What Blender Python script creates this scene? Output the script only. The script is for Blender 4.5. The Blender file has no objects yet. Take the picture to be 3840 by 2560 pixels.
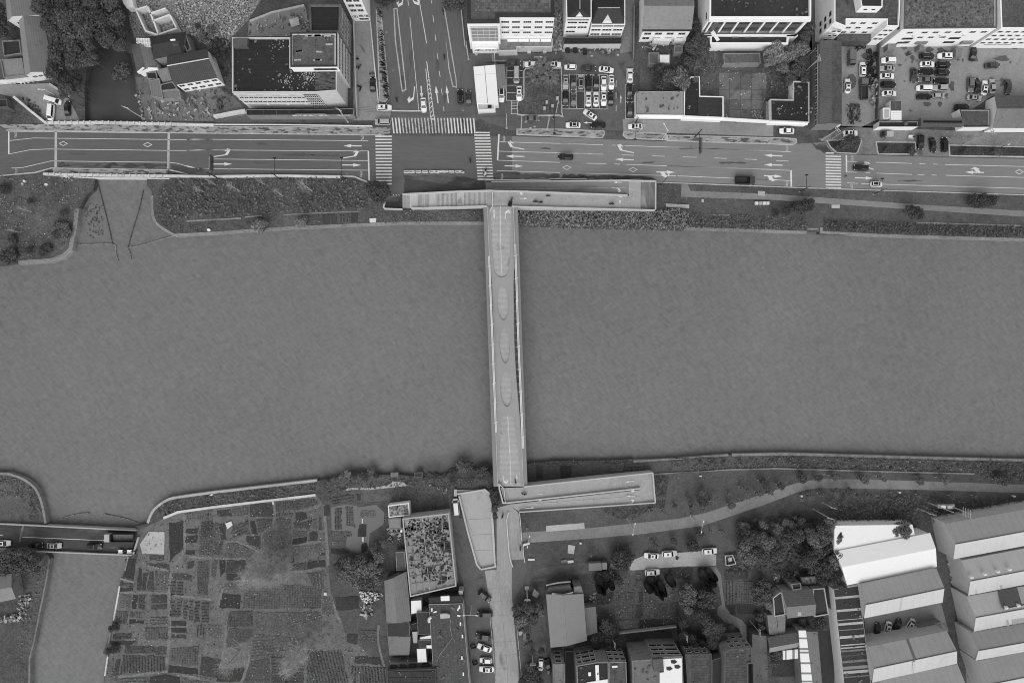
import bpy, bmesh, math, random
from mathutils import Vector, Matrix
R = math.radians
random.seed(7)
SC = bpy.context.scene
COL = SC.collection

# ------------------------------------------------------------ camera, sky, sun, exposure
CAMH = 215.04            # flying height of the camera above the street, metres
S = 0.084                # metres on the ground for each unit of the site survey grid
CX, CY = 1920.0, 1280.0  # survey grid point straight below the camera
cd = bpy.data.cameras.new('camera'); cam = bpy.data.objects.new('camera', cd); COL.objects.link(cam)
cam.location = (0, 0, CAMH); cam.rotation_euler = (0, 0, 0)
cd.sensor_width = 36; cd.lens = 24; cd.clip_start = 1; cd.clip_end = 6000
SC.camera = cam
W = bpy.data.worlds.new('World'); SC.world = W; W.use_nodes = True
nt = W.node_tree; bg = nt.nodes['Background']
sky = nt.nodes.new('ShaderNodeTexSky'); sky.sky_type = 'NISHITA'; sky.sun_disc = False
sky.sun_elevation = R(50); sky.sun_rotation = R(172)
bw = nt.nodes.new('ShaderNodeRGBToBW')          # the photograph is black and white
nt.links.new(sky.outputs[0], bw.inputs[0]); nt.links.new(bw.outputs[0], bg.inputs[0])
bg.inputs[1].default_value = 0.145
sl = bpy.data.lights.new('sun', 'SUN'); sl.energy = 1.25; sl.angle = R(60); sl.color = (1, 1, 1)
so = bpy.data.objects.new('sun', sl); COL.objects.link(so)
so.rotation_euler = (R(40), 0, R(-8))            # light comes from the south, high, veiled
SC.view_settings.view_transform = 'Standard'; SC.view_settings.look = 'None'
SC.view_settings.gamma = 1; SC.view_settings.use_curve_mapping = False
SC.view_settings.exposure = 0.52
SC.render.engine = 'CYCLES'
SC.cycles.filter_width = 1.05
SC.cycles.max_bounces = 5; SC.cycles.diffuse_bounces = 2; SC.cycles.glossy_bounces = 2
SC.cycles.transparent_max_bounces = 4; SC.cycles.transmission_bounces = 2

# ------------------------------------------------------------ survey grid helpers
REG = dict(A=(0,0,2.94), B=(800,0,2.94), C=(1600,0,2.94), D=(2400,0,2.94), E=(3040,0,2.94),
 F=(0,430,2.61375), G=(700,400,2.94), I=(1400,420,2.94), J=(2100,420,2.94), K=(3040,420,2.94), L=(2500,500,3.675),
 M=(0,1700,2.94), N=(0,2060,2.94), O=(700,1700,2.94), Q=(700,2060,2.94), S=(1400,1700,2.94), T=(1400,2060,2.94),
 U=(1900,1700,2.94), V=(2000,2060,2.94), W=(2500,1650,2.94), X=(2500,2060,2.94), Y=(3040,1650,2.94), Z=(3040,2060,2.94),
 b=(1750,680,2.6133), c=(1750,1260,2.6133), H=(2080,0,7.839), f=(0,0,0.6125), s=(0,0,1.0))
def g1(reg, x, y):
    ox, oy, k = REG[reg]; return (ox + x/k, oy + y/k)
def pts(reg, s):
    return [g1(reg, *map(float, t.split(','))) for t in s.split()]
def w(p, z=0.0):
    f = (CAMH - z)/CAMH
    return Vector(((p[0]-CX)*S*f, (CY-p[1])*S*f, z))
def wl(P, z=0.0): return [w(p, z) for p in P]

def lin(v):
    v /= 255.0
    return v/12.92 if v <= .04045 else ((v+.055)/1.055)**2.4
def tone(v): return min(.86, lin(v)/1.18)

# ------------------------------------------------------------ materials (all procedural)
MATS = {}
def mat(name, v, amp=.22, sc=(.08, .7, 6.0), wt=(.5, .35, .3), rough=.85, bump=0., bsc=None, stripe=None, island=0., objr=0., spec=.25,
        stain=None, stretch=None, metal=0.):
    """v = grey tone; amp = strength of three-scale mottling; stripe=(angle,period,amp,duty); stain=(scale,threshold,tone,softness)"""
    if name in MATS: return MATS[name]
    m = bpy.data.materials.new(name); m.use_nodes = True; MATS[name] = m
    t = m.node_tree; N = t.nodes; L = t.links
    bs = N['Principled BSDF']; bs.inputs['Roughness'].default_value = rough
    bs.inputs['Specular IOR Level'].default_value = spec; bs.inputs['Metallic'].default_value = metal
    geo = N.new('ShaderNodeNewGeometry'); pos = geo.outputs['Position']
    def M(op, a, b=None, c=None, clamp=False):
        n = N.new('ShaderNodeMath'); n.operation = op; n.use_clamp = clamp
        for i, x in enumerate((a, b, c)):
            if x is None: continue
            if isinstance(x, (int, float)): n.inputs[i].default_value = x
            else: L.new(x, n.inputs[i])
        return n.outputs[0]
    src = pos
    if stretch:
        mp = N.new('ShaderNodeMapping'); mp.vector_type = 'TEXTURE'; mp.inputs['Rotation'].default_value = (0, 0, R(stretch[0])); mp.inputs['Scale'].default_value = (1/stretch[1], 1/stretch[2], 1)
        L.new(pos, mp.inputs[0]); src = mp.outputs[0]
    def noise(scale, det=4., s=None, dist=0.):
        n = N.new('ShaderNodeTexNoise'); n.inputs['Scale'].default_value = scale; n.inputs['Detail'].default_value = det
        n.inputs['Distortion'].default_value = dist; L.new(s or src, n.inputs['Vector']); return n.outputs[0]
    acc = None
    for i, (s_, q) in enumerate(zip(sc, wt)):
        x = M('MULTIPLY', M('SUBTRACT', noise(min(s_, 1.9), 5. if i == 2 else 4.), .5), q*(9 if i == 2 else 5)*amp)
        acc = x if acc is None else M('ADD', acc, x)
    fac = M('ADD', acc, 1.0)
    if stripe:
        an, per, sa, duty = stripe
        vm = N.new('ShaderNodeVectorMath'); vm.operation = 'DOT_PRODUCT'; L.new(pos, vm.inputs[0]); vm.inputs[1].default_value = (math.cos(R(an)), math.sin(R(an)), 0)
        fr = M('FRACT', M('DIVIDE', vm.outputs['Value'], per))
        fac = M('MULTIPLY', fac, M('ADD', M('MULTIPLY', M('LESS_THAN', fr, duty), sa), 1.0 - sa*duty))
    if island: fac = M('MULTIPLY', fac, M('ADD', M('MULTIPLY', geo.outputs['Random Per Island'], 2*island), 1-island))
    if objr:
        oi = N.new('ShaderNodeObjectInfo'); fac = M('MULTIPLY', fac, M('ADD', M('MULTIPLY', oi.outputs['Random'], 2*objr), 1-objr))
    val = M('MULTIPLY', fac, tone(v))
    if stain:
        ss, th, tv, soft = stain
        k = M('DIVIDE', M('SUBTRACT', noise(ss, 6., dist=.6), th), soft, clamp=True)
        mx = N.new('ShaderNodeMix'); mx.data_type = 'FLOAT'; L.new(k, mx.inputs[0]); L.new(val, mx.inputs[2])
        L.new(M('MULTIPLY', fac, tone(tv)), mx.inputs[3]); val = mx.outputs[0]
    val = M('MINIMUM', M('MAXIMUM', val, .004), .88)
    cc = N.new('ShaderNodeCombineColor')
    for i in range(3): L.new(val, cc.inputs[i])
    L.new(cc.outputs[0], bs.inputs['Base Color'])
    if bump:
        b = N.new('ShaderNodeBump'); b.inputs['Strength'].default_value = min(1, bump); b.inputs['Distance'].default_value = .3
        L.new(noise(bsc or sc[2], 5.), b.inputs['Height']); L.new(b.outputs[0], bs.inputs['Normal'])
    return m

def glassmat(name, v, rough=.12):
    return mat(name, v, amp=.25, sc=(.3, 1.1, 4), rough=rough, spec=.6)

# ------------------------------------------------------------ mesh helpers
def obj(name, verts, faces, m, parent=None, smooth=False, kind=None):
    me = bpy.data.meshes.new(name); me.from_pydata([tuple(v) for v in verts], [], faces); me.update()
    if m: me.materials.append(m)
    if smooth: me.polygons.foreach_set('use_smooth', [True]*len(me.polygons))
    return link(name, me, parent, kind)
def link(name, me, parent=None, kind=None):
    o = bpy.data.objects.new(name, me); COL.objects.link(o)
    if parent:
        o.parent = parent; o.matrix_parent_inverse = wmat(parent).inverted()
    if kind: o['kind'] = kind
    return o
def wmat(o):
    m = Matrix.LocRotScale(o.location, o.rotation_euler, o.scale)
    return m if o.parent is None else wmat(o.parent) @ o.matrix_parent_inverse @ m
def part(name, me, parent, loc=(0,0,0), rz=0., sc=(1,1,1), m=None):   # shared mesh placed in its parent's own frame
    o = bpy.data.objects.new(name, me); COL.objects.link(o); o.parent = parent; o.location = loc; o.rotation_euler = (0,0,rz); o.scale = sc
    if m: o.material_slots[0].link = 'OBJECT'; o.material_slots[0].material = m
    return o
def empty(name, loc=(0,0,0), rz=0.0):
    o = bpy.data.objects.new(name, None); COL.objects.link(o); o.location = loc; o.rotation_euler = (0,0,rz); o.empty_display_size = .3
    return o
def tag(o, label, cat, group=None):
    o['label'] = label; o['category'] = cat
    if group: o['group'] = group
    return o
class MB:
    def __init__(s): s.v = []; s.f = []
    def add(s, vs, fs):
        n = len(s.v); s.v += [tuple(v) for v in vs]; s.f += [tuple(i+n for i in f) for f in fs]
    def box(s, cx, cy, cz, lx, ly, lz, rz=0., taper=1.):
        c, q = math.cos(rz), math.sin(rz); vs = []
        for z, k in ((-.5,1.), (.5,taper)):
            for x, y in ((-.5,-.5),(.5,-.5),(.5,.5),(-.5,.5)):
                X, Y = x*lx*k, y*ly*k; vs.append((cx+X*c-Y*q, cy+X*q+Y*c, cz+z*lz))
        s.add(vs, [(0,3,2,1),(4,5,6,7),(0,1,5,4),(1,2,6,5),(2,3,7,6),(3,0,4,7)])
    def tube(s, a, b, r0, r1=None, n=6, cap=True):
        r1 = r0 if r1 is None else r1; a = Vector(a); b = Vector(b); d = (b-a)
        if d.length < 1e-6: return
        d.normalize(); u = d.orthogonal().normalized(); v = d.cross(u)
        vs = [a+(u*math.cos(2*math.pi*i/n)+v*math.sin(2*math.pi*i/n))*r0 for i in range(n)] + [b+(u*math.cos(2*math.pi*i/n)+v*math.sin(2*math.pi*i/n))*r1 for i in range(n)]
        fs = [(i,(i+1)%n,n+(i+1)%n,n+i) for i in range(n)]
        if cap: fs += [tuple(range(n))[::-1], tuple(range(n,2*n))]
        s.add(vs, fs)
    def prism(s, P, z0, z1):     # P: list of xy
        n = len(P)
        if area(P) < 0: P = P[::-1]
        s.add([(p[0],p[1],z0) for p in P]+[(p[0],p[1],z1) for p in P],
              [tuple(range(n))[::-1], tuple(range(n,2*n))]+[(i,(i+1)%n,n+(i+1)%n,n+i) for i in range(n)])
    def build(s, name, m, parent=None, smooth=False, kind=None): return obj(name, s.v, s.f, m, parent, smooth, kind)
    def mesh(s, name, m=None, smooth=False):
        me = bpy.data.meshes.new(name); me.from_pydata(s.v, [], s.f); me.update()
        if m: me.materials.append(m)
        if smooth: me.polygons.foreach_set('use_smooth', [True]*len(me.polygons))
        return me
def area(P): return .5*sum(P[i][0]*P[(i+1)%len(P)][1]-P[(i+1)%len(P)][0]*P[i][1] for i in range(len(P)))
def ccw(P): return list(P) if area(P) > 0 else list(P)[::-1]
def inset(P, d):
    n = len(P); out = []
    for i in range(n):
        a, b, c = Vector(P[i-1][:2]), Vector(P[i][:2]), Vector(P[(i+1)%n][:2])
        e1 = (b-a).normalized(); e2 = (c-b).normalized(); n1 = Vector((-e1.y,e1.x)); n2 = Vector((-e2.y,e2.x))
        k = n1+n2; L = k.length_squared
        out.append(b + (k*(2*d/L) if L > .2 else n1*d))
    return out
def sheet(name, P, z, m, parent=None, kind=None):     # flat patch of ground
    q = ccw(wl(P, z)); return obj(name, q, [tuple(range(len(q)))], m, parent, kind=kind)
def slab(name, P, z0, z1, m, parent=None, kind=None):  # solid with vertical sides, seen outline at its top
    b = MB(); b.prism([v[:2] for v in wl(P, z1)], z0, z1); return b.build(name, m, parent, kind=kind)
def strip_outline(Wp, width):
    n = len(Wp); Lf = []; Rt = []
    for i in range(n):
        p = Vector(Wp[i][:2]); a = Vector(Wp[max(i-1,0)][:2]); c = Vector(Wp[min(i+1,n-1)][:2])
        d1 = (p-a); d2 = (c-p)
        d1 = d1.normalized() if d1.length > 1e-6 else d2.normalized(); d2 = d2.normalized() if d2.length > 1e-6 else d1
        n1 = Vector((-d1.y,d1.x)); n2 = Vector((-d2.y,d2.x)); k = n1+n2; q = k*(width/max(k.length_squared,.5))
        Lf.append(p+q); Rt.append(p-q)
    return Lf, Rt
def ribbon_mb(b, Wp, width, z0, z1):   # z0/z1: numbers or per-point lists
    n = len(Wp); Lf, Rt = strip_outline(Wp, width)
    Z0 = z0 if isinstance(z0, (list,tuple)) else [z0]*n; Z1 = z1 if isinstance(z1, (list,tuple)) else [z1]*n
    vs = []
    for i in range(n):
        vs += [(*Lf[i],Z1[i]), (*Rt[i],Z1[i]), (*Rt[i],Z0[i]), (*Lf[i],Z0[i])]
    fs = []
    for i in range(n-1):
        o, p = 4*i, 4*i+4
        fs += [(o,o+1,p+1,p), (o+1,o+2,p+2,p+1), (o+2,o+3,p+3,p+2), (o+3,o,p,p+3)]
    fs += [(0,3,2,1), (4*n-4,4*n-3,4*n-2,4*n-1)]
    b.add(vs, fs)
def ribbon(name, P, width, z0, z1, m, parent=None, kind=None):
    b = MB(); ribbon_mb(b, wl(P, max(z1) if isinstance(z1,(list,tuple)) else z1), width, z0, z1); return b.build(name, m, parent, kind=kind)
def line(name, P, width, z, m, parent=None):          # painted line: a thin sheet
    Lf, Rt = strip_outline(wl(P, z), width); q = [(*v,z) for v in Rt]+[(*v,z) for v in Lf[::-1]]
    n = len(P); vs = [(*v,z) for v in Rt]+[(*v,z) for v in Lf]
    return obj(name, vs, [(i,i+1,n+i+1,n+i) for i in range(n-1)], m, parent)
def rough(P, step=1.4, j=.14, r=random.Random(77)):     # uneven outline (world xy)
    out = []
    for i in range(len(P)):
        a, b = Vector(P[i][:2]), Vector(P[(i+1)%len(P)][:2]); n = max(1, int((b-a).length/step))
        for k in range(n): p = a.lerp(b, k/n); out.append((p.x+r.gauss(0,j), p.y+r.gauss(0,j)))
    return out
def smooth_path(P, k=6):
    out = []
    for i in range(len(P)-1):
        p0 = Vector(P[max(i-1,0)]); p1 = Vector(P[i]); p2 = Vector(P[i+1]); p3 = Vector(P[min(i+2,len(P)-1)])
        for j in range(k):
            t = j/k; out.append(tuple(.5*((2*p1)+(p2-p0)*t+(2*p0-5*p1+4*p2-p3)*t*t+(3*p1-p0-3*p2+p3)*t**3)))
    out.append(tuple(P[-1])); return out
ORD = ['first','second','third','fourth','fifth','sixth','seventh','eighth','ninth','tenth','eleventh','twelfth','thirteenth','fourteenth','fifteenth',
       'sixteenth','seventeenth','eighteenth','nineteenth','twentieth']
def ordn(i):
    if i < 20: return ORD[i]
    tens = {2:'twenty',3:'thirty',4:'forty',5:'fifty'}[(i+1)//10]; u = (i+1) % 10
    return tens+'-'+ORD[u-1] if u else tens[:-1]+'ieth'

# ------------------------------------------------------------ palette
m_white = mat('white_paint_wall', 252, .05)
m_white_stained = mat('stained_white_render', 232, .12, stain=(.9,.6,185,.15))
m_cream = mat('pale_render', 205, .12, stain=(.5,.6,165,.2))
m_greywall = mat('grey_render', 140, .2, stain=(.5,.55,100,.2))
m_darkwall = mat('dark_render', 96, .22)
m_glass = glassmat('window_glass', 62)
m_glassd = glassmat('dark_glass', 38)
m_frame = mat('window_frame_white', 225, .05)
m_steel = mat('galvanised_steel', 175, .15, rough=.5)
m_darksteel = mat('dark_painted_steel', 48, .2, rough=.5)
m_paint = mat('road_paint_white', 226, .14, sc=(.3,2.5,14), stain=(1.6,.62,165,.12))
m_paintw = mat('worn_road_paint', 196, .22, sc=(.4,2.5,12), stain=(1.4,.53,128,.14))
m_asph = mat('asphalt_dark', 103, 0.15, sc=(.03,.25,7), stretch=(0,.15,1), stain=(.14,.66,84,.12), rough=.8)
m_asphE = mat('asphalt_pale', 134, 0.13, sc=(.03,.2,7), stretch=(2,.12,1), stain=(.3,.7,112,.12), rough=.8)
m_asphN = mat('asphalt_north', 104, 0.17, sc=(.04,.3,7), stretch=(85,.2,1), stain=(.2,.64,82,.14), rough=.8)
m_lot = mat('parking_asphalt', 102, 0.26, sc=(.06,.4,6), stain=(.16,.56,74,.16))
m_yard = mat('yard_concrete_grey', 146, 0.22, sc=(.07,.5,5), stain=(.22,.63,104,.1))
m_conc = mat('bridge_concrete', 166, 0.16, sc=(.05,.5,6), stain=(.25,.68,128,.12))
m_concl = mat('pale_concrete', 184, 0.20, sc=(.08,.6,6), stain=(.35,.66,128,.12))
m_concd = mat('weathered_concrete', 128, 0.36, sc=(.08,.6,5), stain=(.3,.58,82,.2))
m_lane = mat('old_lane_concrete', 164, 0.24, sc=(.06,.35,5), stretch=(90,.35,1), stain=(.17,.62,96,.16))
m_kerb = mat('kerb_stone', 186, 0.30, sc=(.2,1.5,9), stain=(.8,.62,130,.15))
m_wallcap = mat('river_wall_cap', 142, 0.40, sc=(.1,.9,7), stain=(.7,.6,100,.2))
m_whitecap = mat('white_wall_cap', 214, 0.25, sc=(.1,.9,7), stain=(.6,.64,160,.15))
m_pave = mat('sidewalk_paving', 158, .3, sc=(.3,2.2,8), stretch=(0,.35,1), stain=(1.3,.52,92,.06))
m_land = mat('bare_earth', 86, 0.60, sc=(.05,.5,4), stain=(.4,.55,92,.3))
m_soil = mat('dark_soil', 74, 0.60, sc=(.1,.9,5))
m_grass = mat('rough_grass', 92, 0.65, sc=(.06,.6,5), stain=(.2,.58,88,.2))
m_lawn = mat('mown_lawn', 90, 0.50, sc=(.05,.5,6), stain=(.3,.66,88,.25))
m_hedge = mat('hedge_ground', 64, 0.70, sc=(.2,1.5,7))
m_path = mat('trodden_path', 126, 0.40, sc=(.2,1.2,6))
m_brickpath = mat('park_path_paving', 136, 0.24, sc=(.06,.6,7), stain=(.2,.62,116,.2))
m_rub = mat('rubble', 135, .5, sc=(.3,1.6,7), wt=(.4,.7,.9))
m_roofdark = mat('dark_roof_sheet', 57, 0.30, sc=(.07,.6,6), stain=(.3,.7,74,.15), rough=.7)
m_roofblk = mat('black_roof_felt', 46, 0.26, stripe=(90,1.9,.3,.08), sc=(.07,.6,6), stain=(.4,.7,62,.15), rough=.7)
m_roofmid = mat('grey_roof_felt', 92, 0.45, sc=(.08,.7,6), stain=(.3,.6,66,.2))
m_rooflight = mat('pale_grey_roof', 150, 0.20, sc=(.07,.8,6), stain=(.7,.68,112,.12))
m_sheetwhite = mat('white_roof_sheet', 247, .03, rough=.6, stain=(.8,.76,205,.1), stripe=(77,.6,-.05,.12))
m_leafd = mat('leaves_dark', 84, 0.30, sc=(.12,.8,3), island=.5, rough=.6)
m_leafm = mat('leaves_mid', 108, 0.30, sc=(.12,.8,3), island=.5, rough=.6)
m_leafl = mat('leaves_pale', 130, 0.30, sc=(.12,.8,3), island=.45, rough=.6)
m_leafx = mat('leaves_very_dark', 72, .2, sc=(.12,.8,3), island=.5, rough=.6)
m_bark = mat('bark', 82, .3, sc=(.3,2,8)); m_barkp = mat('pale_bark', 178, .2, sc=(.3,2,8)); m_twig = mat('bare_twigs', 176, .25, sc=(.2,1,4), island=.3)
m_rubber = mat('black_rubber', 34, .1); m_black = mat('black_plastic', 36, .15, rough=.5)
# ============================================================ WATER AND LAND
wm = bpy.data.materials.new('river_water'); wm.use_nodes = True
t = wm.node_tree; N = t.nodes; L = t.links; bs = N['Principled BSDF']
bs.inputs['Roughness'].default_value = .55; bs.inputs['Specular IOR Level'].default_value = .5
geo = N.new('ShaderNodeNewGeometry')
def wn(rot, sx, sy, scale, det, dist):
    mp = N.new('ShaderNodeMapping'); mp.vector_type = 'TEXTURE'; mp.inputs['Rotation'].default_value = (0,0,R(rot)); mp.inputs['Scale'].default_value = (1/sx,1/sy,1)
    L.new(geo.outputs['Position'], mp.inputs[0]); n = N.new('ShaderNodeTexNoise'); n.inputs['Scale'].default_value = scale; n.inputs['Detail'].default_value = det
    n.inputs['Distortion'].default_value = dist; L.new(mp.outputs[0], n.inputs[0]); return n.outputs[0]
def WM(op, a, b):
    n = N.new('ShaderNodeMath'); n.operation = op
    for i, x in enumerate((a,b)):
        if isinstance(x,(int,float)): n.inputs[i].default_value = x
        else: L.new(x, n.inputs[i])
    return n.outputs[0]
n1 = wn(-44, .34, 1.2, 1.1, 3, 1.1); n2 = wn(30, .34, 1.2, .95, 3, 1.1); n3 = wn(10, 1, 1, .018, 3, .5); n4 = wn(20, 1, 1, 4, 2, 0)
hgt = WM('ADD', WM('MULTIPLY', n1, .6), WM('ADD', WM('MULTIPLY', n2, .45), WM('MULTIPLY', n4, .12)))
bm_ = N.new('ShaderNodeBump'); bm_.inputs['Strength'].default_value = .22; bm_.inputs['Distance'].default_value = .4
L.new(hgt, bm_.inputs['Height']); L.new(bm_.outputs[0], bs.inputs['Normal'])
wv = N.new('ShaderNodeTexWave'); wv.wave_type = 'RINGS'; wv.rings_direction = 'Z'; wv.inputs['Scale'].default_value = .11; wv.inputs['Distortion'].default_value = 14; wv.inputs['Detail'].default_value = 3; wv.inputs['Detail Scale'].default_value = .5
mpw = N.new('ShaderNodeMapping'); mpw.inputs['Location'].default_value = (215,60,0); L.new(geo.outputs['Position'], mpw.inputs[0]); L.new(mpw.outputs[0], wv.inputs[0])
hgt2 = WM('ADD', hgt, WM('MULTIPLY', WM('SUBTRACT', wv.outputs['Fac'], .5), .045))
silt_ripple_tone = WM('MULTIPLY', WM('ADD', WM('MULTIPLY', WM('SUBTRACT', n3, .5), .35), WM('ADD', 1.0, WM('MULTIPLY', WM('SUBTRACT', hgt2, .58), 1.2))), tone(115))  # ripple crests and troughs painted light and dark over the silt tone
cc = N.new('ShaderNodeCombineColor')
for i in range(3): L.new(silt_ripple_tone, cc.inputs[i])
L.new(cc.outputs[0], bs.inputs['Base Color'])
wm2 = mat('canal_water_tree_shade', 80, .1, sc=(.05,.3,3), rough=.2, spec=.5)  # shade of the overhanging trees is painted into this darker water tone
WZ = -1.7
obj('river_water', [(-700,-150,WZ),(700,-150,WZ),(700,120,WZ),(-700,120,WZ)], [(0,1,2,3)], wm, kind='structure')
obj('terrain', [(-2500,-2500,-5),(2500,-2500,-5),(2500,2500,-5),(-2500,2500,-5)], [(0,1,2,3)], m_land, kind='structure')

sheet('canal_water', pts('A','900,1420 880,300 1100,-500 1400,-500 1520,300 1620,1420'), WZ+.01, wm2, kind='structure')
FAR = 9000
nb_right = pts('F','1440,560 1440,690 1490,760 1485,850 1505,1010 1560,1090 1690,1170 1715,1185 2091,1160') + pts('G','720,1370 1180,1340 2352,1285') + \
   pts('I','1220,1232 1600,1255') + pts('J','600,1285 1350,1302 1370,1285 2352,1320') + pts('L','1940,1375 1940,1320 2095,1320 2100,1385') + pts('K','830,1370 2352,1415')
a_right = pts('A','1260,-400 1250,330 1340,450 1440,600 1480,800 1500,1000 1540,1200 1585,1360')
def land(name, P, m=m_land, z=0., zb=-5.2): return slab(name, P, zb, z, m, kind='structure')
land('north_bank', a_right + nb_right + [(FAR,930),(FAR,-FAR),(450,-FAR)])
nw = pts('F','-400,1500 0,1482 180,1455 500,1430 640,1395 710,1320 725,1230 775,920 800,880 850,790 910,740 930,680 925,560')
nwc = pts('A','940,1345 930,1000 950,830 1000,600 1080,450 1180,340 1190,-400')
land('northwest_bank', nw + nwc + [(400,-FAR),(-FAR,-FAR),(-FAR,1010)])
swl = pts('M','-2000,200 0,215 140,235 280,290 390,380 450,500 490,650 512,770 505,1100 550,1150 520,1280 490,1470') + pts('N','440,650 370,1000 320,1200 310,1470 300,2200')
land('southwest_bank', swl + [(100,FAR),(-FAR,FAR),(-FAR,1770)])
sbl = pts('N','1000,2200 1140,1470 1150,1390 1190,1160 1130,1140 1220,900 1240,780 1310,400 1370,240 1420,70') + pts('M','1500,1100 1500,800 1625,770 1640,700 1700,600 1830,510 1960,475 2352,420')
sbr = pts('O','1440,285 1450,300 1600,270 1760,225 2040,205 2100,235 2352,232') + pts('S','560,262 780,240 950,150 1080,160 1300,160 1500,150') + pts('U','230,110 560,78 1130,75 1390,58 1395,85 2352,15') + \
   pts('W','0,205 680,160 1280,145') + pts('Y','0,150 1640,195 2352,215 4000,260')
land('south_bank', sbl + sbr + [(FAR,1800),(FAR,FAR),(360,FAR)])
# far ground keeps to 0 beyond the picture on all sides: the four banks run on

# ---------------------------------------------------------------- ground covers (each a thin sheet a little above the last)
Z1, Z2, Z3, Z4 = .02, .04, .06, .08
def cover(name, reg, s, m, z=Z1, parent=None):
    return sheet(name, pts(reg, s) if isinstance(s, str) else s, z, m, parent, None if parent else 'structure')
cover('rough_grass_ground', 'F', '-900,610 0,612 340,590 900,605 925,640 905,735 845,785 795,875 770,915 720,1225 700,1310 630,1385 495,1425 0,1470 -900,1480', m_grass)
cover('rough_grass_ground', None, pts('F','1500,615 2091,610')+pts('G','1690,785 2040,870 2120,1040 2180,1130 2352,1140')+pts('I','400,1085 1215,1085 1215,1215')+pts('G','2352,1275 1180,1325 720,1355')+pts('F','1990,1155 1715,1170 1620,1120 1530,1030 1500,900 1495,760'), m_grass)
cover('river_terrace_ground', None, pts('I','1590,1050 2352,1062')+pts('J','1070,1080 1075,790 2352,830')+pts('K','0,845 2352,925 4000,980 4000,1440 2352,1400 830,1355 130,1325')+pts('L','1940,1360')+pts('J','1370,1280 1350,1290 600,1280 0,1258')+pts('I','1600,1250'), m_lawn)
cover('allotment_ground', None, pts('M','1520,1130 1500,850 1640,790 1800,720 1960,660 2352,600')+pts('O','1430,450 1500,560 1560,1230')+pts('Q','1590,500 1700,760 1740,900 2200,1330 2210,1800 -700,1800')+pts('N','1300,1800 1150,1465 1195,1165 1240,900 1310,500 1380,300'), m_soil)
cover('park_lawn', None, pts('U','240,650 -20,1900 2352,1900')+pts('Y','2352,1500 4000,1500 4000,275 2352,235 1640,215 0,170')+pts('W','1280,165 680,180 0,225')+pts('U','2352,40 1395,95 240,120'), m_lawn)
cover('allotment_margin', None, pts('M','1640,770 1655,700 1710,610 1840,525 1960,490 2352,440')+pts('O','1440,300 1760,240 2352,250')+pts('S','900,280 1320,280 1320,400 900,420 800,800')+pts('O','2352,520 2200,520 1500,560 1430,450 0,630')+pts('M','1960,640 1800,710'), m_grass, Z1+.005)
cover('southwest_garden_ground', 'M', '-900,230 0,228 140,248 275,300 380,390 440,505 480,655 500,765 -900,765', m_grass)
cover('southwest_canal_bank_ground', 'N', '-900,-20 500,60 520,150 430,640 360,1000 310,1200 300,1800 -900,1800', m_grass)

# ---------------------------------------------------------------- roads
roadW = pts('F','-900,108 0,118 60,150 2091,182')+pts('G','2110,318 2352,320')
NSw = pts('B','1960,1330 1580,1330 1545,210 1490,-500')
NSe = pts('C','450,-500 440,560 480,700 520,1200 560,1300 880,1430')
roadN_E = pts('J','-490,265 0,287 500,302 2352,365')+pts('K','165,335 260,462 520,472 1510,502 2352,517 5000,590')
roadS_E = pts('K','5000,1010 2352,912 0,834')+pts('J','1070,772')+pts('I','2352,752 1240,752 1240,870 340,900 120,980')
roadS_W = pts('G','2060,865 1850,775 1700,765 0,747')+pts('F','1840,585 1650,545 515,525 340,570 0,602 -900,640')
road = sheet('main_road', roadW + roadN_E + roadS_E + roadS_W, Z2, m_asph, kind='structure')
sheet('east_carriageway', pts('I','1530,270 2352,292')+roadN_E[2:]+pts('K','5000,1000 2352,904 0,826')+pts('J','1075,762 0,742')+pts('I','1530,745'), Z2+.008, m_asphE, road)
nsroad = sheet('side_street', pts('B','1980,1335 1590,1335 1550,210 1500,-500')+pts('C','450,-500 440,560 480,700 520,1200 560,1330'), Z2+.004, m_asphN, kind='structure')
sheet('service_lane_concrete', pts('B','1545,230 1725,240 1815,1130 1960,1190 1950,1320 1545,1330'), Z2+.012, m_yard, nsroad)
# south street and bridge road
sst = cover('south_street', None, pts('S','1050,720 1350,560 1610,650 1640,1000 1680,1200')+pts('T','1700,300 1540,560 1560,900 1620,1400 1640,1900 1060,1900 1080,1300 1000,380 900,0')+pts('S','870,700'), m_lot, Z1+.005)
sheet('asphalt_lane', pts('S','860,640 930,600 1000,1000 1100,1270')+pts('T','1200,215 1270,640 1340,1100 1370,1900 1160,1900 1120,900 1000,400 900,60'), Z2+.006, m_lot, sst)
sheet('concrete_lane', pts('S','1360,600 1500,560 1600,650 1640,1000 1668,1160 1530,1172')+pts('T','1525,400 1530,560 1560,880 1600,1300 1610,1900 1360,1900 1320,900 1290,640 1230,230 1360,220'), Z2, m_lane, sst)
lane_ts = []
for q, h in (('1230,235 1265,560 1320,900 1345,1300 1362,1900',0),('1370,240 1410,560 1440,900 1470,1200 1495,1900',0)):
    line('slab_joint', pts('T',q), .08, Z2+.012, m_concd, sst)
for q in ('1260,430 1400,425','1320,570 1530,560','1320,720 1420,718 1560,715','1330,1020 1570,1005','1340,1170 1590,1150','1350,1305 1480,1308'):
    line('slab_joint', pts('T',q), .07, Z2+.012, m_concd, sst)
for q in ('1283,690 1350,1470','1580,840 1632,1380'):
    line('edge_line', pts('T',q), .16, Z2+.014, m_paintw, sst)
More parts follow.
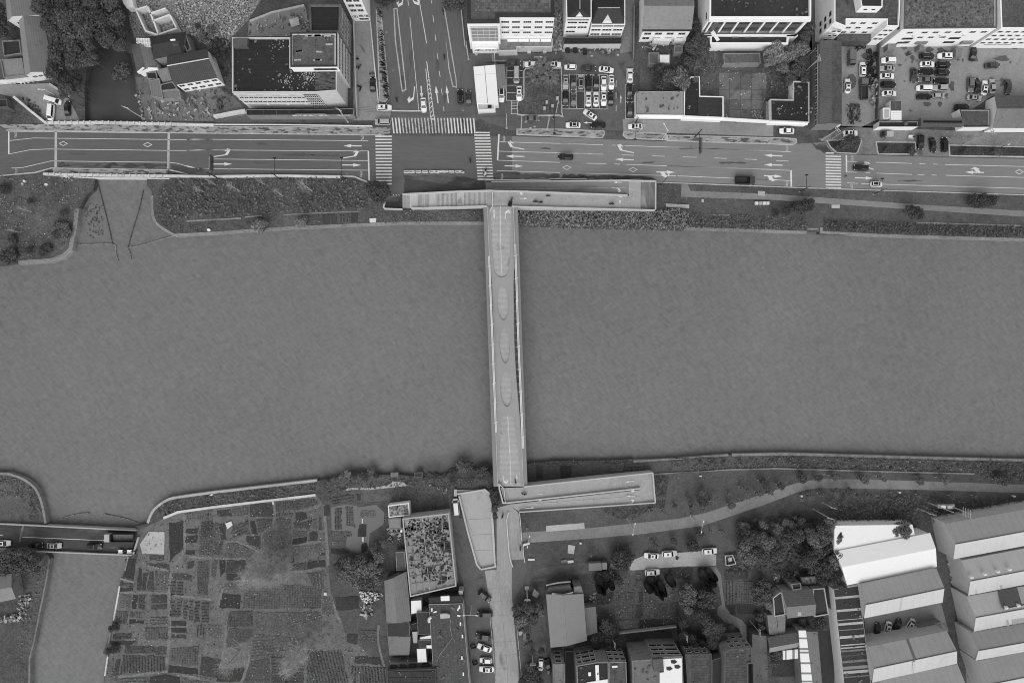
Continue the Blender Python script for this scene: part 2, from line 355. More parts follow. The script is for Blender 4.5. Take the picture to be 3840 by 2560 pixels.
# small road bridge at lower left
brr = pts('M','-900,745 0,775 1500,848 1450,1120 0,1045 -900,1000')
sbr_ = empty('canal_road_bridge', w(pts('M','800,950')[0])); tag(sbr_, 'narrow dark asphalt road bridge with pale parapets over the lower left canal', 'bridge')
slab('deck', brr, -1.2, .06, mat('old_bridge_asphalt', 76, .3, sc=(.1,.5,1.8), stretch=(0,.3,1), stain=(.3,.56,98,.15)), sbr_)
ribbon('parapet', pts('M','-900,745 0,775 1500,848'), .35, -1.2, 1.0, m_concl, sbr_)
ribbon('parapet', pts('M','400,1078 1450,1120'), .35, -1.2, 1.0, m_concl, sbr_)
ribbon('parapet', pts('M','-900,1010 0,1045 140,1050'), .3, -1.2, .8, m_concd, sbr_)
line('centre_line', pts('M','245,918 1160,958'), .15, .068, m_paint, sbr_); line('edge_line', pts('M','-300,885 30,898'), .15, .068, m_paint, sbr_)
slab('expansion_joint', pts('M','245,785 270,785 225,970 205,970'), .05, .07, m_concd, sbr_)
ribbon('end_kerb', pts('M','1525,920 1465,1110'), .5, 0, .5, m_concl, sbr_)
for q in ('-600,900 -400,910 -400,960 -600,950','400,880 590,885 580,915 410,905','1020,930 1250,940 1245,990 1020,980'): pass
slab('concrete_pad', pts('M','1640,860 1815,862 1808,1110 1570,1100 1540,1000'), -.1, .12, m_concl, kind='structure')

# yards and lots
cover('parking_lot', None, pts('C','470,590 1380,590 2190,560 2280,650 2300,1310 2352,1440 930,1440 560,1300 520,1200 480,720'), m_lot, Z1+.006)
cover('street_front_pavement', None, pts('J','690,80 2310,110 2352,150 2352,270 700,215'), m_yard, Z1+.011)
cover('street_front_pavement', None, pts('D','2352,1380')+pts('K','60,160 560,150 1190,190 2352,235 4000,280 4000,500 2352,510 1510,495 520,465 260,455 170,335 80,300'), m_concd, Z1+.004)
cover('repair_yard', None, pts('E','340,470 780,470 780,1300 560,1400 340,1390'), m_yard, Z1+.006)
cover('car_yard', None, pts('E','770,460 1100,430 2352,480 3600,500 3600,1070 2000,1060 1640,1300 1150,1330 770,1330'), m_yard, Z1+.008)
cover('farm_yard', None, pts('A','-600,950 540,920 740,1050 880,1330 500,1345 145,1070 -600,900'), m_yard, Z1+.006)
cover('roadside_grass', None, pts('A','-600,960 145,1080 490,1360 -600,1365'), m_grass, Z1+.007)
cover('paved_courtyard', None, pts('A','1490,850 1780,870 1960,1000 2352,940')+pts('B','230,1060 350,1215 350,1330 0,1340')+pts('A','1700,1345 1600,1335'), mat('courtyard_slabs', 118, .4, sc=(.12,.7,1.9), stripe=(8,1.6,-.2,.1), stain=(.7,.6,72,.08)), Z1+.006)
cover('building_forecourt', None, pts('B','0,1280 1545,1275 1545,1345 0,1355'), m_lot, Z1+.01)
cover('demolition_ground', None, pts('A','1420,-300 2352,-300')+pts('B','720,-300 380,230 200,420 130,560 0,560')+pts('A','2100,380 1480,420 1420,200'), m_rub, Z1+.006)
cover('patio', None, pts('B','390,240 1010,60 1060,340 850,400 380,400'), m_yard, Z1+.01)
cover('back_lane', None, pts('C','1410,-300 1510,-300 1500,560 1390,570'), m_rub, Z1+.007)
cover('back_lane', None, pts('C','2190,-300 2300,-300 2290,560 2130,590'), m_concd, Z1+.007)
cover('back_garden', None, pts('D','0,450 660,370 1890,230 1900,600 1870,900 1680,890 1690,1090 1435,1095 1400,1330 925,1310 920,1060 660,1055 660,845 560,840 480,1000 0,995'), m_grass, Z1+.007)
cover('narrow_alley', None, pts('D','1860,-300 1960,-300 1960,1480 1830,1480 1880,1300'), m_lot, Z1+.007)
cover('factory_lane', None, pts('Z','1380,-300 1480,-100 1500,100 1560,400 1640,900 1700,1200 1760,2000 1900,2000 1780,1250 1650,500 1600,300 1530,-100'), m_concd, Z1+.006)
cover('factory_yard', None, pts('Z','590,740 1430,560 1520,900 620,1070'), m_yard, Z1+.008)
cover('west_lane', None, pts('X','1780,300 1830,380 1960,1800 1830,1800'), m_concd, Z1+.006)
cover('side_yard', None, pts('X','1640,890 1830,900 1860,1800 1740,1800'), m_roofdark, Z1+.007)
cover('sand_path', 'X', '440,190 540,180 600,280 630,540 650,640 720,720 830,770 890,860 930,960 920,1100 840,1000 800,870 640,790 560,720 560,640 610,600 580,420 540,300', m_brickpath, Z1+.008)
cover('concrete_parking_pad', 'U', '1400,1170 1520,1120 2190,1070 2310,1120 2310,1230 2210,1240 1950,1240 1400,1285 1130,1270 1140,1215', m_concl, Z1+.006)
cover('dirt_track', 'U', '230,1280 900,1200 1140,1220 1420,1290 1400,1340 960,1320 750,1330 300,1400', mat('dirt_track', 104, .35, sc=(.08,.5,1.8), stain=(.2,.5,84,.2)), Z1+.004)
cover('weedy_forecourt', 'T', '1700,120 1900,260 2150,330 1900,380 1900,1080 1960,1470 1640,1470 1620,1150 1590,850 1640,500', mat('weedy_concrete', 98, .3, sc=(.08,.5,1.8), stain=(.16,.52,70,.15)), Z1+.007)
pp = pts('U','0,880 860,825 1900,715 2200,650 2352,600')+pts('W','1450,465 1700,425')+pts('Y','500,430 1100,445 2352,490 4000,560 4000,650 2352,580 1200,545 500,532')+pts('W','1700,525 1560,540 1420,580 1080,710 400,940 0,995')+pts('U','1500,885 850,940 260,980 0,965')
pk = sheet('park_path', pp, Z1+.012, m_brickpath, kind='structure')
sheet('path_apron', pts('U','435,795 855,763 860,826 435,860'), Z1+.016, m_concl, pk)
cover('riverside_path', None, pts('J','1340,800 1410,800 1440,870 2352,905')+pts('K','0,935 1180,1020 2352,1090 4000,1200 4000,1270 2352,1155 900,1060 0,1000')+pts('J','2352,970 1580,945 1335,935'), m_brickpath, Z1+.012)

# ---------------------------------------------------------------- kerbs, pavements, raised strips
pv = slab('pavement', pts('F','-900,100 0,95 430,92 2091,110')+pts('G','2050,225 2250,232 2240,290 2180,310 0,285')+pts('F','1860,172 70,150 0,108 -900,98'), -.1, .16, m_pave, kind='structure')
ribbon('kerb', pts('F','60,152 1100,168')+pts('G','0,290 2150,312'), .3, 0, .2, m_kerb, pv)
ribbon('back_kerb', pts('G','30,218 2050,222'), .18, 0, .22, m_kerb, pv)
sp = slab('pavement', pts('F','515,528 1650,545 1645,580 520,570'), -.1, .16, m_pave, kind='structure')
ribbon('kerb', pts('F','515,524 1650,540'), .28, 0, .2, m_kerb, sp)
# planted verge strips along the east road
def verge(reg, s, soil=m_hedge, top=m_kerb):
    v = slab('verge_strip', pts(reg, s), -.1, .14, top, kind='structure'); q = inset(ccw([x[:2] for x in wl(pts(reg, s), .14)]), .35)
    obj('planting_bed', [(a[0],a[1],.17) for a in q], [tuple(range(len(q)))], soil, v); return v
verge('J', '-480,185 0,185 490,205 495,245 470,290 -480,255', m_pave); verge('J', '700,215 1175,232 1175,315 730,295 690,260', m_pave)
verge('L', '0,20 1640,60 1790,70 1800,130 1740,165 0,110', m_pave)
verge('K', '170,310 560,290 565,330 525,440 500,465 290,455 215,390')
verge('K', '715,325 1160,330 1165,470 740,470'); verge('K', '1520,360 2352,380 4000,450 4000,540 2352,500 1530,488')
verge('B', '1985,95 2030,90 2130,990 2080,1020 2065,930 2000,440', m_lot); verge('C', '175,20 205,120 330,880 335,970 285,960 240,760', m_lot)
verge('B', '1790,100 1850,100 1945,1060 1900,1130 1830,1120', m_pave)
ribbon('kerb', pts('J','1075,775')+pts('K','0,838 2352,914 4500,985'), .3, 0, .18, m_kerb, kind='structure')
ribbon('kerb', pts('F','-900,630 0,598 340,568 515,520'), .35, 0, .18, m_kerb, kind='structure')
ribbon('kerb', pts('F','1660,540 1840,583')+pts('G','0,745 1700,763 1850,772 2060,860'), .5, 0, .3, m_kerb, kind='structure')

# ---------------------------------------------------------------- road markings
RZ = Z2+.016
def mark(name, reg, s, wd=.15, m=m_paint, parent=road): return line(name, pts(reg, s), wd, RZ, m, parent)
def blk(name, P, m=m_paint, parent=road): return sheet(name, P, RZ, m, parent)
def zebra(n, a0, a1, b0, b1, frac=.48, m=m_paint, jit=0):    # stripes from edge a (a0..a1) to edge b (b0..b1)
    a0, a1, b0, b1 = map(Vector, (a0, a1, b0, b1))
    for i in range(n):
        t0 = i/(n-1+frac) ; t1 = t0 + frac/(n-1+frac)
        P = [a0.lerp(a1,t0), a0.lerp(a1,t1), b0.lerp(b1,t1), b0.lerp(b1,t0)]
        blk('zebra_stripe', [tuple(p) for p in P], m_paintw if (jit and i in jit) else m)
z = lambda r, x, y: g1(r, x, y)
zebra(16, z('I',22,262), z('I',30,800), z('I',205,262), z('I',203,800), .42)
zebra(26, z('I',200,65), z('I',1112,68), z('I',220,238), z('I',1128,238), .42, jit=set(range(3,17)))
zebra(16, z('I',1112,250), z('I',1150,750), z('I',1286,250), z('I',1325,750), .45)
zebra(12, z('K',165,480), z('K',165,843), z('K',336,485), z('K',336,845), .45)
blk('zebra_stripe', pts('K','165,447 255,447 255,461 165,461')); blk('zebra_stripe', pts('I','1120,220 1285,222 1285,236 1128,236'))
# lane lines, west
mark('lane_line','F','95,165 2091,186',.13); mark('lane_line','F','95,255 330,230 1650,245 1840,246 2091,242'); mark('centre_line','F','95,385 300,345 480,338 1650,352 1850,352 2091,346')
mark('stop_line','F','86,163 86,388',.4); mark('lane_line','F','110,525 220,520 500,455 1650,468 1740,478 1860,515 1960,530 2055,528')
mark('lane_line','G','0,366 80,360 2000,377'); mark('centre_line','G','0,484 120,478 2010,490'); mark('lane_line','G','300,578 2000,596'); mark('lane_line','G','0,652 130,684 2000,702')
mark('stop_line','G','2003,490 2012,815',.45); mark('lane_line','G','250,548 250,690',.2)
for q in ('548,160 545,515','1655,172 1648,530'):
    mark('expansion_joint','F',q,.75,m_kerb); 
def diamond(reg, x, y, a=45, b_=24):
    p = [(x-a,y),(x,y-b_),(x+a,y),(x,y+b_),(x-a,y)]
    mark('diamond_mark', reg, ' '.join(f'{u},{v}' for u,v in p), .17)
for a in (('F',620,284,40,21),('F',1446,295,42,21),('I',2133,613),('J',75,613),('J',805,637),('K',2300,660)):
    if a[0]=='J' and a[1]==75: continue
    diamond(*a)
def arrow(reg, x0, y0, x1, y1, kind='s', wd=None, m=m_paint, parent=road, z=None, k=1.0):
    """arrow from tail (x0,y0) to tip (x1,y1); kind s straight, l/r with a bent head, b with an extra side head"""
    a = w(g1(reg,x0,y0)); b = w(g1(reg,x1,y1)); d = (b-a); Ln = d.length; d.normalize(); n = Vector((-d.y,d.x,0)); h = min(2.6*k, Ln*.42); sw = .17*k; hw = .52*k
    def pt(u, v): p = a+d*u+n*v; return (p.x,p.y,z or RZ)
    polys = []
    if kind in 'sb': polys.append([pt(0,-sw),pt(Ln-h,-sw),pt(Ln-h,-hw),pt(Ln,0),pt(Ln-h,hw),pt(Ln-h,sw),pt(0,sw)])
    if kind in 'lr':
        q = 1 if kind == 'l' else -1; m_ = Ln*.62
        polys.append([pt(0,0),pt(m_,0),pt(m_+.9*k,q*1.0*k),pt(m_-.1*k,q*1.0*k),pt(Ln*.8,q*1.75*k),pt(Ln+.3*k,q*1.0*k),pt(m_+1.9*k,q*1.0*k),pt(m_+.8*k,-q*.3*k),pt(0,-q*.3*k)])
    if kind in 'bB':
        q = 1 if kind == 'b' else -1
        if kind == 'B': polys.append([pt(0,-sw),pt(Ln-h,-sw),pt(Ln-h,-hw),pt(Ln,0),pt(Ln-h,hw),pt(Ln-h,sw),pt(0,sw)])
        c = Ln*.18; polys.append([pt(c,0),pt(c+.75,q*1.0),pt(c+.2,q*1.0),pt(c+1.8,q*1.7),pt(c+3.3,q*1.0),pt(c+2.1,q*1.0),pt(c+1.3,0)])
    v = []; f = []
    for P in polys:
        P = ccw(P); f.append(tuple(range(len(v),len(v)+len(P)))); v += P
    if len(f) > 1: v = [(p[0],p[1],p[2]+(.003 if i >= len(f[0]) else 0)) for i,p in enumerate(v)]
    return obj('arrow_mark', v, f, m, parent)
arrow('G',1930,434,1730,432); arrow('G',298,634,502,634); arrow('G',1715,644,1925,646); arrow('G',298,548,500,516,'l'); arrow('G',1718,564,1915,530,'l')
arrow('I',1665,408,1465,370,'r'); arrow('I',1665,492,1458,488); arrow('I',1448,594,1655,600)
# east
mark('stop_line','I','1385,245 1370,535',.45); mark('lane_line','I','1392,330 2352,356'); mark('lane_line','I','1385,433 2352,460'); mark('centre_line','I','1372,533 2352,567'); mark('lane_line','I','1360,648 2352,678')
mark('lane_line','J','0,350 475,364'); mark('lane_line','J','575,366 635,369'); mark('lane_line','J','715,371 2352,430'); mark('lane_line','J','0,455 475,467')
mark('centre_line','J','0,556 512,573'); mark('centre_line','J','600,574 660,577'); mark('centre_line','J','730,579 2352,634'); mark('lane_line','J','0,668 1300,705 1925,732'); mark('lane_line','J','2145,741 2352,748')
for q in ('680,474 815,478','1018,485 1158,490','1355,496 1505,501','1702,507 1840,514','2036,520 2173,526'): mark('lane_dash','J',q)
mark('lane_line','L','0,188 1710,256'); mark('lane_dash','L','1508,375 1680,382'); mark('centre_line','L','0,448 1710,512'); mark('lane_line','L','1215,632 1705,652'); mark('stop_line','L','1714,510 1718,738',.5)
arrow('J',815,446,615,405,'r'); arrow('J',815,529,605,523); arrow('J',1062,662,1268,666,'B'); arrow('L',1595,315,1340,302); arrow('L',1595,441,1340,434); arrow('L',1338,584,1595,597,'B')
for q in ('402,545 507,548','592,550 645,552','720,555 1115,568','1200,571 1265,574','1352,575 1405,577','1480,580 2352,602 4000,640'): mark('lane_line','K',q)
for q in ('402,661 512,666','605,669 657,672','728,675 1115,689','1178,690 1253,693','1335,694 1390,697','1490,699 2352,722 4000,760'): mark('centre_line','K',q)
for q in ('402,782 522,788','557,790 2352,843 4000,890'): mark('lane_line','K',q)
mark('stop_line','K','393,475 396,664',.45); arrow('K',697,630,600,598,'r'); arrow('K',487,726,692,732); arrow('K',1910,668,1702,664,'B')
# side street
def nm(name, reg, s, wd=.15, m=m_paint): return line(name, pts(reg, s), wd, RZ+.004, m, nsroad)
for q in ('2145,0 2152,65','2167,195 2265,1215'): nm('lane_line','B',q)
nm('stop_line','B','1965,1222 2290,1226',.4); nm('median_line','B','2268,0 2352,480',.2); nm('median_line','C','0,680 85,1310',.25); nm('median_line','C','-10,760 45,1310',.2); nm('stop_line','C','45,1313 92,1316',.35)
for q in ('68,172 80,250','93,385 102,455','115,590 126,660','138,785 149,852','160,980 172,1045','183,1175 192,1230','48,0 56,42'): nm('lane_dash','C',q)
for i in range(9):
    y = 860+i*50; x = 8+ i*5.2
    nm('hatch_mark','C',f'{x+2},{y+34} {x+24},{y}',.22)
arrow('B',2215,955,2195,1140,'r',parent=nsroad,z=RZ+.006); arrow('B',2290,950,2300,1090,'s',parent=nsroad,z=RZ+.006); arrow('C',125,1140,100,945,parent=nsroad,z=RZ+.006); arrow('C',240,1140,218,945,parent=nsroad,z=RZ+.006)
arrow('B',2090,-40,2075,65,'r',parent=nsroad,z=RZ+.006); arrow('B',2190,-40,2228,50,'l',parent=nsroad,z=RZ+.006)
# cycle-lane symbols: two wheels and a frame
cyc = MB()
for yy in (-.55,.55):
    k = 10
    o1 = [(.38*math.cos(2*math.pi*i/k), yy+.38*math.sin(2*math.pi*i/k),0) for i in range(k)]; o2 = [(.26*math.cos(2*math.pi*i/k), yy+.26*math.sin(2*math.pi*i/k),0) for i in range(k)]
    cyc.add(o1+o2, [(i,(i+1)%k,k+(i+1)%k,k+i) for i in range(k)])
for a_, b_ in (((0,-.55),(.35,-.1)),((.35,-.1),(.35,.35)),((.35,.35),(0,.55)),((0,-.55),(0,.1)),((0,.1),(.35,.35)),((.35,-.1),(.55,-.15))):
    a_, b_ = Vector(a_), Vector(b_); n_ = (b_-a_).normalized(); n_ = Vector((-n_.y,n_.x))*.06; cyc.add([(*(a_+n_),0.001),(*(a_-n_),0.001),(*(b_-n_),0.001),(*(b_+n_),0.001)], [(0,1,2,3)])
cme = cyc.mesh('cycle_mark', m_paintw)
for r_, x_, y_ in (('F',152,198),('F',158,552),('G',1937,345),('G',1922,743),('I',1440,296),('I',1418,710),('L',1658,210),('L',1655,693),('K',457,508),('K',452,825)):
    o = part('cycle_mark', cme, road, tuple(w(g1(r_,x_,y_), RZ+.002)))
# parking bays
LOT = [o for o in COL.objects if o.name.startswith('parking_lot')][0]
for q_ in ('1495,822 1990,828 1986,1203 1495,1193','885,737 1055,737 1055,1108 882,1108','1070,685 1463,687 1460,752 1070,750','2192,940 2283,940 2283,1308 2192,1308','620,690 880,670 880,735 760,700'):
    sheet('bay_surface', pts('C',q_), Z1+.014, mat('bay_asphalt', 72, .35, sc=(.1,.5,1.8), stain=(.3,.6,92,.15)), LOT)
CY_ = [o for o in COL.objects if o.name.startswith('car_yard')][0]; RY_ = [o for o in COL.objects if o.name.startswith('repair_yard')][0]; m_oil = mat('oil_wet_stain', 92, .3, sc=(.2,.7,1.9))
for i_, (x_,y_,a_,b_) in enumerate(((1120,655,30,45),(975,722,32,16),(1620,655,28,22),(1675,665,14,20),(2110,645,110,32),(1560,950,45,55),(1425,1150,35,30),(1280,1150,60,26),(1440,565,80,38),(1310,540,60,40),(1820,650,30,35),(2200,690,18,14),(1500,1060,22,32),(900,1180,30,60),(2110,905,40,50),(1200,500,60,20),(1030,520,40,30),(1700,500,50,24),(2250,520,60,30),(1360,720,30,30),(1030,900,16,16),(1100,1220,24,14))):
    v_ = w(g1('E',x_,y_)); qq = rough([(v_.x+a_/2.94*S*math.cos(t_)*(.7+.3*math.sin(3*t_+i_)), v_.y+b_/2.94*S*math.sin(t_)) for t_ in [k_*.5236 for k_ in range(12)]], .8, .1); obj('oil_stain', [(a[0],a[1],Z1+.016+.001*(i_%3)) for a in ccw(qq)], [tuple(range(len(qq)))], m_oil, CY_)
for i_, (x_,y_,a_,b_) in enumerate(((445,900,60,85),(470,1180,40,30),(600,620,40,40))):
    v_ = w(g1('E',x_,y_)); qq = rough([(v_.x+a_/2.94*S*math.cos(t_), v_.y+b_/2.94*S*math.sin(t_)) for t_ in [k_*.5236 for k_ in range(12)]], .8, .15); obj('oil_stain', [(a[0],a[1],Z1+.016) for a in ccw(qq)], [tuple(range(len(qq)))], m_oil, RY_)
def bay(reg, s, wd=.13): return line('bay_line', pts(reg, s), wd, RZ, m_paint, LOT)
LOT = [o for o in COL.objects if o.name.startswith('parking_lot')][0]
for q in ('1495,820 1992,826 1988,1205 1495,1195','1495,1005 1990,1010','1573,818 1570,1198','1655,820 1653,1200','1742,822 1738,1202','1825,824 1820,1203','1907,826 1903,1204','885,735 880,1108 1075,1112','890,780 1055,780','888,860 1055,860','888,942 1055,942','885,1024 1055,1024',
          '1068,750 1068,682 1465,684 1462,755','935,1110 932,1256 1000,1256','935,1138 1000,1138','935,1168 1000,1168','935,1200 1000,1200','2205,920 2205,760 2280,758','2190,1310 2190,937 2285,937','2190,1122 2285,1122','2190,1310 2285,1310'): bay('C', q)
for q in ('2090,890 2088,960','2088,1020 2088,1090','2090,1160 2088,1230','730,600 730,675 880,675'): bay('C', q, .15)
arrow('C',1188,632,1288,632,parent=LOT,k=.7); arrow('C',2140,1140,2140,1050,parent=LOT,k=.6); arrow('C',1820,1355,1728,1354,parent=LOT,k=.7)
m_wet = mat('wet_asphalt', 76, .35, sc=(.1,.5,1.8), stretch=(0,.3,1), stain=(.3,.5,98,.1), rough=.4)
for r_, q_ in (('I','1345,670 2040,686 2040,738 1250,746 1330,690'),('I','350,700 700,700 1000,712 1225,745 1232,862 700,872 345,892 335,760'),('F','560,478 1640,488 1640,518 560,508'),('F','1690,480 1860,520 2050,535 2050,575 1850,575 1690,535'),('J','5,696 900,712 1060,735 1060,748 5,738'),('K','160,348 250,455 180,470 60,420 20,350')):
    qq = rough([v[:2] for v in wl(pts(r_,q_), Z2)], 1.2, .3); obj('wet_patch', [(a[0],a[1],Z2+.0125) for a in ccw(qq)], [tuple(range(len(qq)))], m_wet, road)
m_patch = mat('asphalt_repair', 90, .2); pr_ = random.Random(5)
for r_, x_, y_, a_, b_ in (('G',830,412,60,12),('G',1240,530,200,14),('G',820,620,90,10),('J',1400,405,90,8),('J',980,560,70,10),('K',1100,760,140,10),('F',760,385,110,10),('J',1900,560,160,12),('I',1900,400,60,10),('G',1550,540,180,12),('C',120,700,20,90),('C',200,1080,14,60),('B',2180,650,18,120)):
    qq = rough([v[:2] for v in wl([g1(r_,x_-a_,y_-b_*.4),g1(r_,x_,y_-b_),g1(r_,x_+a_,y_-b_*.3),g1(r_,x_+a_*.8,y_+b_*.6),g1(r_,x_-a_*.2,y_+b_),g1(r_,x_-a_*.9,y_+b_*.5)], Z2)], 1.0, .12)
    obj('repair_patch', [(a[0],a[1],Z2+.0135) for a in ccw(qq)], [tuple(range(len(qq)))], m_patch, road)
# round manhole covers
mh = MB(); mh.prism([(.42*math.cos(i*math.pi/6),.42*math.sin(i*math.pi/6)) for i in range(12)],0,.012); mhm = mh.mesh('manhole', m_concd)
for r_, x_, y_ in (('J',1445,382),('J',1288,716),('J',2275,748),('K',540,796),('K',1582,860),('L',1995,35),('B',1985,775),('B',1908,358),('C',400,1218),('K',12,262),('C',440,998),('G',1765,740),('G',470,700)):
    part('manhole_cover', mhm, road, tuple(w(g1(r_,x_,y_), RZ+.004)))
# river walls
def rwall(reg, s, wd, top, m, label, zb=-4.5):
    P = pts(reg, s) if isinstance(s, str) else s
    o = ribbon('river_wall', P, wd, zb, top, m); tag(o, label, 'river wall', 'stone walls along the water'); return o
rwall(None, smooth_path(pts('F','1490,790 1490,900 1505,1010 1560,1090 1690,1170 1715,1180'),4)+pts('F','2091,1160')+pts('G','720,1362 1180,1332 2352,1282')+pts('I','1215,1222'), .8, .12, m_wallcap, 'long pale stone wall of the north bank west of the footbridge')
rwall('F','755,915 735,1100 700,1250 690,1320 620,1385 500,1428 180,1450',1.3, .1, m_wallcap,'broad pale crumbling wall round the upper left grassy point')
rwall(None, pts('J','1370,1280 2352,1312')+pts('L','1935,1362'), .75, .12, m_wallcap,'pale wall of the north bank east of the reeds')
rwall(None, pts('K','118,1270 120,1325 830,1362 2352,1405 4500,1460'), .8, .12, m_wallcap,'pale wall of the north bank at the right edge')
rwall(None, smooth_path(pts('M','-900,212 0,222 140,240 280,296 385,385 445,505 482,655 500,770'),4), .7, .12, m_wallcap,'curved wall round the lower left garden corner')
rwall(None, smooth_path(pts('M','1628,765 1648,705 1705,610 1835,515 1960,482 2352,428'),4)+pts('O','1436,296'), .75, .12, m_concl,'pale curved wall along the allotment shore')
rwall(None, pts('M','1800,712 1960,645 2352,590')+pts('O','1420,457'), .75, .5, m_whitecap,'white straight inner wall between shore strip and allotments')
rwall(None, pts('U','1398,88 2352,28')+pts('W','0,207 680,165'), .8, .12, m_wallcap,'wall along the park shore right of the ramp')
rwall(None, pts('W','720,162 1280,152')+pts('Y','0,158 1640,205 2352,222 4500,270'), .8, .12, m_wallcap,'wall along the park shore at the right edge')
rwall(None, pts('U','1620,228 2352,180')+pts('W','0,366 680,325 1200,312')+pts('Y','0,322 800,345 1810,370'), .4, .4, m_wallcap,'thin inner wall behind the sapling strip in the park')
rwall('N','545,100 510,330 445,650 375,1000 325,1200 315,1800',.5,.1,m_concd,'dark wall on the west side of the lower left canal')
rwall('N','1412,75 1375,235',.4,.1,m_wallcap,'short pale wall at the canal bridge by the plots'); rwall('N','1325,318 1480,360',.6,.15,m_wallcap,'slanted stone ledge on the canal bank'); rwall('N','1318,400 1290,560 1250,780',.45,.1,m_whitecap,'pale wall along the plots on the lower left canal'); rwall('N','1215,920 1195,1030',.4,.1,m_wallcap,'short wall below the plot ledge on the canal'); rwall('N','1188,1165 1155,1390',.45,.1,m_whitecap,'pale wall at the bottom of the lower left canal')
rwall('L','1940,1318 2092,1318',.5,.1,m_wallcap,'small wall at the back of the river stair notch')
# garden walls inside the banks
rwall('G','0,1262 300,1245 600,1230',.45,.12,m_wallcap,'broken garden wall left of the shrubs'); rwall('G','640,1218 830,1200',.35,.12,m_wallcap,'short garden wall between two willow shrubs'); rwall('G','1060,1192 1500,1170 1900,1155',.3,.12,m_wallcap,'thin garden wall above the small plots'); rwall('K','1165,1220 2352,1255 4000,1300',.45,.15,m_wallcap,'inner wall above the dark hedge at the right'); rwall('J','1620,1132 1870,1138',.4,.15,m_wallcap,'short pale wall in the riverside lawn')
# ============================================================ FOOTBRIDGE, STAIR AND RAMPS
m_deck = mat('bridge_deck_paving', 172, .16, sc=(.05,.5,5), stripe=(90,1.7,.08,.5), stain=(.3,.62,138,.14))
m_girder = mat('bridge_girder_paint', 140, .06, sc=(.04,.3,5), stain=(.15,.7,126,.2), rough=.6)
m_canopy = mat('bridge_canopy_panel', 160, .12, sc=(.04,.3,5), stain=(.12,.66,148,.25), rough=.6)
m_rail = mat('white_railing', 236, .05, rough=.5)
m_parapet = mat('ramp_parapet', 198, .1, sc=(.2,1,6), stain=(.6,.64,150,.15))
def interp(tab, y):
    for (y0,v0),(y1,v1) in zip(tab, tab[1:]):
        if y <= y1: return v0+(v1-v0)*max(0,(y-y0))/(y1-y0)
    return tab[-1][1]
T_OL = [(775,1812.5),(1280,1831),(1823,1851)]; T_OR = [(775,1941),(1280,1958),(1823,1978)]
T_CL = [(775,1829),(960,1834),(1060,1845),(1280,1852),(1528,1859),(1623,1859),(1823,1855)]
T_CR = [(775,1921),(985,1928),(1060,1925),(1280,1928),(1413,1935),(1566,1949),(1681,1958),(1823,1977)]
T_CC = [(775,1878),(1040,1881),(1280,1892),(1523,1901),(1823,1913)]
def hole(y):
    if y < 1040: return interp([(775,41),(950,34),(1005,28)], y) if y < 1005 else 28*math.sqrt(max(0,1-((y-1005)/35)**2))
    if y > 1553: return interp([(1590,28),(1610,30),(1700,36),(1823,41)], y) if y > 1588 else 28*math.sqrt(max(0,1-((1588-y)/35)**2))
    for y0, y1, rx in ((1069,1200,22),(1227,1361,20),(1392,1524,22)):
        if y0 < y < y1: return rx*math.sqrt(max(0,1-((y-(y0+y1)/2)/((y1-y0)/2))**2))
    return 0.
DZ = 6.0
def archz(y): return DZ+.1+.25*math.sin(math.pi*(y-775)/1048)
fb = empty('footbridge', w((1895,1300), -2.4)); tag(fb, 'long pale footbridge across the river with oval openings in its arched canopy', 'bridge')
ys = [775+1048*i/40 for i in range(41)]
b = MB()
for i in range(40):
    el = lambda y: interp(T_OL,y)+6 if not 1000 < y < 1620 else interp(T_CL,y)-1
    er = lambda y: interp(T_OR,y)-6 if not 1000 < y < 1640 else interp(T_CR,y)+1
    q = [w((el(ys[i]),ys[i]),DZ), w((er(ys[i]),ys[i]),DZ), w((er(ys[i+1]),ys[i+1]),DZ), w((el(ys[i+1]),ys[i+1]),DZ)]
    b.add([(*v[:2],DZ) for v in q]+[(*v[:2],DZ-.7) for v in q], [(3,2,1,0),(4,5,6,7)])
b.build('deck', m_deck, fb)
for side, T_, q in (('l',T_OL,1),('r',T_OR,-1)):
    b = MB(); Wp = [w((interp(T_,y)+q*7.5,y),DZ+.45) for y in ys]; ribbon_mb(b, Wp, 1.25, DZ-1.6, DZ+.45); b.build('girder', m_girder, fb)
    b = MB(); Wp = [w((interp(T_,y)+q*15.5,y),DZ+.9) for y in ys]; ribbon_mb(b, Wp, .07, DZ+.82, DZ+.95)
    b.build('handrail', m_rail, fb)
cy_ = sorted(set([775+1048*i/130 for i in range(131)]+[e+d for e in (1040,1069,1200,1227,1361,1392,1524,1553) for d in (-6,-3,-1,0,1,3,6)]))
for nm_, sgn in (('l',-1),('r',1)):
    b = MB(); vs = []; fs = []
    for y in cy_:
        z = archz(y); c0 = interp(T_CC,y); e = hole(y); oe = interp(T_CL if sgn < 0 else T_CR, y); ie = c0+sgn*e
        if (ie-oe)*sgn > -2: ie = oe-sgn*2
        for zz in (z, z-.06):
            for x in (oe, ie): v = w((x,y), z); vs.append((v.x,v.y,zz))
    for i in range(len(cy_)-1):
        o, p = 4*i, 4*i+4
        fs += [(o,o+1,p+1,p),(o+2,p+2,p+3,o+3),(o+1,o+3,p+3,p+1),(o,p,p+2,o+2)]
    b.add(vs, fs); b.build('canopy_half', m_canopy, fb)
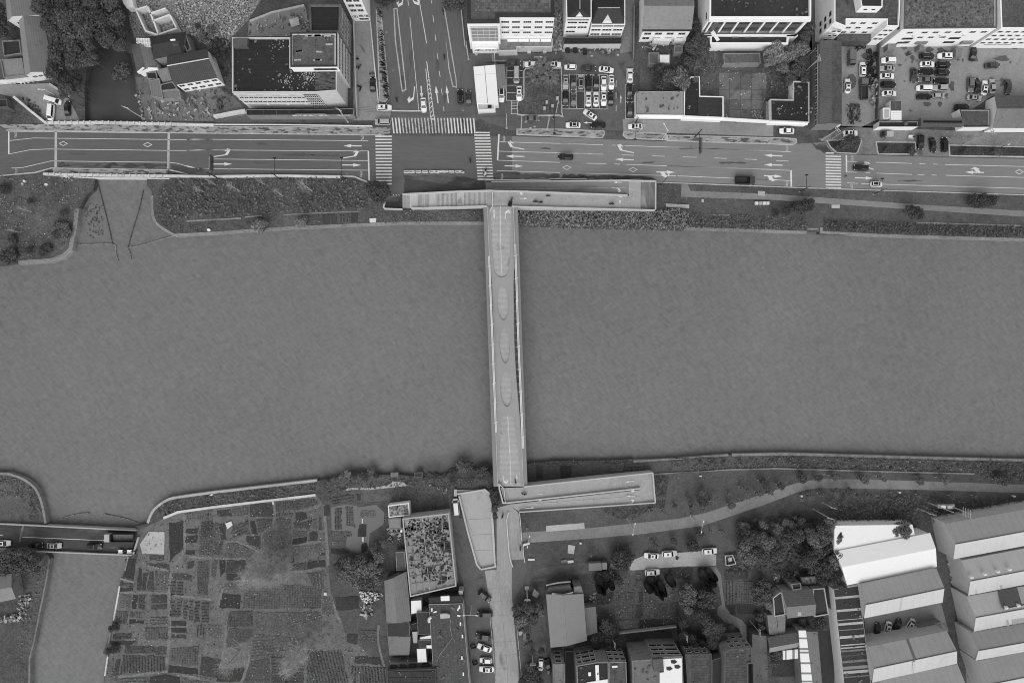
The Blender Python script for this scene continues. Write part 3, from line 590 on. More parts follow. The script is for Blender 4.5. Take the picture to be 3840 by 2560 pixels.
for tab, y0, y1 in (([(960,1832),(1280,1845),(1620,1858)],960,1620),([(915,1930),(1280,1942),(1680,1960)],915,1680)):
    for dx in (0,4):
        b = MB(); yy = [y0+(y1-y0)*i/30 for i in range(31)]; P = [w((interp(tab,y)+dx,y),archz(y)+.3+1.2*math.sin(math.pi*(y-y0)/(y1-y0))) for y in yy]
        for p0, p1 in zip(P,P[1:]): b.tube(p0,p1,.12,n=6,cap=False)
        b.build('arch_pipe', m_rail, fb)
    for k in range(9):
        y = y0+(k+.5)*(y1-y0)/9; x = interp(tab,y); z = archz(y)+.35+1.2*math.sin(math.pi*(y-y0)/(y1-y0)); a_ = w((x-5,y+3),z); c_ = w((x+9,y-2),z)
        b = MB(); b.tube(a_,c_,.08); b.tube(w((x+2,y),z),w((x+2,y),DZ+.4),.07); b.build('lamp_bracket', m_rail, fb)
for i in range(24):
    y = 1005+i*27; ribbon('cross_strut', [(interp(T_CR,y)-3,y),(interp(T_OR,y)-12,y)], .3, DZ-.8, DZ-.3, m_girder, fb)
for y in (800,1150,1450,1800):
    c0 = interp(T_CC,y)
    for dx in (-45,45): b = MB(); v = w((c0+dx,y),DZ); b.tube((v.x,v.y,-5),(v.x,v.y,DZ-.7),.8,n=12); b.build('pier', m_concd, fb)
def bmark(P, z, wd=.12, m=None): return line('lane_line', P, wd, z, m or m_paint, fb)
bmark([(1876,772),(1877,900),(1882,1036)], DZ+.015, .14); bmark([(1904,1560),(1912,1700),(1916,1815)], DZ+.015, .14)
arrow('b',273,308,274,402,parent=fb,z=DZ+.02,m=m_paint,k=.75); arrow('b',381,402,392,318,'r',parent=fb,z=DZ+.02,k=.75); arrow('c',360,1325,372,1400,'l',parent=fb,z=DZ+.02,k=.75); arrow('c',489,1412,487,1316,parent=fb,z=DZ+.02,k=.75)

# --- sloping lanes
def lane(name, st, m, parent, base=-.6):
    """st: list of (edge point a, edge point b, z)"""
    vs = []; fs = []
    for a_, b_, z in st:
        A, B = w(a_, z), w(b_, z); vs += [(A.x,A.y,z),(B.x,B.y,z),(B.x,B.y,base),(A.x,A.y,base)]
    for i in range(len(st)-1):
        o, p = 4*i, 4*i+4; fs += [(o,o+1,p+1,p),(o+1,o+2,p+2,p+1),(o+3,o,p,p+3)]
    fs += [(0,3,2,1),(len(vs)-4,len(vs)-3,len(vs)-2,len(vs)-1)]
    return obj(name, vs, fs, m, parent)
def wall3(name, P, zs, wd, below, above, m, parent):
    b = MB(); ribbon_mb(b, [w(p, z+above) for p,z in zip(P,zs)], wd, [z-below for z in zs], [z+above for z in zs]); return b.build(name, m, parent)
def lerp2(a, b_, t_): return (a[0]+(b_[0]-a[0])*t_, a[1]+(b_[1]-a[1])*t_)
m_rampd = mat('ramp_concrete', 168, .17, sc=(.05,.4,6), stripe=(0,.5,.03,.5), stain=(.2,.64,138,.16))
nr = empty('north_ramp', w((2200,740))); tag(nr, 'switchback concrete cycle ramp beside the main road at the north bridge end', 'ramp')
# inner lane 6 -> 3
i0, i1 = g1('I',1320,882), g1('I',1320,1034); j0, j1 = g1('J',760,925), g1('J',760,1064)
lane('inner_lane', [(i0,i1,DZ-.004)]+[(lerp2(g1('I',1560,880),j0,k/8), lerp2(g1('I',1560,1034),j1,k/8), DZ-.004-3*k/8) for k in range(9)], m_rampd, nr)
k0, k1 = g1('I',1240,775), g1('I',1240,862); l0, l1 = g1('J',760,762), g1('J',760,905)
lane('outer_lane', [(lerp2(k0,l0,k/8), lerp2(k1,l1,k/8), .05+2.95*k/8) for k in range(9)], mat('outer_ramp_concrete', 140, .12, sc=(.05,.4,6), stretch=(0,.3,1), stain=(.3,.58,108,.2)), nr)
slab('turning_landing', pts('J','760,760 892,758 890,1066 760,1066'), -.6, 3.0, m_rampd, nr)
slab('planter_bed', pts('J','895,762 1045,765 1045,1062 892,1062'), -.6, 2.85, mat('dry_planter_soil', 120, .35, sc=(.15,.8,5), stretch=(90,.25,1), stain=(.4,.52,172,.2)), nr)
wall3('centre_wall', [g1('I',1320,868)]+[lerp2(g1('I',1560,872),g1('J',745,915),k/8) for k in range(9)], [DZ]+[DZ-3*k/8 for k in range(9)], .38, 3.2, .95, m_parapet, nr)
wall3('outer_wall', [lerp2(g1('I',1300,768),g1('J',730,752),k/8) for k in range(9)]+[g1('J',1060,760)], [.1+2.9*k/8 for k in range(9)]+[3.0], .32, 3.2, .95, m_parapet, nr)
wall3('end_wall', [g1('J',1057,765),g1('J',1055,1070)], [3.0,3.0], .36, 3.4, .95, m_parapet, nr)
wall3('river_side_wall', [lerp2(g1('I',1530,1040),g1('J',760,1072),k/8) for k in range(9)]+[g1('J',1050,1078)], [DZ-3*k/8 for k in range(9)]+[3.0], .32, 4, .95, m_parapet, nr)
for P, zf in (([lerp2(g1('I',1480,960),g1('J',560,995),k/6) for k in range(7)], lambda k: DZ-.35-2.5*k/6), ([lerp2(g1('I',1330,850),g1('J',560,838),k/6) for k in range(7)], lambda k: .3+2.4*k/6)):
    vs = [w(p,zf(k)+.16) for k,p in enumerate(P)]; Lf, Rt = strip_outline(vs,.12); n = len(vs)
    obj('lane_line', [(*a_,v.z) for a_,v in zip(Rt,vs)]+[(*a_,v.z) for a_,v in zip(Lf,vs)], [(i,i+1,n+i+1,n+i) for i in range(n-1)], m_paintw, nr)
line('lane_line', smooth_path(pts('J','560,995 720,995 790,980 815,930 815,890 790,850 720,838 560,836'),4), .12, 3.03, m_paintw, nr)
def rarrow(reg,x0,y0,x1,y1,z,kind='s',parent=nr): arrow(reg,x0,y0,x1,y1,kind,parent=parent,z=z,k=.62)
rarrow('J',670,800,570,800,3.0); rarrow('J',560,862,655,875,3.02,'r'); rarrow('J',670,958,572,958,3.25); rarrow('J',565,1040,655,1028,3.25,'l'); rarrow('I',1600,996,1700,996,5.85); rarrow('I',1705,915,1610,925,5.85,'l')
# platform and stair
ns_ = empty('stair', w((1660,760))); tag(ns_, 'wide pale outdoor stair in four flights climbing to the footbridge', 'stair')
slab('platform', pts('I','1250,872 1325,870 1325,1036 1255,1036'), DZ-.8, DZ-.008, m_conc, ns_)
nl = lambda x: interp([(320,912),(930,882),(1290,872)], x); sl_ = lambda x: interp([(320,1056),(1260,1032),(1300,1032)], x)
fl = [(320,408,8),(495,620,10),(690,930,17),(1005,1250,18)]; nst = sum(f_[2] for f_ in fl); k = 0; zc = 0
lane('step_gap_base', [(g1('I',x,nl(x)),g1('I',x,sl_(x)),max(.01,zz-.34)) for x,zz in ((320,.05),(408,DZ*8/54),(495,DZ*8/54),(620,DZ*18/54),(690,DZ*18/54),(930,DZ*35/54),(1005,DZ*35/54),(1250,DZ))], m_roofmid, ns_)  # darker slope below the treads, drawing lines in the gaps between steps
prev = 320; m_step = mat('stair_step', 190, .12, sc=(.2,1,6), stain=(.35,.6,120,.12), objr=.1); stepsw = []
def tread(x0, x1, z, name='step'):
    P = [g1('I',x0,nl(x0)), g1('I',x1,nl(x1)), g1('I',x1,sl_(x1)), g1('I',x0,sl_(x0))]; return slab(name, P, max(-.5,z-1.2), z, m_step, ns_)
for fi, (x0, x1, n) in enumerate(fl):
    if fi: tread(prev, x0, zc, 'landing')
    for i in range(n):
        zc = DZ*(k+1)/(nst+1); k += 1; xa = x0+(x1-x0)*i/n; tread(xa+.24*(x1-x0)/n, x0+(x1-x0)*(i+1)/n, zc)
    prev = x1
zst = lambda x: DZ*interp([(320,.0),(408,8/54),(495,8/54),(620,18/54),(690,18/54),(930,35/54),(1005,35/54),(1250,1.0)], x)
for nm_, yf, xs in (('side_wall', lambda x: nl(x)-6, (320,408,495,620,690,930,1005,1250,1320)), ('side_wall', lambda x: sl_(x)+6, (420,495,620,690,930,1005,1250))):
    wall3(nm_, [g1('I',x,yf(x)) for x in xs], [zst(x) for x in xs], .45, 1.6, .85, m_parapet, ns_)
wall3('cross_rail', pts('I','1312,885 1312,1035 1285,1090'), [DZ,DZ,DZ], .15, 0, 1.0, m_rail, ns_)
slab('stair_foot_landing', pts('I','115,1000 320,985 320,1060 125,1060'), -.2, .1, m_roofdark, ns_)
ribbon('foot_wall', pts('I','125,990 112,1050 125,1065 320,1072'), .45, 0, .9, m_parapet, ns_)
for x, y in ((192,918),(228,920),(257,920),(286,920)):
    b = MB(); v = w(g1('I',x,y)); b.tube((v.x,v.y,0),(v.x,v.y,.75),.12,.11,8); b.tube((v.x,v.y,.75),(v.x,v.y,.9),.13,.04,8); o = b.build('bollard', m_rail); tag(o, f'white bollard at the stair foot, {ordn((x-190)//30)} from the left', 'bollard', 'bollards at the stair foot')
# --- south ramp
sr = empty('south_ramp', w((2150,1850))); tag(sr, 'switchback concrete cycle ramp in the park at the south bridge end', 'ramp')
sa0, sa1 = g1('S',1452,380), g1('S',1460,530); su0, su1 = g1('U',1475,232), g1('U',1475,378)
lane('inner_lane', [(g1('S',1400,378),g1('S',1450,535),DZ-.004),(g1('S',1640,372),g1('S',1640,520),DZ-.004)]+[(lerp2(g1('S',1640,372),su0,k/8), lerp2(g1('S',1640,520),su1,k/8), DZ-.004-3*k/8) for k in range(1,9)], m_rampd, sr)
lane('outer_lane', [(lerp2(g1('U',20,560),g1('U',1475,400),k/8), lerp2(g1('U',140,640),g1('U',1475,548),k/8), .06+2.94*k/8) for k in range(9)], m_rampd, sr)
slab('turning_landing', pts('U','1475,228 1612,215 1632,540 1475,550'), -.6, 3.0, m_rampd, sr)
wall3('centre_wall', [lerp2(g1('U',0,545),g1('U',1475,385),k/8) for k in range(9)], [DZ-3*k/8 for k in range(9)], .38, 3.2, .95, m_parapet, sr)
wall3('park_side_wall', [lerp2(g1('U',140,645),g1('U',1640,542),k/8) for k in range(9)], [.1+2.9*k/8 for k in range(9)], .32, 3.2, .95, m_parapet, sr)
wall3('river_side_wall', [lerp2(g1('U',190,365),g1('U',1610,212),k/8) for k in range(9)], [DZ-3*k/8 for k in range(9)], .32, 4, .95, m_parapet, sr)
wall3('end_wall', pts('U','1612,212 1640,540'), [3.0,3.0], .36, 3.4, .95, m_parapet, sr)
wall3('back_wall', pts('S','1385,330 1390,395 1430,545 1480,545'), [DZ]*4, .4, 5, .9, m_parapet, sr)
wall3('stair_rail', pts('S','1395,340 1440,390 1455,540'), [DZ]*3, .12, 0, 1.0, m_rail, sr)
for P, zf in (([lerp2(g1('U',350,418),g1('U',1290,325),k/6) for k in range(7)], lambda k: DZ-.7-2.0*k/6),([lerp2(g1('U',220,560),g1('U',1290,482),k/6) for k in range(7)], lambda k: .35+2.25*k/6)):
    vs = [w(p,zf(k)+.14) for k,p in enumerate(P)]; Lf, Rt = strip_outline(vs,.12); n = len(vs)
    obj('lane_line', [(*a_,v.z) for a_,v in zip(Rt,vs)]+[(*a_,v.z) for a_,v in zip(Lf,vs)], [(i,i+1,n+i+1,n+i) for i in range(n-1)], m_paintw, sr)
line('lane_line', smooth_path(pts('U','1290,325 1450,308 1510,325 1545,375 1545,420 1510,465 1440,475 1290,484'),4), .12, 3.03, m_paintw, sr)
rarrow('U',1380,276,1285,290,3.45,parent=sr); rarrow('U',1285,348,1390,362,3.45,'r',sr); rarrow('U',1400,440,1297,445,3.0,parent=sr); rarrow('U',1300,530,1390,508,2.95,'l',sr); rarrow('U',285,468,392,462,5.6,parent=sr); rarrow('U',390,402,290,392,5.6,'r',sr); rarrow('U',210,596,315,590,.65,parent=sr)
# --- walled platform of the old crossing
op = empty('old_abutment', w(g1('S',1170,800))); tag(op, 'walled tapering concrete platform left of the street to the footbridge', 'platform')
opP = pts('S','920,400 1230,395 1285,440 1300,590 1335,1170 1330,1245 1180,1275 1140,1220 1040,860 940,480')
slab('deck', opP, -.5, .5, mat('platform_concrete', 178, .1, sc=(.06,.5,6), stretch=(90,.5,1), stain=(.14,.6,108,.12)), op)
ribbon('parapet', pts('S','905,395 905,470'), .9, 0, 1.3, m_concl, op)
ribbon('parapet', pts('S','945,470 1040,860 1140,1220 1180,1272'), .5, 0, 1.2, m_parapet, op); ribbon('parapet', pts('S','900,450 1230,398 1282,440 1300,600 1335,1170 1345,1245 1185,1278'), .45, 0, 1.2, m_parapet, op)
for q in ('1050,725 1300,712','1090,895 1310,885','1125,1065 1320,1060'): line('slab_joint', pts('S',q), .1, .51, m_concd, op)
def fence(name, reg, s, label, h=1.05, post=2.0, cat='railing', m=m_rail, rails=2, r=.05, group=None, wd=None):
    P = pts(reg, s) if isinstance(s, str) else s; Wp = wl(P); root = empty(name, Wp[0]); tag(root, label, cat, group)
    b = MB()
    for i in range(rails):
        zz = h*(1-.45*i)
        for p0, p1 in zip(Wp,Wp[1:]):
            b.tube((p0.x,p0.y,zz),(p1.x,p1.y,zz),r,n=5)
    b.build('rail', m, root)
    Ls = [(q-p).length for p,q in zip(Wp,Wp[1:])]; tot = sum(Ls); n = max(2,int(tot/post)+1)
    pm = MB(); pm.box(0,0,h/2,.12,.12,h); me = pm.mesh('post', m)
    for i in range(n):
        d = tot*i/(n-1); j = 0
        while j < len(Ls)-1 and d > Ls[j]: d -= Ls[j]; j += 1
        p = Wp[j].lerp(Wp[j+1], min(1,d/max(Ls[j],1e-6))); part('post', me, root, (p.x-Wp[0].x,p.y-Wp[0].y,0))
    return root
fence('railing','S','1490,640 1470,720 1480,870 1495,1060 1515,1180 1540,1240','pale median railing on the street leading to the footbridge',r=.11)
fence('railing','S','1310,600 1325,800 1345,1170','white railing along the right side of the walled platform',r=.09)
fence('railing','S','1612,650 1625,780 1635,945','white railing at the lawn corner below the south ramp',r=.09)
fence('railing','S','1650,1000 1655,1100 1670,1190','white railing beside the park path entrance',r=.09)
fence('railing','G','0,205 1000,208 2050,222','long white railing along the pavement below the big dark-roofed building',r=.1,post=3)
fence('railing','I','1240,758 1930,755 1950,742 2352,745','low guard rail between the main road and the north ramp',r=.07)
# --- road bridge over the top left canal
rb = empty('road_bridge', w(g1('F',1100,340),-2.4)); tag(rb, 'white parapets of the road bridge over the upper left canal', 'bridge parapet')
ribbon('parapet', pts('F','435,78 1000,75 1740,92 2091,98'), .75, -1.5, .95, m_whitecap, rb); ribbon('parapet', pts('F','420,580 900,590 1480,598 1740,600 2091,606')+pts('G','1000,760 1690,772'), .7, -1.5, .95, m_whitecap, rb)
ribbon('ledge', pts('F','590,605 900,620 1330,622 1660,628'), .35, -1.5, .1, m_whitecap, rb)
pm = MB(); pm.box(0,0,.6,.35,.9,1.25); pme = pm.mesh('parapet_post', m_whitecap)
for i in range(21):
    x = 460+i*61; p = w(g1('F',x,interp([(435,78),(1000,75),(1740,92)],x)),.9); part('parapet_post', pme, rb, (p.x-rb.location.x,p.y-rb.location.y,2.45))
for i in range(19):
    x = 470+i*62; p = w(g1('F',x,interp([(420,582),(900,592),(1740,602)],x)),.9); part('parapet_post', pme, rb, (p.x-rb.location.x,p.y-rb.location.y,2.45))
slab('underdeck', pts('F','860,120 1560,120 1560,590 860,590'), -1.4, -.05, m_concd, rb)
# --- row of water barriers across the side entrance
bpos = [(370,665,0),(427,664,3),(463,666,0),(500,664,2),(535,667,0),(572,664,0),(608,668,0),(650,664,3),(697,665,-10),(740,660,4),(798,660,3),(832,664,0),(864,662,0),(898,668,0),(935,664,2),(975,665,-14)]
bb = MB(); bb.box(0,0,.12,1.55,.5,.24); bb.box(0,.2,.55,1.55,.1,.64); bb.box(0,-.2,.55,1.55,.1,.64); bb.box(-.72,0,.55,.1,.5,.64); bb.box(.72,0,.55,.1,.5,.64); bme = bb.mesh('shell', m_white)
bi = MB(); bi.box(0,0,.34,1.34,.3,.2); bim = bi.mesh('inner', m_black)
bpos = bpos[::1][:11] if False else [bpos[i] for i in (0,1,3,5,7,8,9,10,12,14,15)]
for i, (x,y,a_) in enumerate(bpos):
    o = empty('water_barrier', w(g1('I',x,y),Z2), R(a_)); tag(o, f'white hollow traffic barrier in the row on the crossing, {ordn(i)} from the left', 'barrier', 'white barriers on the crossing')
    part('shell', bme, o, sc=(1.1,1,1)); part('recess', bim, o)
# ============================================================ BUILDINGS
WINM = {}
m_clut = mat('roof_clutter_pieces',100,.2,island=.5)
def inpoly(x, y, P):
    c = False; j = len(P)-1
    for i in range(len(P)):
        if (P[i][1] > y) != (P[j][1] > y) and x < (P[j][0]-P[i][0])*(y-P[i][1])/(P[j][1]-P[i][1])+P[i][0]: c = not c
        j = i
    return c
def winmesh(wd, ht, n, border=.1):
    k = (round(wd,2), round(ht,2), n)
    if k in WINM: return WINM[k]
    f_ = MB(); f_.box(0,-.03,0,wd,.1,ht)
    pw = (wd-border*(n+1))/n; p = MB(); p.box(0,-.05,0,pw,.1,ht-2*border)
    WINM[k] = (f_.mesh('window', m_frame), p.mesh('pane', m_glass), [-wd/2+border+pw/2+i*(pw+border) for i in range(n)]); return WINM[k]
def side(P, d):
    D = {'S':(0,-1),'N':(0,1),'E':(1,0),'W':(-1,0)}[d]; best = None
    P = ccw([Vector(p[:2]) for p in P])
    for i in range(len(P)):
        a_, b_ = P[i], P[(i+1)%len(P)]; e = b_-a_; s_ = (e.y*D[0]-e.x*D[1])
        if best is None or s_ > best[0]: best = (s_, a_, b_)
    return best[1], best[2]
def windows(root, A, B, zs, us, wd=1.5, ht=1.5, n=2, fm=None, pm=None):
    A = Vector(A[:2]); B = Vector(B[:2]); rz = math.atan2(B.y-A.y, B.x-A.x); fme, pme, xs = winmesh(wd, ht, n)
    if isinstance(us, int): us = [(i+.5)/us for i in range(us)]
    for z in zs:
        for u in us:
            p = A.lerp(B,u); o = part('window', fme, root, (p.x-root.location.x,p.y-root.location.y,z), rz, m=fm)
            for x in xs: part('pane', pme, o, (x,0,0), m=pm)
def flat(name, label, reg, s, h, wall=m_white, roof=m_roofdark, par=.5, pw=.28, at=None, cat='building', base=-.3, root=None, cap=None):
    P = pts(reg, s) if isinstance(s, str) else s
    q = ccw([v[:2] for v in wl(P, h if at is None else at)]); c = sum((Vector(v) for v in q), Vector((0,0)))/len(q)
    top = root is None
    if top: root = tag(empty(name, (c.x,c.y,0)), label, cat)
    ins = inset(q, pw); n = len(q); zr = h-par
    vs = [(*v,base) for v in q]+[(*v,h) for v in q]+[(*v,h) for v in ins]+[(*v,zr) for v in ins]; fs = []
    for i in range(n):
        j = (i+1)%n
        fs += [(i,j,n+j,n+i),(2*n+i,2*n+j,3*n+j,3*n+i)]
        if not cap: fs.append((n+i,n+j,2*n+j,2*n+i))
    obj('wall', vs, fs, wall, root)
    obj('roof', [(*v,zr+.005) for v in ins], [tuple(range(n))], roof, root)
    ar = abs(area(ins))
    if ar > 70 and roof not in (m_sheetwhite,) and (top or h > 9):
        rc = random.Random(int(ar*100)); cb = MB(); xs = [v[0] for v in ins]; ys = [v[1] for v in ins]
        for i in range(int(ar/5)):
            x, y = rc.uniform(min(xs),max(xs)), rc.uniform(min(ys),max(ys)); k_ = rc.choice((.12,.2,.35,.35,.6))
            if inpoly(x,y,ins): cb.box(x,y,zr+.12,k_*rc.uniform(.7,2.5),k_,.2,rc.uniform(0,3) if k_ > .3 else rc.choice((0,1.57)))
        if cb.f: cb.build('roof_clutter', m_clut, root, kind='stuff')
    if cap: obj('parapet_cap', [(*v,h) for v in q]+[(*v,h) for v in ins], [(i,(i+1)%n,n+(i+1)%n,n+i) for i in range(n)], cap, root)
    return root, q
def gable(name, label, reg, s, he, hr, wall=m_white, roof=m_roofdark, roof2=None, t=.5, th=.14, ov=.35, cat='building', ends=(None,None), root=None, hip=0., ridge=None):
    P = pts(reg, s) if isinstance(s, str) else s
    a_, b_, c_, d_ = [Vector(v[:2]) for v in wl(P, he)]
    if root is None: root = tag(empty(name, (*((a_+b_+c_+d_)/4),0)), label, cat)
    if isinstance(t, (int,float)): t = (t,t)
    r0 = a_.lerp(d_,t[0]); r1 = b_.lerp(c_,t[1]); ax = (r1-r0)
    if hip: r0, r1 = r0+ax*hip, r1-ax*hip
    i_ = .25                              # walls stand inside the eaves
    ctr = (a_+b_+c_+d_)/4; W_ = [p+(ctr-p).normalized()*i_*1.4 for p in (a_,b_,c_,d_)]
    rw0, rw1 = r0+ax.normalized()*i_, r1-ax.normalized()*i_
    vs = [(*p,-.3) for p in W_]+[(*p,he) for p in W_]+[(*rw0,hr-.06),(*rw1,hr-.06)]
    obj('wall', vs, [(0,1,5,4),(1,2,6,5),(2,3,7,6),(3,0,4,7),(4,5,9,8),(6,7,8,9),(5,6,9),(7,4,8)], wall, root)
    def slope(P3, m, nm='roof_slope'):
        n = len(P3); obj(nm, P3+[(x,y,z-th) for x,y,z in P3], [tuple(range(n)), tuple(range(2*n-1,n-1,-1))]+[(i,n+i,n+(i+1)%n,(i+1)%n) for i in range(n)], m, root)
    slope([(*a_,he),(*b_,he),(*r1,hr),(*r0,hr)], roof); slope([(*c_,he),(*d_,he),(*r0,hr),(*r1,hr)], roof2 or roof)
    if hip: slope([(*b_,he),(*c_,he),(*r1,hr)], roof); slope([(*d_,he),(*a_,he),(*r0,hr)], roof)
    if ridge: b = MB(); b.tube((*r0,hr+.03),(*r1,hr+.03),.14,n=5); b.build('ridge_cap', ridge, root)
    return root, ccw([tuple(p) for p in W_])
def pavers(root, q4, nx, ny, z, m, gap=.04, th=.05):      # q4: four corners (world xy)
    q = [Vector(v[:2]) for v in q4]; me = None
    lx = (q[1]-q[0]).length/nx; ly = (q[3]-q[0]).length/ny; b = MB(); b.box(0,0,th/2,lx-gap,ly-gap,th); me = b.mesh('paver', m); rz = math.atan2(q[1].y-q[0].y, q[1].x-q[0].x)
    for i in range(nx):
        for j in range(ny):
            u, v = (i+.5)/nx, (j+.5)/ny; p = q[0].lerp(q[1],u).lerp(q[3].lerp(q[2],u),v)
            part('paver', me, root, (p.x-root.location.x,p.y-root.location.y,z+random.uniform(0,.012)), rz)
def text(body, A, B, z, size, m, root, stretch=1., name='lettering', out=.06):     # upright lettering on a wall from A to B
    cu = bpy.data.curves.new(name,'FONT'); cu.body = body; cu.size = size; cu.align_x = 'CENTER'; cu.align_y = 'CENTER'; cu.extrude = .02
    o = bpy.data.objects.new(name, cu); COL.objects.link(o)
    me = bpy.data.meshes.new_from_object(o.evaluated_get(bpy.context.evaluated_depsgraph_get())); bpy.data.objects.remove(o)
    me.materials.clear(); me.materials.append(m); A = Vector(A[:2]); B = Vector(B[:2]); p = (A+B)/2; d = (B-A).normalized(); nrm = Vector((d.y,-d.x)); p += nrm*out
    q = part(name, me, root, (p.x-root.location.x,p.y-root.location.y,z)); q.rotation_euler = (R(90),0,math.atan2(d.y,d.x)); q.scale = (stretch,1,1); return q
def bx(name, root, reg, s, z0, z1, m): return slab(name, pts(reg, s), z0, z1, m, root)
_acb = MB(); _acb.box(0,-.22,0,.85,.4,.6); _ac = _acb.mesh('air_conditioner', m_frame)
def acs(root, A, B, lst):
    A = Vector(A[:2]); B = Vector(B[:2]); rz = math.atan2(B.y-A.y,B.x-A.x)
    for u, z in lst: p = A.lerp(B,u); part('air_conditioner', _ac, root, (p.x-root.location.x,p.y-root.location.y,z), rz)
m_pv = mat('roof_paver', 104, .2, sc=(.2,.9,5), objr=.28); m_pvd = mat('roof_paver_dark', 84, .2, sc=(.2,.9,5), objr=.22)
m_rib = mat('ribbed_dark_roof', 78, .16, sc=(.08,.6,5), stripe=(12,.55,.22,.5), stain=(.3,.62,62,.2))
m_ribl = mat('ribbed_pale_roof', 122, .14, sc=(.08,.6,5), stripe=(8,.6,.12,.5), stain=(.4,.62,96,.2))
m_tile = mat('clay_tile_roof', 96, .24, sc=(.1,.9,5), stripe=(90,.5,.16,.5), stain=(.4,.58,74,.2))
m_pale = mat('weathered_pale_roof', 142, .14, sc=(.1,.8,6), stain=(1.1,.66,92,.08))
m_sandy = mat('faded_fibre_roof', 128, .16, sc=(.1,.8,6), stain=(.9,.64,86,.1))

# ---- upper left corner
root, q = gable('barn','','A','40,-300 80,240 415,165 380,-300',6.5,8.6,m_white_stained,m_pale,m_ribl,t=.3); tag(root,'barn with ribbed roof and white gable wall at the upper left corner','barn')
windows(root, *side(q,'S'), [4.2], [.2,.45,.8], 1.2,1.0,1); windows(root, *side(q,'S'), [2.0], [.15,.5], 1.1,1.0,1)
root, q = gable('barn','','A','205,205 275,840 600,790 470,200',5.2,7.2,m_white_stained,m_pale,m_ribl,t=(.38,.34)); tag(root,'long barn with pale west slope and ribbed dark east slope beside the big trees','barn')
windows(root, *side(q,'S'), [3.4], [.2,.4,.6,.8], 1.3,1.3,2)
flat('shed','dark flat-roofed shed with a curled pale hose on its roof','A','20,450 215,438 235,590 40,622',3,m_greywall,m_roofdark,cat='shed')
flat('shed','pale concrete-roofed shed below the hose shed','A','0,660 240,640 272,835 40,862',3.2,m_greywall,m_pale,cat='shed')
flat('shed','small dark lean-to at the left edge above the roadside wall','A','-30,1090 75,1090 85,1180 -30,1185',2.5,m_darkwall,m_roofdark,cat='shed')
root, q = gable('canal_house','','A','1440,490 1510,805 1735,752 1658,515',4,5.2,m_white,m_tile,m_ribl,t=.55); tag(root,'narrow ribbed-roof house with white gable edge on the canal bank','house')
b = MB(); ribbon_mb(b, [Vector((v.x,v.y,5.0)) for v in wl(pts('A','1515,800 1575,752 1735,757'),5)], .5, 4.2, 5.0); b.build('gable_edge', m_white, root)
tr = tag(empty('roof_terrace', w(g1('A',1575,465))),'white slatted roof terrace above the canal house','terrace')
bx('wall',tr,'A','1500,420 1655,425 1660,515 1520,515',-.3,4.4,m_white_stained)
for i in range(6): ribbon('slat', [g1('A',1503+i*27,420),g1('A',1518+i*27,512)], .18, 4.7, 4.85, m_white, tr)
for y in (425,470,508): ribbon('beam', [g1('A',1500,y),g1('A',1660,y+3)], .15, 4.45, 4.68, m_white, tr)
root, q = gable('house','','A','1650,405 2050,352 2005,590 1690,655',6,7.4,m_greywall,m_roofdark,t=.48,hip=.12); tag(root,'house with dark hipped roof and small white skylight behind the canal house','house')
bx('skylight',root,'A','1875,435 1930,430 1932,447 1880,452',6.6,7.5,m_white); bx('roof_hatch',root,'A','1895,455 1945,448 1965,505 1915,515',6.2,7.1,m_roofmid)
flat('annex','dark lean-to roof at the right end of the hipped house','A','2000,430 2050,375 2105,540 2060,575',5,m_greywall,m_roofdark,cat='annex')
root, q = gable('house','','A','1840,622 2285,540 2395,860 1925,940',6.5,8.4,m_white,m_rib,t=.42,ridge=m_frame); tag(root,'large ribbed-roof house with white windowed south wall near the rubble','house')
windows(root, *side(q,'S'), [4.9,2.0], 5, 1.7,1.4,2)
for s_, h_, m_, l_ in (('1720,772 1850,742 1890,880 1792,905',3,m_pale,'pale mossy lean-to roof left of the ribbed house'),('1770,930 1900,898 1960,985 1772,1006',3,m_roofdark,'small dark sheet roof below the ribbed house'),('1640,895 1755,862 1800,1090 1672,1062',3.2,m_ribl,'ribbed pale roof in the courtyard by the canal'),('1610,800 1720,790 1740,880 1620,870',2.6,m_roofblk,'black tarpaulin roof under the white gable edge'),('1772,1010 1975,985 1995,1085 1780,1095',2.8,m_sandy,'faded flat roof at the courtyard end')):
    flat('shed',l_,'A',s_,h_,m_greywall,m_,par=.08,cat='shed')
rh = tag(empty('ruined_house', w(g1('A',1720,230))),'roofless half-demolished house with white partition walls','ruin')
for s_ in ('1490,110 1620,70','1500,120 1600,335','1625,72 1690,230 1745,380','1650,152 1825,92','1692,228 1872,162','1872,165 1945,312','1745,380 1950,312','1600,340 1740,386'): ribbon('partition_wall', pts('A',s_), .45, -.2, 3.0, m_white_stained, rh)
bx('tarpaulin',rh,'A','1325,-60 1440,-60 1475,75 1400,95 1360,40',-.2,2.6,m_white)
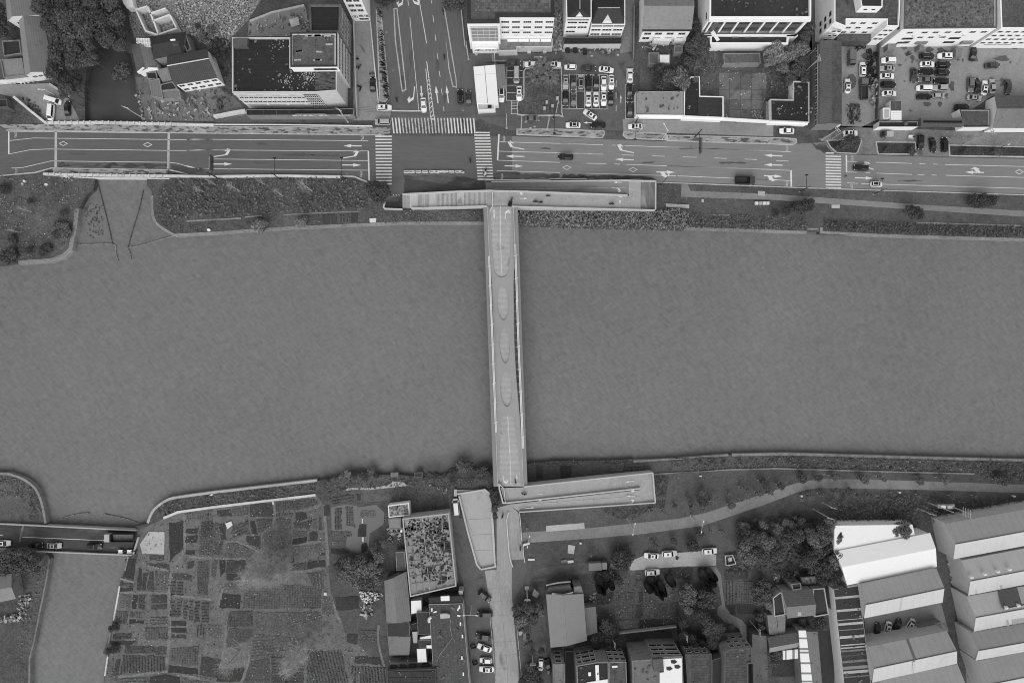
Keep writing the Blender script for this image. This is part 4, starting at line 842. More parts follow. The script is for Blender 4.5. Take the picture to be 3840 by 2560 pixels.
# ---- dark-roofed L building by the crossing
root, q = flat('office_block','','B','205,412 850,412 850,740 1362,740 1362,1003 1130,1020 205,1020',13.6,m_cream,m_roofblk,par=.7,pw=.35); tag(root,'big black-roofed office block with pale south front west of the crossing','office block')
windows(root, *side(q,'S'), [11.6], 5, 2.4,.5,1,m_cream); windows(root, *side(q,'S'), [9.6,6.0], [.05+.0585*i for i in range(14)], 1.25,1.3,2); acs(root,*side(q,'S'),[(.3,4.4),(.55,4.4),(.78,4.6),(.42,8.2),(.66,8.2)])
A_, B_ = side(q,'S')
b = MB(); b.box(0,0,0,1,1,1)
for z_ in (12.3,8.2,4.6): 
    o = MB(); ribbon_mb(o, [Vector((*A_,z_)),Vector((*A_.lerp(B_,.82),z_))], .35, z_-.2, z_); o.build('ledge', m_frame, root)
gl = MB(); d_ = (B_-A_); 
o = MB(); ribbon_mb(o, [Vector((*A_.lerp(B_,.835),12)),Vector((*A_.lerp(B_,1.0),12))], .5, 1.5, 12.2); o.build('glass_corner', m_glassd, root)
for i in range(8): p = A_.lerp(B_,.835+.165*i/7); o = MB(); o.box(p.x,p.y-.28,6.8,.14,.14,10.8); o.build('mullion', m_frame, root)
for i in range(6): o = MB(); z_ = 1.6+2.1*i; ribbon_mb(o,[Vector((*A_.lerp(B_,.835),z_))+Vector((0,-.3,0)),Vector((*B_,z_))+Vector((0,-.3,0))],.12,z_-.07,z_+.07); o.build('transom', m_frame, root)
A_, B_ = side(q,'E')
o = MB(); ribbon_mb(o, [Vector((*A_,12)),Vector((*B_,12))], .4, 1.5, 12.2); o.build('glass_corner', m_glassd, root)
for i in range(8): p = A_.lerp(B_,i/7); o = MB(); o.box(p.x+.24,p.y,6.8,.12,.12,10.8); o.build('mullion', m_frame, root)
for i in range(6): o = MB(); z_ = 1.6+2.1*i; ribbon_mb(o,[Vector((A_.x+.26,A_.y,z_)),Vector((B_.x+.26,B_.y,z_))],.1,z_-.07,z_+.07); o.build('transom', m_frame, root)
_, q2 = flat('upper_block','','B','848,358 1368,356 1368,738 848,742',16.6,m_white,m_roofmid,par=.5,pw=.5,root=root,cap=m_roofdark,base=13.2)
windows(root, *side(q2,'S'), [15.0], [.5+.043*i for i in range(11)], 1.05,1.5,1)
ob = MB(); A_, B_ = side(q2,'E'); ribbon_mb(ob, [Vector((A_.x-.5,A_.y,13)),Vector((B_.x-.5,B_.y,13))], .9, -.3, 16.2); ob.build('stair_wall', m_cream, root)
windows(root, A_, B_, [14.4,11.0,7.6,4.2], 9, 1.1,1.7,2)
for i in range(14):
    x0 = random.uniform(870,1300); y0 = random.choice([385,400,490,570,665,680]); a_ = random.uniform(-15,15); L_ = 75
    ribbon('roof_batten', [g1('B',x0,y0),g1('B',min(1350,x0+L_),y0+math.tan(R(a_))*L_*.4)], .45, 16.15, 16.3, m_kerb, root)
bx('roof_house',root,'B','215,428 375,425 372,512 215,515',12.9,14.6,m_darkwall)
_, q3 = flat('north_wing','','B','1052,48 1402,48 1398,352 1062,352',15,m_greywall,m_roofblk,par=.6,pw=.5,root=root,cap=m_roofmid)
windows(root,*side(q3,'E'),[12.5,9,5.5],5,1.0,1.3,1)
bx('gravel_roof',root,'B','1125,800 1350,790 1345,990 1120,995',12.95,13.05,mat('gravel_roof',86,.5,sc=(.3,1.5,5),stretch=(0,.4,1),wt=(.3,.8,.8)))
litter = MB()
for cx_, cy_, n_ in ((720,500,25),(1040,820,45),(820,900,35),(1010,900,25)):
    for i in range(n_):
        v = w(g1('B',cx_+random.gauss(0,45),cy_+random.gauss(0,42)),12.9); litter.box(v.x,v.y,12.97,random.uniform(.1,.5),random.uniform(.1,.4),.1,random.uniform(0,3))
litter.build('roof_litter', mat('roof_litter',170,.2,island=.45), root, kind='stuff')
root, q = flat('shop_canopy','','B','362,1208 1250,1204 1545,1196 1545,1268 365,1274',4.2,m_greywall,m_roofblk,par=.15,pw=.15,cat='shopfront'); tag(root,'long black shop canopy with white lettering at the foot of the office block','shop canopy')
A_, B_ = side(q,'S'); bx('sign_board',root,'B','905,1256 1240,1254 1240,1268 905,1270',3.6,4.9,m_greywall)
text('晨从景晨广德艺', A_.lerp(B_,.46), A_.lerp(B_,.74), 4.3, 1.35, m_frame, root, 1.2, out=.2); text('昆恒联州', A_.lerp(B_,.85), A_.lerp(B_,.98), 4.4, 1.0, m_frame, root, 1.1, out=.2)
for x in (415,556,695,835): bx('beam',root,'B',f'{x-3},1212 {x+3},1212 {x+3},1270 {x-3},1270',4.05,4.16,m_roofmid)
root, q = flat('white_block','','B','1545,235 1735,232 1710,-500 1480,-500',15,m_white,m_roofmid,at=0); tag(root,'white apartment block cut by the top edge with a round emblem on its shopfront','apartment block')
windows(root,*side(q,'S'),[13,10,7],[.3,.7],1.9,1.5,2); A_, B_ = side(q,'S'); windows(root,A_,B_,[1.5],[.68],3.0,1.2,2)
text('昆恒', A_.lerp(B_,.5),A_.lerp(B_,.95),3.3,1.5,m_darkwall,root,1.1)
em = MB(); k_ = 16
for r0_, r1_ in ((.85,.65),(.3,.0)):
    em.add([(r0_*math.cos(2*math.pi*i/k_),-.05,r0_*math.sin(2*math.pi*i/k_)) for i in range(k_)]+[(r1_*math.cos(2*math.pi*i/k_),-.05,r1_*math.sin(2*math.pi*i/k_)) for i in range(k_)],[(i,(i+1)%k_,k_+(i+1)%k_,k_+i) for i in range(k_)])
p = A_.lerp(B_,.22); part('emblem',em.mesh('emblem',m_darkwall),root,(p.x-root.location.x,p.y-root.location.y,2.9),math.atan2(B_.y-A_.y,B_.x-A_.x))
# tent
um = tag(empty('gazebo', w(g1('B',893,245))),'white square pyramid gazebo on the patio','gazebo'); v = [Vector(p[:2]) for p in wl(pts('B','832,215 935,190 952,272 862,302'),2.4)]; c = sum(v,Vector((0,0)))/4
for i in range(4): obj('canopy_panel', [(*v[i],2.4),(*v[(i+1)%4],2.4),(*c,3.4)], [(0,1,2)], mat('gazebo_cloth',205,.08,objr=.06), um)
for p in v: o = MB(); o.tube((*p,0),(*p,2.4),.05); o.build('leg', m_steel, um)
# ---- bank corner
root, q = flat('bank_building','','C','445,-500 1410,-500 1410,195 803,195 806,262 445,264',17.2,m_white,m_roofmid,par=.5,pw=1.2,cap=m_roofdark); tag(root,'bright white bank building with paved roof right of the side street','bank')
pv_ = [v[:2] for v in wl(pts('C','530,-160 1370,-160 1370,135 530,130'),16.7)]; pavers(root, [pv_[3],pv_[2],pv_[1],pv_[0]], 34, 9, 16.71, m_pv)
q_ = ccw(q); S1 = [(a_,b_) for a_,b_ in zip(q_,q_[1:]+q_[:1])]
A_, B_ = side(q,'S'); windows(root,A_,B_,[14.6,11.2,7.8],[.1,.3,.51,.72,.92],2.4,1.25,4); windows(root,A_,B_,[11.2,7.8],[-.08],2.2,1.2,3); acs(root,A_,B_,[(.18,9.6),(.4,9.6),(.61,6.3),(.8,6.3),(.02,9.6),(.3,6.2)])
Wp_ = wl(pts('C','447,262 803,260'),17.2); bl = [Vector(v[:2]) for v in Wp_]
o = MB(); ribbon_mb(o,[Vector((*bl[0],10))+Vector((.8,-.12,0)),Vector((*bl[1],10))+Vector((-.6,-.12,0))],.3,6,15.4); o.build('curtain_wall', mat('curtain_glass',150,.15,sc=(.2,.8,4),rough=.3), root)
for i in range(5): p = bl[0].lerp(bl[1],.1+.19*i); o = MB(); o.box(p.x,p.y-.3,10.7,.1,.1,9.2); o.build('mullion', m_frame, root)
for z_ in (6.2,8.5,10.8,13.1,15.3): o = MB(); ribbon_mb(o,[Vector((bl[0].x+.8,bl[0].y-.32,z_)),Vector((bl[1].x-.6,bl[1].y-.32,z_))],.1,z_-.06,z_+.06); o.build('transom', m_frame, root)
root, q = flat('bank_entrance','','C','497,405 790,405 790,515 500,515',5,m_white,m_roofdark,par=.7,pw=1.4); tag(root,'low white bank entrance with sunken dark roof and name board','bank entrance')
A_, B_ = side(q,'S'); o = MB(); L0, L1 = A_.lerp(B_,.07), A_.lerp(B_,.95)
bd = MB(); hx = (L1-L0).length/2; prof = [(-hx,0),(-hx+.9,-.75),(hx-.9,-.75),(hx,0),(hx-.9,.75),(-hx+.9,.75)]
bd.add([(x,-.25,z_) for x,z_ in prof]+[(x,0,z_) for x,z_ in prof],[tuple(range(6)),tuple(range(11,5,-1))]+[(i,6+i,6+(i+1)%6,(i+1)%6) for i in range(6)])
p = (L0+L1)/2; part('sign_board',bd.mesh('sign_board',m_white),root,(p.x-root.location.x,p.y-root.location.y,3.0),math.atan2(B_.y-A_.y,B_.x-A_.x))
text('昆山农商银行', L0.lerp(L1,.22), L0.lerp(L1,.98), 3.0, .95, m_darkwall, root, 1.15, out=.3); p = L0.lerp(L1,.13); part('emblem',bpy.data.meshes['emblem'],root,(p.x-root.location.x,p.y-root.location.y-.3,3.0),0,(.7,1,.7))
root, q = flat('arcade','','C','792,425 1388,425 1388,520 1000,520 1000,560 792,565',3.6,m_cream,m_concd,par=.25); tag(root,'low patched arcade roof in front of the bank','arcade')
for x in (890,1010,1135,1258): bx('roof_panel',root,'C',f'{x},432 {x+115},432 {x+115},460 {x},460',3.4,3.75,m_white)
for x,y,l_ in ((545,570,'square white sign box left in the row before the bank'),(790,566,'white sign box second in the row before the bank'),(957,566,'white sign box third in the row before the bank'),(1130,566,'white sign box fourth in the row before the bank'),(1302,566,'white sign box last in the row before the bank')):
    o = slab('sign_box', pts('C',f'{x-20},{y-6} {x+20},{y-6} {x+20},{y+6} {x-20},{y+6}'),0,1.4,m_frame); tag(o,l_,'sign box','sign boxes before the bank')
# ---- twin hip-roofed house
root, q = flat('town_house','','H','300,-1500 1085,-1500 1085,545 345,545',12.6,m_white,m_roofdark,par=.2); tag(root,'white town house with two dark hipped roofs and small pediments','town house')
gable('','','H','395,-1500 395,500 1040,505 1040,-1500',12.8,15.2,m_white,m_roofdark,root=root,hip=.06,ridge=m_steel)
A_, B_ = side(q,'S'); windows(root,A_,B_,[10.1,7.0],[.27,.7],2.9,1.15,3); windows(root,A_,B_,[4.1],[.25],2.9,1.2,3); windows(root,A_,B_,[11.8],[.48],6.5,.9,1,m_greywall,m_greywall)
_, q2 = flat('','','H','1088,-300 2075,-300 2075,725 1088,725',10.4,m_white,m_roofdark,par=.2,root=root)
gable('','','H','1090,20 2030,10 2030,700 1090,700',10.6,13.2,m_white,m_roofdark,root=root,hip=.16,ridge=m_steel)
A_, B_ = side(q2,'S'); windows(root,A_,B_,[7.0,4.1],[.17,.5,.83],2.9,1.15,3); windows(root,A_,B_,[9.5],[.17,.5,.83],3.1,.9,1,m_greywall,m_greywall)
for x0,x1,yb,yp,zz in ((610,835,500,395,12.8),(1385,1700,690,585,10.6)):
    a_, b_, c_ = w(g1('H',x0,yb),zz), w(g1('H',x1,yb),zz), w(g1('H',(x0+x1)/2,yp),zz+1.3); k_ = w(g1('H',(x0+x1)/2,yp-180),zz+1.3)
    obj('pediment',[(a_.x,a_.y,zz),(b_.x,b_.y,zz),((a_.x+b_.x)/2,a_.y+.15,zz+1.5),((a_.x+b_.x)/2,a_.y+3.6,zz+1.5)],[(0,1,2),(1,3,2),(0,2,3)],m_white,root)
root, q = flat('awning_roof','','H','285,1095 1975,1090 1960,1292 272,1300',3.6,m_cream,m_roofblk,par=.1,pw=.2,cap=m_roofdark); tag(root,'long black awning roof in front of the white town house','awning')
for x,y in ((1555,545),(1640,545),(1745,565)):
    o = slab('leaning_panel', pts('C',f'{x-25},{y-30} {x+20},{y-25} {x+25},{y+25} {x-15},{y+30}'),0,1.2,m_roofblk); tag(o,{1555:'left',1640:'middle',1745:'right'}[x]+' of three black panels leaning below the awning','panel','black panels below the awning')
# ---- white sheds in the car park
root, q = flat('site_shed','','C','515,738 757,716 792,1142 552,1135',4.2,m_white,m_sheetwhite,par=.02,pw=.02,cat='shed'); tag(root,'large white sheet-roofed shed at the left of the car park','shed')
line('roof_seam', pts('C','638,728 672,1140'), .14, 4.2, m_roofmid, root); line('roof_seam', pts('C','525,828 765,812'), .07, 4.2, m_concl, root)
flat('site_shed','grey ribbed shed joined to the right of the white shed','C','760,716 858,710 876,942 778,955',4.0,m_greywall,m_ribl,par=.02,pw=.02,cat='shed')
root,_ = flat('site_annex','small white annex with dark hatch below the white shed','C','552,1140 755,1142 757,1208 565,1220',3.0,m_white,m_concl,par=.1,cat='shed'); bx('hatch',root,'C','672,1158 715,1158 715,1192 672,1192',2.85,3.05,m_black)
# ---- centre right houses
root, q = gable('house','','D','35,-130 590,-130 568,345 28,345',8,10.2,m_white,m_sandy,m_pale,t=.5); tag(root,'house with wide pale shingle roof right of the town house','house')
A_, B_ = side(q,'S'); windows(root,A_,B_,[5.9,2.8],[.12,.35,.6,.85],2.2,1.5,2); bx('balcony',root,'D','30,352 520,352 520,372 30,372',3.6,4.6,m_white); bx('gutter',root,'D','28,312 570,312 570,345 26,347',7.9,8.15,m_roofdark); bx('porch',root,'D','150,400 345,405 340,455 150,450',-.2,3.2,m_frame); bx('porch',root,'D','380,405 510,405 508,452 380,450',-.2,3.2,m_frame)
root, q = flat('school_hall','','D','770,-500 1890,-500 1888,200 765,200',12.8,m_white,m_roofdark,par=.9,pw=.5); tag(root,'dark-roofed hall whose south front has seven white piers','hall')
A_, B_ = side(q,'S')
for i in range(8): p = A_.lerp(B_,.04+.92*i/7); o = MB(); o.box(p.x,p.y-.3,8.0,.5,.6,8); o.build('pier', m_white, root)
o = MB(); ribbon_mb(o,[Vector((A_.x+.6,A_.y-.12,12)),Vector((B_.x-.6,B_.y-.12,12))],.2,4.4,11.9); o.build('facade_panel', m_darkwall, root)
o = MB(); ribbon_mb(o,[Vector((A_.x,A_.y-.3,12.4)),Vector((B_.x,B_.y-.3,12.4))],.9,11.7,12.7); o.build('cornice', m_white, root)
windows(root,A_+Vector((0,-.15)),B_+Vector((0,-.15)),[10.0,6.4],[.04+.92*(i+.5)/7 for i in range(7)],3.6,1.7,4,m_darkwall)
windows(root,*side(q,'W'),[10],[.9],2.2,1.2,1)
root, q = flat('school_porch','','D','660,378 1742,382 1738,402 1640,408 1635,490 772,490 770,408 660,408',5,m_white,m_roofdark,par=.5,pw=.6); tag(root,'white-edged porch with sunken dark roof before the hall','porch')
bx('white_board',root,'D','780,360 812,335 880,440 850,458',5.0,5.2,m_white)
for i in range(3): bx('roof_light',root,'D',f'{1015+140*i},404 {1085+140*i},404 {1085+140*i},425 {1015+140*i},425',4.4,4.65,m_roofmid)
# low shops along the road
root, q = flat('shop_row','','D','-40,1005 486,1003 484,1268 -40,1262',4.4,m_white,m_rooflight,par=.1,cap=m_roofdark,pw=.15); tag(root,'low shop with pale speckled roof beside the upper road','shop')
root, q = flat('shop_row','','D','488,985 560,845 660,845 664,1058 920,1064 920,1302 482,1284',4.2,m_white,m_roofblk,par=.4); tag(root,'low black L-shaped roof right of the speckled shop roof','shop')
bx('raised_roof',root,'D','640,1070 915,1075 912,1290 640,1285',3.8,4.0,m_roofdark)
root, q = flat('shop_row','','D','1690,893 1868,898 1868,1350 1442,1332 1437,1092 1688,1096',4.2,m_white,m_roofblk,par=.4,cap=m_concl); tag(root,'low black-roofed shop with pale parapet at the alley corner','shop')
o = MB(); ribbon_mb(o,wl(pts('D','-20,1282 480,1292 920,1312 1400,1340 1850,1362'),3),.9,2.4,3); o = o.build('shop_awning', m_white); tag(o,'long white awning along the fronts of the low shops','awning')
ribbon('garden_wall', pts('D','920,1065 922,1305'),.4,0,2.6,m_concl)['label'] = 'left inner wall of the walled back garden'; COL.objects[-1]['category'] = 'wall'
ribbon('garden_wall', pts('D','1405,1120 1405,1330'),.9,0,2.6,m_concd)['label'] = 'thick pale right wall of the walled back garden'; COL.objects[-1]['category'] = 'wall'
for s_, h_, m_, l_ in (('95,582 208,580 205,715 95,700',2.6,m_darkwall,'dark square hut roof in the narrow back yard'),('210,600 333,600 332,705 212,698',2.6,m_sheetwhite,'white corrugated hut roof in the narrow back yard'),('375,505 470,505 468,580 375,585',2.8,m_darkwall,'grey-black hut roof beside the porch'),('920,590 1325,585 1330,700 925,705',3,m_roofmid,'long grey shed roof in the middle of the back garden')):
    flat('hut',l_,'D',s_,h_,m_greywall,m_,par=.05,cat='hut')
gs = [o for o in COL.objects if o.name.startswith('back_garden')][0]; m_ps = mat('garden_slab',112,.3,sc=(.1,.6,1.8),objr=.2,stain=(.3,.55,70,.2))
for x0,x1 in ((872,984),(990,1104),(1110,1224),(1230,1342),(1348,1392)):
    for y0,y1 in ((805,984),(990,1094),(1100,1208),(1214,1300)):
        if x0 == 872 and y0 > 990 or (x0 == 1348 and y0 > 1210): continue
        slab('paving_slab', pts('D',f'{x0},{y0} {x1},{y0} {x1},{y1} {x0},{y1}'), 0, .08, m_ps, gs)
slab('paving_slab', pts('D','930,715 1330,712 1330,768 930,772'), 0, .08, m_roofmid, gs)
# ---- long tile roof and white blocks, upper right
root, q = gable('long_house','','E','105,450 95,1372 345,1370 340,465',7,8.2,m_greywall,m_tile,m_roofmid,t=.47); tag(root,'long north-south tiled house left of the car yard','house')
windows(root,*side(q,'W'),[4.6],14,1.6,1.5,2); bx('curved_awning',root,'E','85,1392 120,1358 230,1350 335,1368 320,1392',2.5,3.4,m_white)
root, q = flat('white_apartments','','E','262,-500 1010,-500 975,292 840,290 840,218 400,215 398,300 262,245',13,m_white,m_roofmid,par=.6,pw=.3); tag(root,'white U-shaped apartment house with two short wings above the car yard','apartment house')
windows(root,*side(q,'S'),[10.8,7.8,4.8],[.25,.5,.8],1.6,1.2,2); windows(root,*side(q,'W'),[10.5,7.2,4],[.82,.93],1.4,1.3,1,m_darkwall)
qq = ccw(q)
for i in range(len(qq)):
    a_, b_ = Vector(qq[i]), Vector(qq[(i+1)%len(qq)])
    if 8 < (b_-a_).length and abs(b_.y-a_.y) < 3: pass
for s_ in ('270,300 398,300','845,292 972,292'):
    P_ = [v for v in wl(pts('E',s_),13)]; windows(root,Vector((P_[0].x,P_[0].y-.05)),Vector((P_[1].x,P_[1].y-.05)),[10.5,7.6,4.8],[.25,.7],1.2,1.1,1)
_, q2 = flat('','','E','522,-150 795,-150 793,80 562,78',16,m_white,m_roofdark,par=.3,root=root,base=12.5); windows(root,*side(q2,'S'),[14.6],[.3,.68],1.2,.9,1)
bx('court_roof',root,'E','300,380 700,385 660,460 290,450',-.2,4,m_roofmid)
root, q = flat('grey_roof_block','','E','1042,-500 2052,-500 2052,312 1022,322',12.5,m_white,mat('patchy_roof',104,.5,sc=(.15,1.2,5),wt=(.4,.8,.5),stain=(.5,.6,78,.2)),par=.5,pw=.4,cap=m_darkwall); tag(root,'long white block with patchy grey roof along the top of the car yard','apartment block')
A_, B_ = side(q,'S'); windows(root,A_,B_,[10.2],[.12,.28,.4,.53,.64,.8,.92],1.8,1.2,2); windows(root,A_,B_,[6.9],[.3,.42,.55],1.8,1.1,2); windows(root,A_,B_,[6.0,3.2],[.18,.7],3.4,1.2,3,m_darkwall,m_glassd); acs(root,A_,B_,[(.2,8.4),(.5,8.2),(.75,8.4)]); windows(root,*side(q,'W'),[10],[.9],2.6,1.2,1,m_darkwall)
for s_ in ('1180,425 1300,428 1296,470 1176,468','1680,425 1800,425 1795,468 1676,468','1050,430 1130,428 1110,455 1040,458'): bx('balcony',root,'E',s_,2.6,4.2,m_greywall)
for s_ in ('1200,500 1250,500 1250,545 1200,545','850,450 960,455 955,490 850,490','1600,530 1680,530 1660,625 1600,625','850,490 945,492 940,545 855,545'): bx('porch_roof',root,'E',s_,-.2,2.6,m_concd)
root, q = flat('white_terrace','','E','2070,-500 3200,-500 3200,318 2100,316',13.5,m_white,m_roofmid,par=.5,pw=.4); tag(root,'white terrace block with dotted windows at the upper right corner','apartment block')
A_, B_ = side(q,'S'); windows(root,A_,B_,[11.5,9,6.5,4],[.04,.12,.2,.28,.36,.44],1.5,1.1,1); windows(root,A_,B_,[2.6],[.15,.3],4,.5,2)
root, q = gable('tile_house','','E','2030,1055 3200,1055 3200,1415 2010,1412',4.6,6.0,m_white,m_tile,m_sandy,t=.45); tag(root,'tiled house with white pointed gable at the right edge above the road','house')
root, q = flat('flat_shop','','E','1640,1205 1980,1205 1980,1400 1690,1402',4,m_white,m_roofmid,par=.4,cap=m_roofblk); tag(root,'dark flat shop roof between the gate beam and the tiled house','shop')
root, q = flat('gate_beam','','E','1215,1298 1692,1300 1692,1388 1222,1384',5,m_darkwall,m_roofblk,par=.5,pw=.6,base=3.4); tag(root,'dark gate beam spanning the car yard entrance','gate')
for x in (1225,1680): bx('gate_post',root,'E',f'{x-8},1330 {x+8},1330 {x+8},1350 {x-8},1350',-.2,3.4,m_darkwall)
line('beam_rib', pts('E','1240,1325 1665,1327'),.25,5.0,m_roofmid,root); line('beam_rib', pts('E','1240,1358 1665,1360'),.25,5.0,m_roofmid,root)
root, q = flat('gate_lodge','','E','760,1335 1190,1335 1186,1398 752,1398',3.6,m_white,m_roofblk,par=.3,cap=m_roofdark); tag(root,'low black-roofed gate lodge with white front beside the gate beam','lodge')
bx('roof_box',root,'E','1030,1355 1060,1345 1078,1372 1048,1388',3.4,4.0,m_roofmid)
root, q = flat('cabin','','E','880,1112 1000,1112 1003,1330 885,1330',3,m_white,m_roofmid,par=.02,pw=.02); tag(root,'cabin with half grey and half white slatted roof in the car yard','cabin')
for i in range(5): bx('white_slat',root,'E',f'884,{1222+i*21} 1002,{1222+i*21} 1002,{1240+i*21} 884,{1240+i*21}',2.9,3.08,m_white)
flat('cabin','small pale cabin roof left of the slatted cabin','E','800,1190 872,1190 872,1310 800,1312',2.6,m_white,m_concl,par=.02,cat='cabin')
# ---- south side, left of the street
root, q = flat('market_shed','','S','318,716 832,656 915,1462 405,1580',6,m_concl,mat('market_roof',146,.14,sc=(.1,.9,5),stripe=(95,.6,.06,.5),stain=(.28,.57,56,.05)),par=.5,pw=.35); tag(root,'long shed with pale roof eaten by dark growth beside the south street','shed')
A_, B_ = side(q,'N')
tx = text('360115335518)6WT', (0,0),(1,0), 0, 1, m_frame, root); tx.rotation_euler = (0,0,0)
v0, v1 = w(g1('S',330,775),6.05), w(g1('S',650,742),6.05); mid = (v0+v1)/2; tx.location = (mid.x-root.location.x,mid.y-root.location.y,5.56); tx.rotation_euler = (0,0,math.atan2(v1.y-v0.y,v1.x-v0.x)); tx.scale = (1.0,1.1,1); tx.data.transform(Matrix.Diagonal((.92,1,1,1)))
for i in range(8): 
    u = i/7; a_ = g1('S',330+u*490,725-u*58); b_ = g1('S',415+u*480,1560-u*110); ribbon('roof_rib',[a_,b_],.12,5.5,5.62,m_concd if i%3 else m_kerb,root)
mk = random.Random(31); mkd = mat('roof_growth',58,.3,sc=(.2,.8,1.9),island=.35); gb = MB()
for i in range(900):
    u,v_ = mk.random(), mk.random()
    if v_ > .25 and u < .25 and mk.random() < .8: continue
    if v_ > .35 and mk.random() > .42: continue
    x = 335+u*470+v_*82; y = 745-u*55+v_*690; p = w(g1('S',x,y),5.5); quad_ = mk.uniform(.2,.75); gb.box(p.x,p.y,5.52,quad_,quad_*mk.uniform(.5,1),.12,mk.uniform(0,3))
gb.build('roof_growth', mkd, root, kind='stuff')
for i in range(9):
    y0 = 775+i*82; ribbon('cross_rib',[g1('S',340+i*10,y0),g1('S',815+i*9,y0-52)],.09,5.5,5.64,m_concd,root)
for i in range(46):
    x = mk.choice((462,500,590,610,735,760))+mk.uniform(-10,10); y = mk.uniform(800,1400); x += (y-800)*.08; e_ = mk.uniform(8,22); slab('roof_hole',[g1('S',*q_) for q_ in ((x,y),(x+e_,y-2),(x+e_,y+e_),(x,y+e_))],5.5,5.66,m_black,root)
for s_, h_, m_, l_ in (('160,572 392,542 402,680 170,705',3.6,m_rub,'rusty dark shed roof at the head of the market shed'),('165,716 303,708 310,832 175,836',3,m_pale,'small pale square roof left of the market shed'),('245,1085 345,1080 365,1285 255,1288',3,m_tile,'narrow tiled lean-to beside the market shed')):
    flat('shed',l_,'S',s_,h_,m_white if 'rusty' in l_ else m_greywall,m_,par=.1,cat='shed')
root, q = gable('fibre_roof_shed','','T','120,345 145,800 415,785 365,240',4.2,5.2,m_greywall,m_sandy,m_ribl,t=.45); tag(root,'pale fibre-roofed shed below the rubble heap left of the street','shed')
for s_, h_, m_, l_ in (('148,808 395,800 400,948 155,955',4.4,m_roofdark,'black flat roof below the fibre-roofed shed'),('158,960 410,955 395,1160 178,1162',4,m_sandy,'pale fibre roof with a thin cable below the black flat roof'),('412,562 530,555 535,688 416,712',4.2,m_sheetwhite,'white sheet roof beside the fibre-roofed shed'),('475,690 620,690 640,930 495,932',5,m_roofdark,'dark inner roof left of the tiled workshop'),('510,965 640,938 646,985 512,992',4.6,m_white,'narrow white roof strip with two dark squares'),('500,996 650,994 655,1046 578,1082 502,1080',4.9,m_roofdark,'dark roof patch below the white roof strip'),('476,1090 580,1086 592,1240 486,1246',4.6,m_sheetwhite,'tall white roof patch among the small workshops'),('582,1050 655,1048 656,1092 584,1090',5.1,m_white,'small white roof corner left of the tiled workshop'),('400,830 490,800 492,890 425,900',3,m_roofblk,'black pocket roof between the small workshops'),('185,1245 650,1240 690,1310 170,1325',3.6,m_concd,'low roof ledge with water tanks above the panel roof'),('425,905 490,900 485,1030 440,1030',3.4,m_concl,'pale narrow roof between the small workshops')):
    flat('workshop',l_,'T',s_,h_,m_greywall,m_,par=.06,pw=.1,cat='workshop')
root, q = flat('tiled_workshop','','T','612,602 985,592 1100,1950 700,1950',5.2,m_concl,mat('dark_corrugated_tile',84,.2,sc=(.1,.8,5),stripe=(5,1.15,-.25,.14),stain=(1.6,.56,104,.1)),par=.06,pw=.1); tag(root,'long dark corrugated workshop roof along the south street','workshop')
bx('hood',root,'T','610,528 985,508 985,592 612,600',-.2,4.9,m_roofdark); bx('white_box',root,'T','742,515 838,510 840,562 745,565',4.9,5.4,m_white); bx('white_box',root,'T','940,455 985,452 985,500 945,500',-.2,4.2,m_concl)
bx('cowl',root,'T','735,712 800,705 845,720 845,752 740,760',5.2,6.2,m_concl)
duct = MB(); P_ = wl(pts('T','618,800 612,770 620,752 640,745'),5.9); 
for a_, b_ in zip(P_,P_[1:]): duct.tube(a_,b_,.45,n=8)
duct.build('vent_duct', m_frame, root)
ribbon('cable', pts('T','850,770 845,850 870,970 800,1070 730,1160 700,1230'),.07,5.25,5.32,m_kerb,root)
for x,y,r_ in ((645,662,90),(680,686,20),(935,655,70),(950,632,95),(942,728,-10),(960,817,90),(982,955,95),(976,1192,92),(992,1370,92)):
    c_,s2 = math.cos(R(r_)),math.sin(R(r_)); P4 = [(x+18*c_-7*s2,y-18*s2-7*c_),(x+18*c_+7*s2,y-18*s2+7*c_),(x-18*c_+7*s2,y+18*s2+7*c_),(x-18*c_-7*s2,y+18*s2-7*c_)]
    slab('white_block', [g1('T',*p_) for p_ in P4],5.15,5.5,m_white,root)
root, q = flat('panel_roof','','T','150,1335 690,1312 690,1950 165,1950',6,m_darkwall,m_roofblk,par=.1,pw=.15); tag(root,'dark panelled roof at the bottom edge left of the workshop','workshop')
for i in range(4):
    for j in range(3): bx('panel',root,'T',f'{170+i*130},{1345+j*62} {292+i*130},{1342+j*62} {292+i*130},{1400+j*62} {170+i*130},{1402+j*62}',5.9,6.0,m_roofdark)
for i in range(4):
    x = 225+i*105+(i==3)*35; o = MB(); v = w(g1('T',x,1285-i*7),3.6); o.tube((v.x-1,v.y,4.1),(v.x+1,v.y,4.1),.55,n=10); o = o.build('water_tank', m_roofblk); tag(o,f'dark water tank on the roof ledge, {ordn(i)} from the left','tank','water tanks on the roof ledge')
# ---- south, right of the street
root, q = gable('warehouse','','V','140,490 190,1078 592,1000 552,485',6.4,7.4,m_concl,mat('warehouse_sheet',139,.09,sc=(.05,.4,5),stripe=(90,.6,.03,.5)),t=.44,ridge=m_rooflight); tag(root,'plain mid-grey ridged warehouse right of the south street','warehouse')
bx('front_canopy',root,'V','142,488 150,440 190,405 400,385 445,470 320,490 210,485',-.2,5.6,m_roofmid); ribbon('canopy_edge', pts('V','140,395 280,365 410,355'),.3,4.6,5.2,m_concl,root)
for i in range(8): bx('clerestory',root,'V',f'{165+i*31},{405-i*4} {190+i*31},{402-i*4} {190+i*31},{418-i*4} {165+i*31},{421-i*4}',5.2,5.7,m_black)
bx('side_wing',root,'V','445,410 525,400 552,482 450,500',-.2,6.0,m_concd); ribbon('ridge_band', pts('V','205,485 330,495 440,470'),.3,6.5,6.75,m_concl,root)
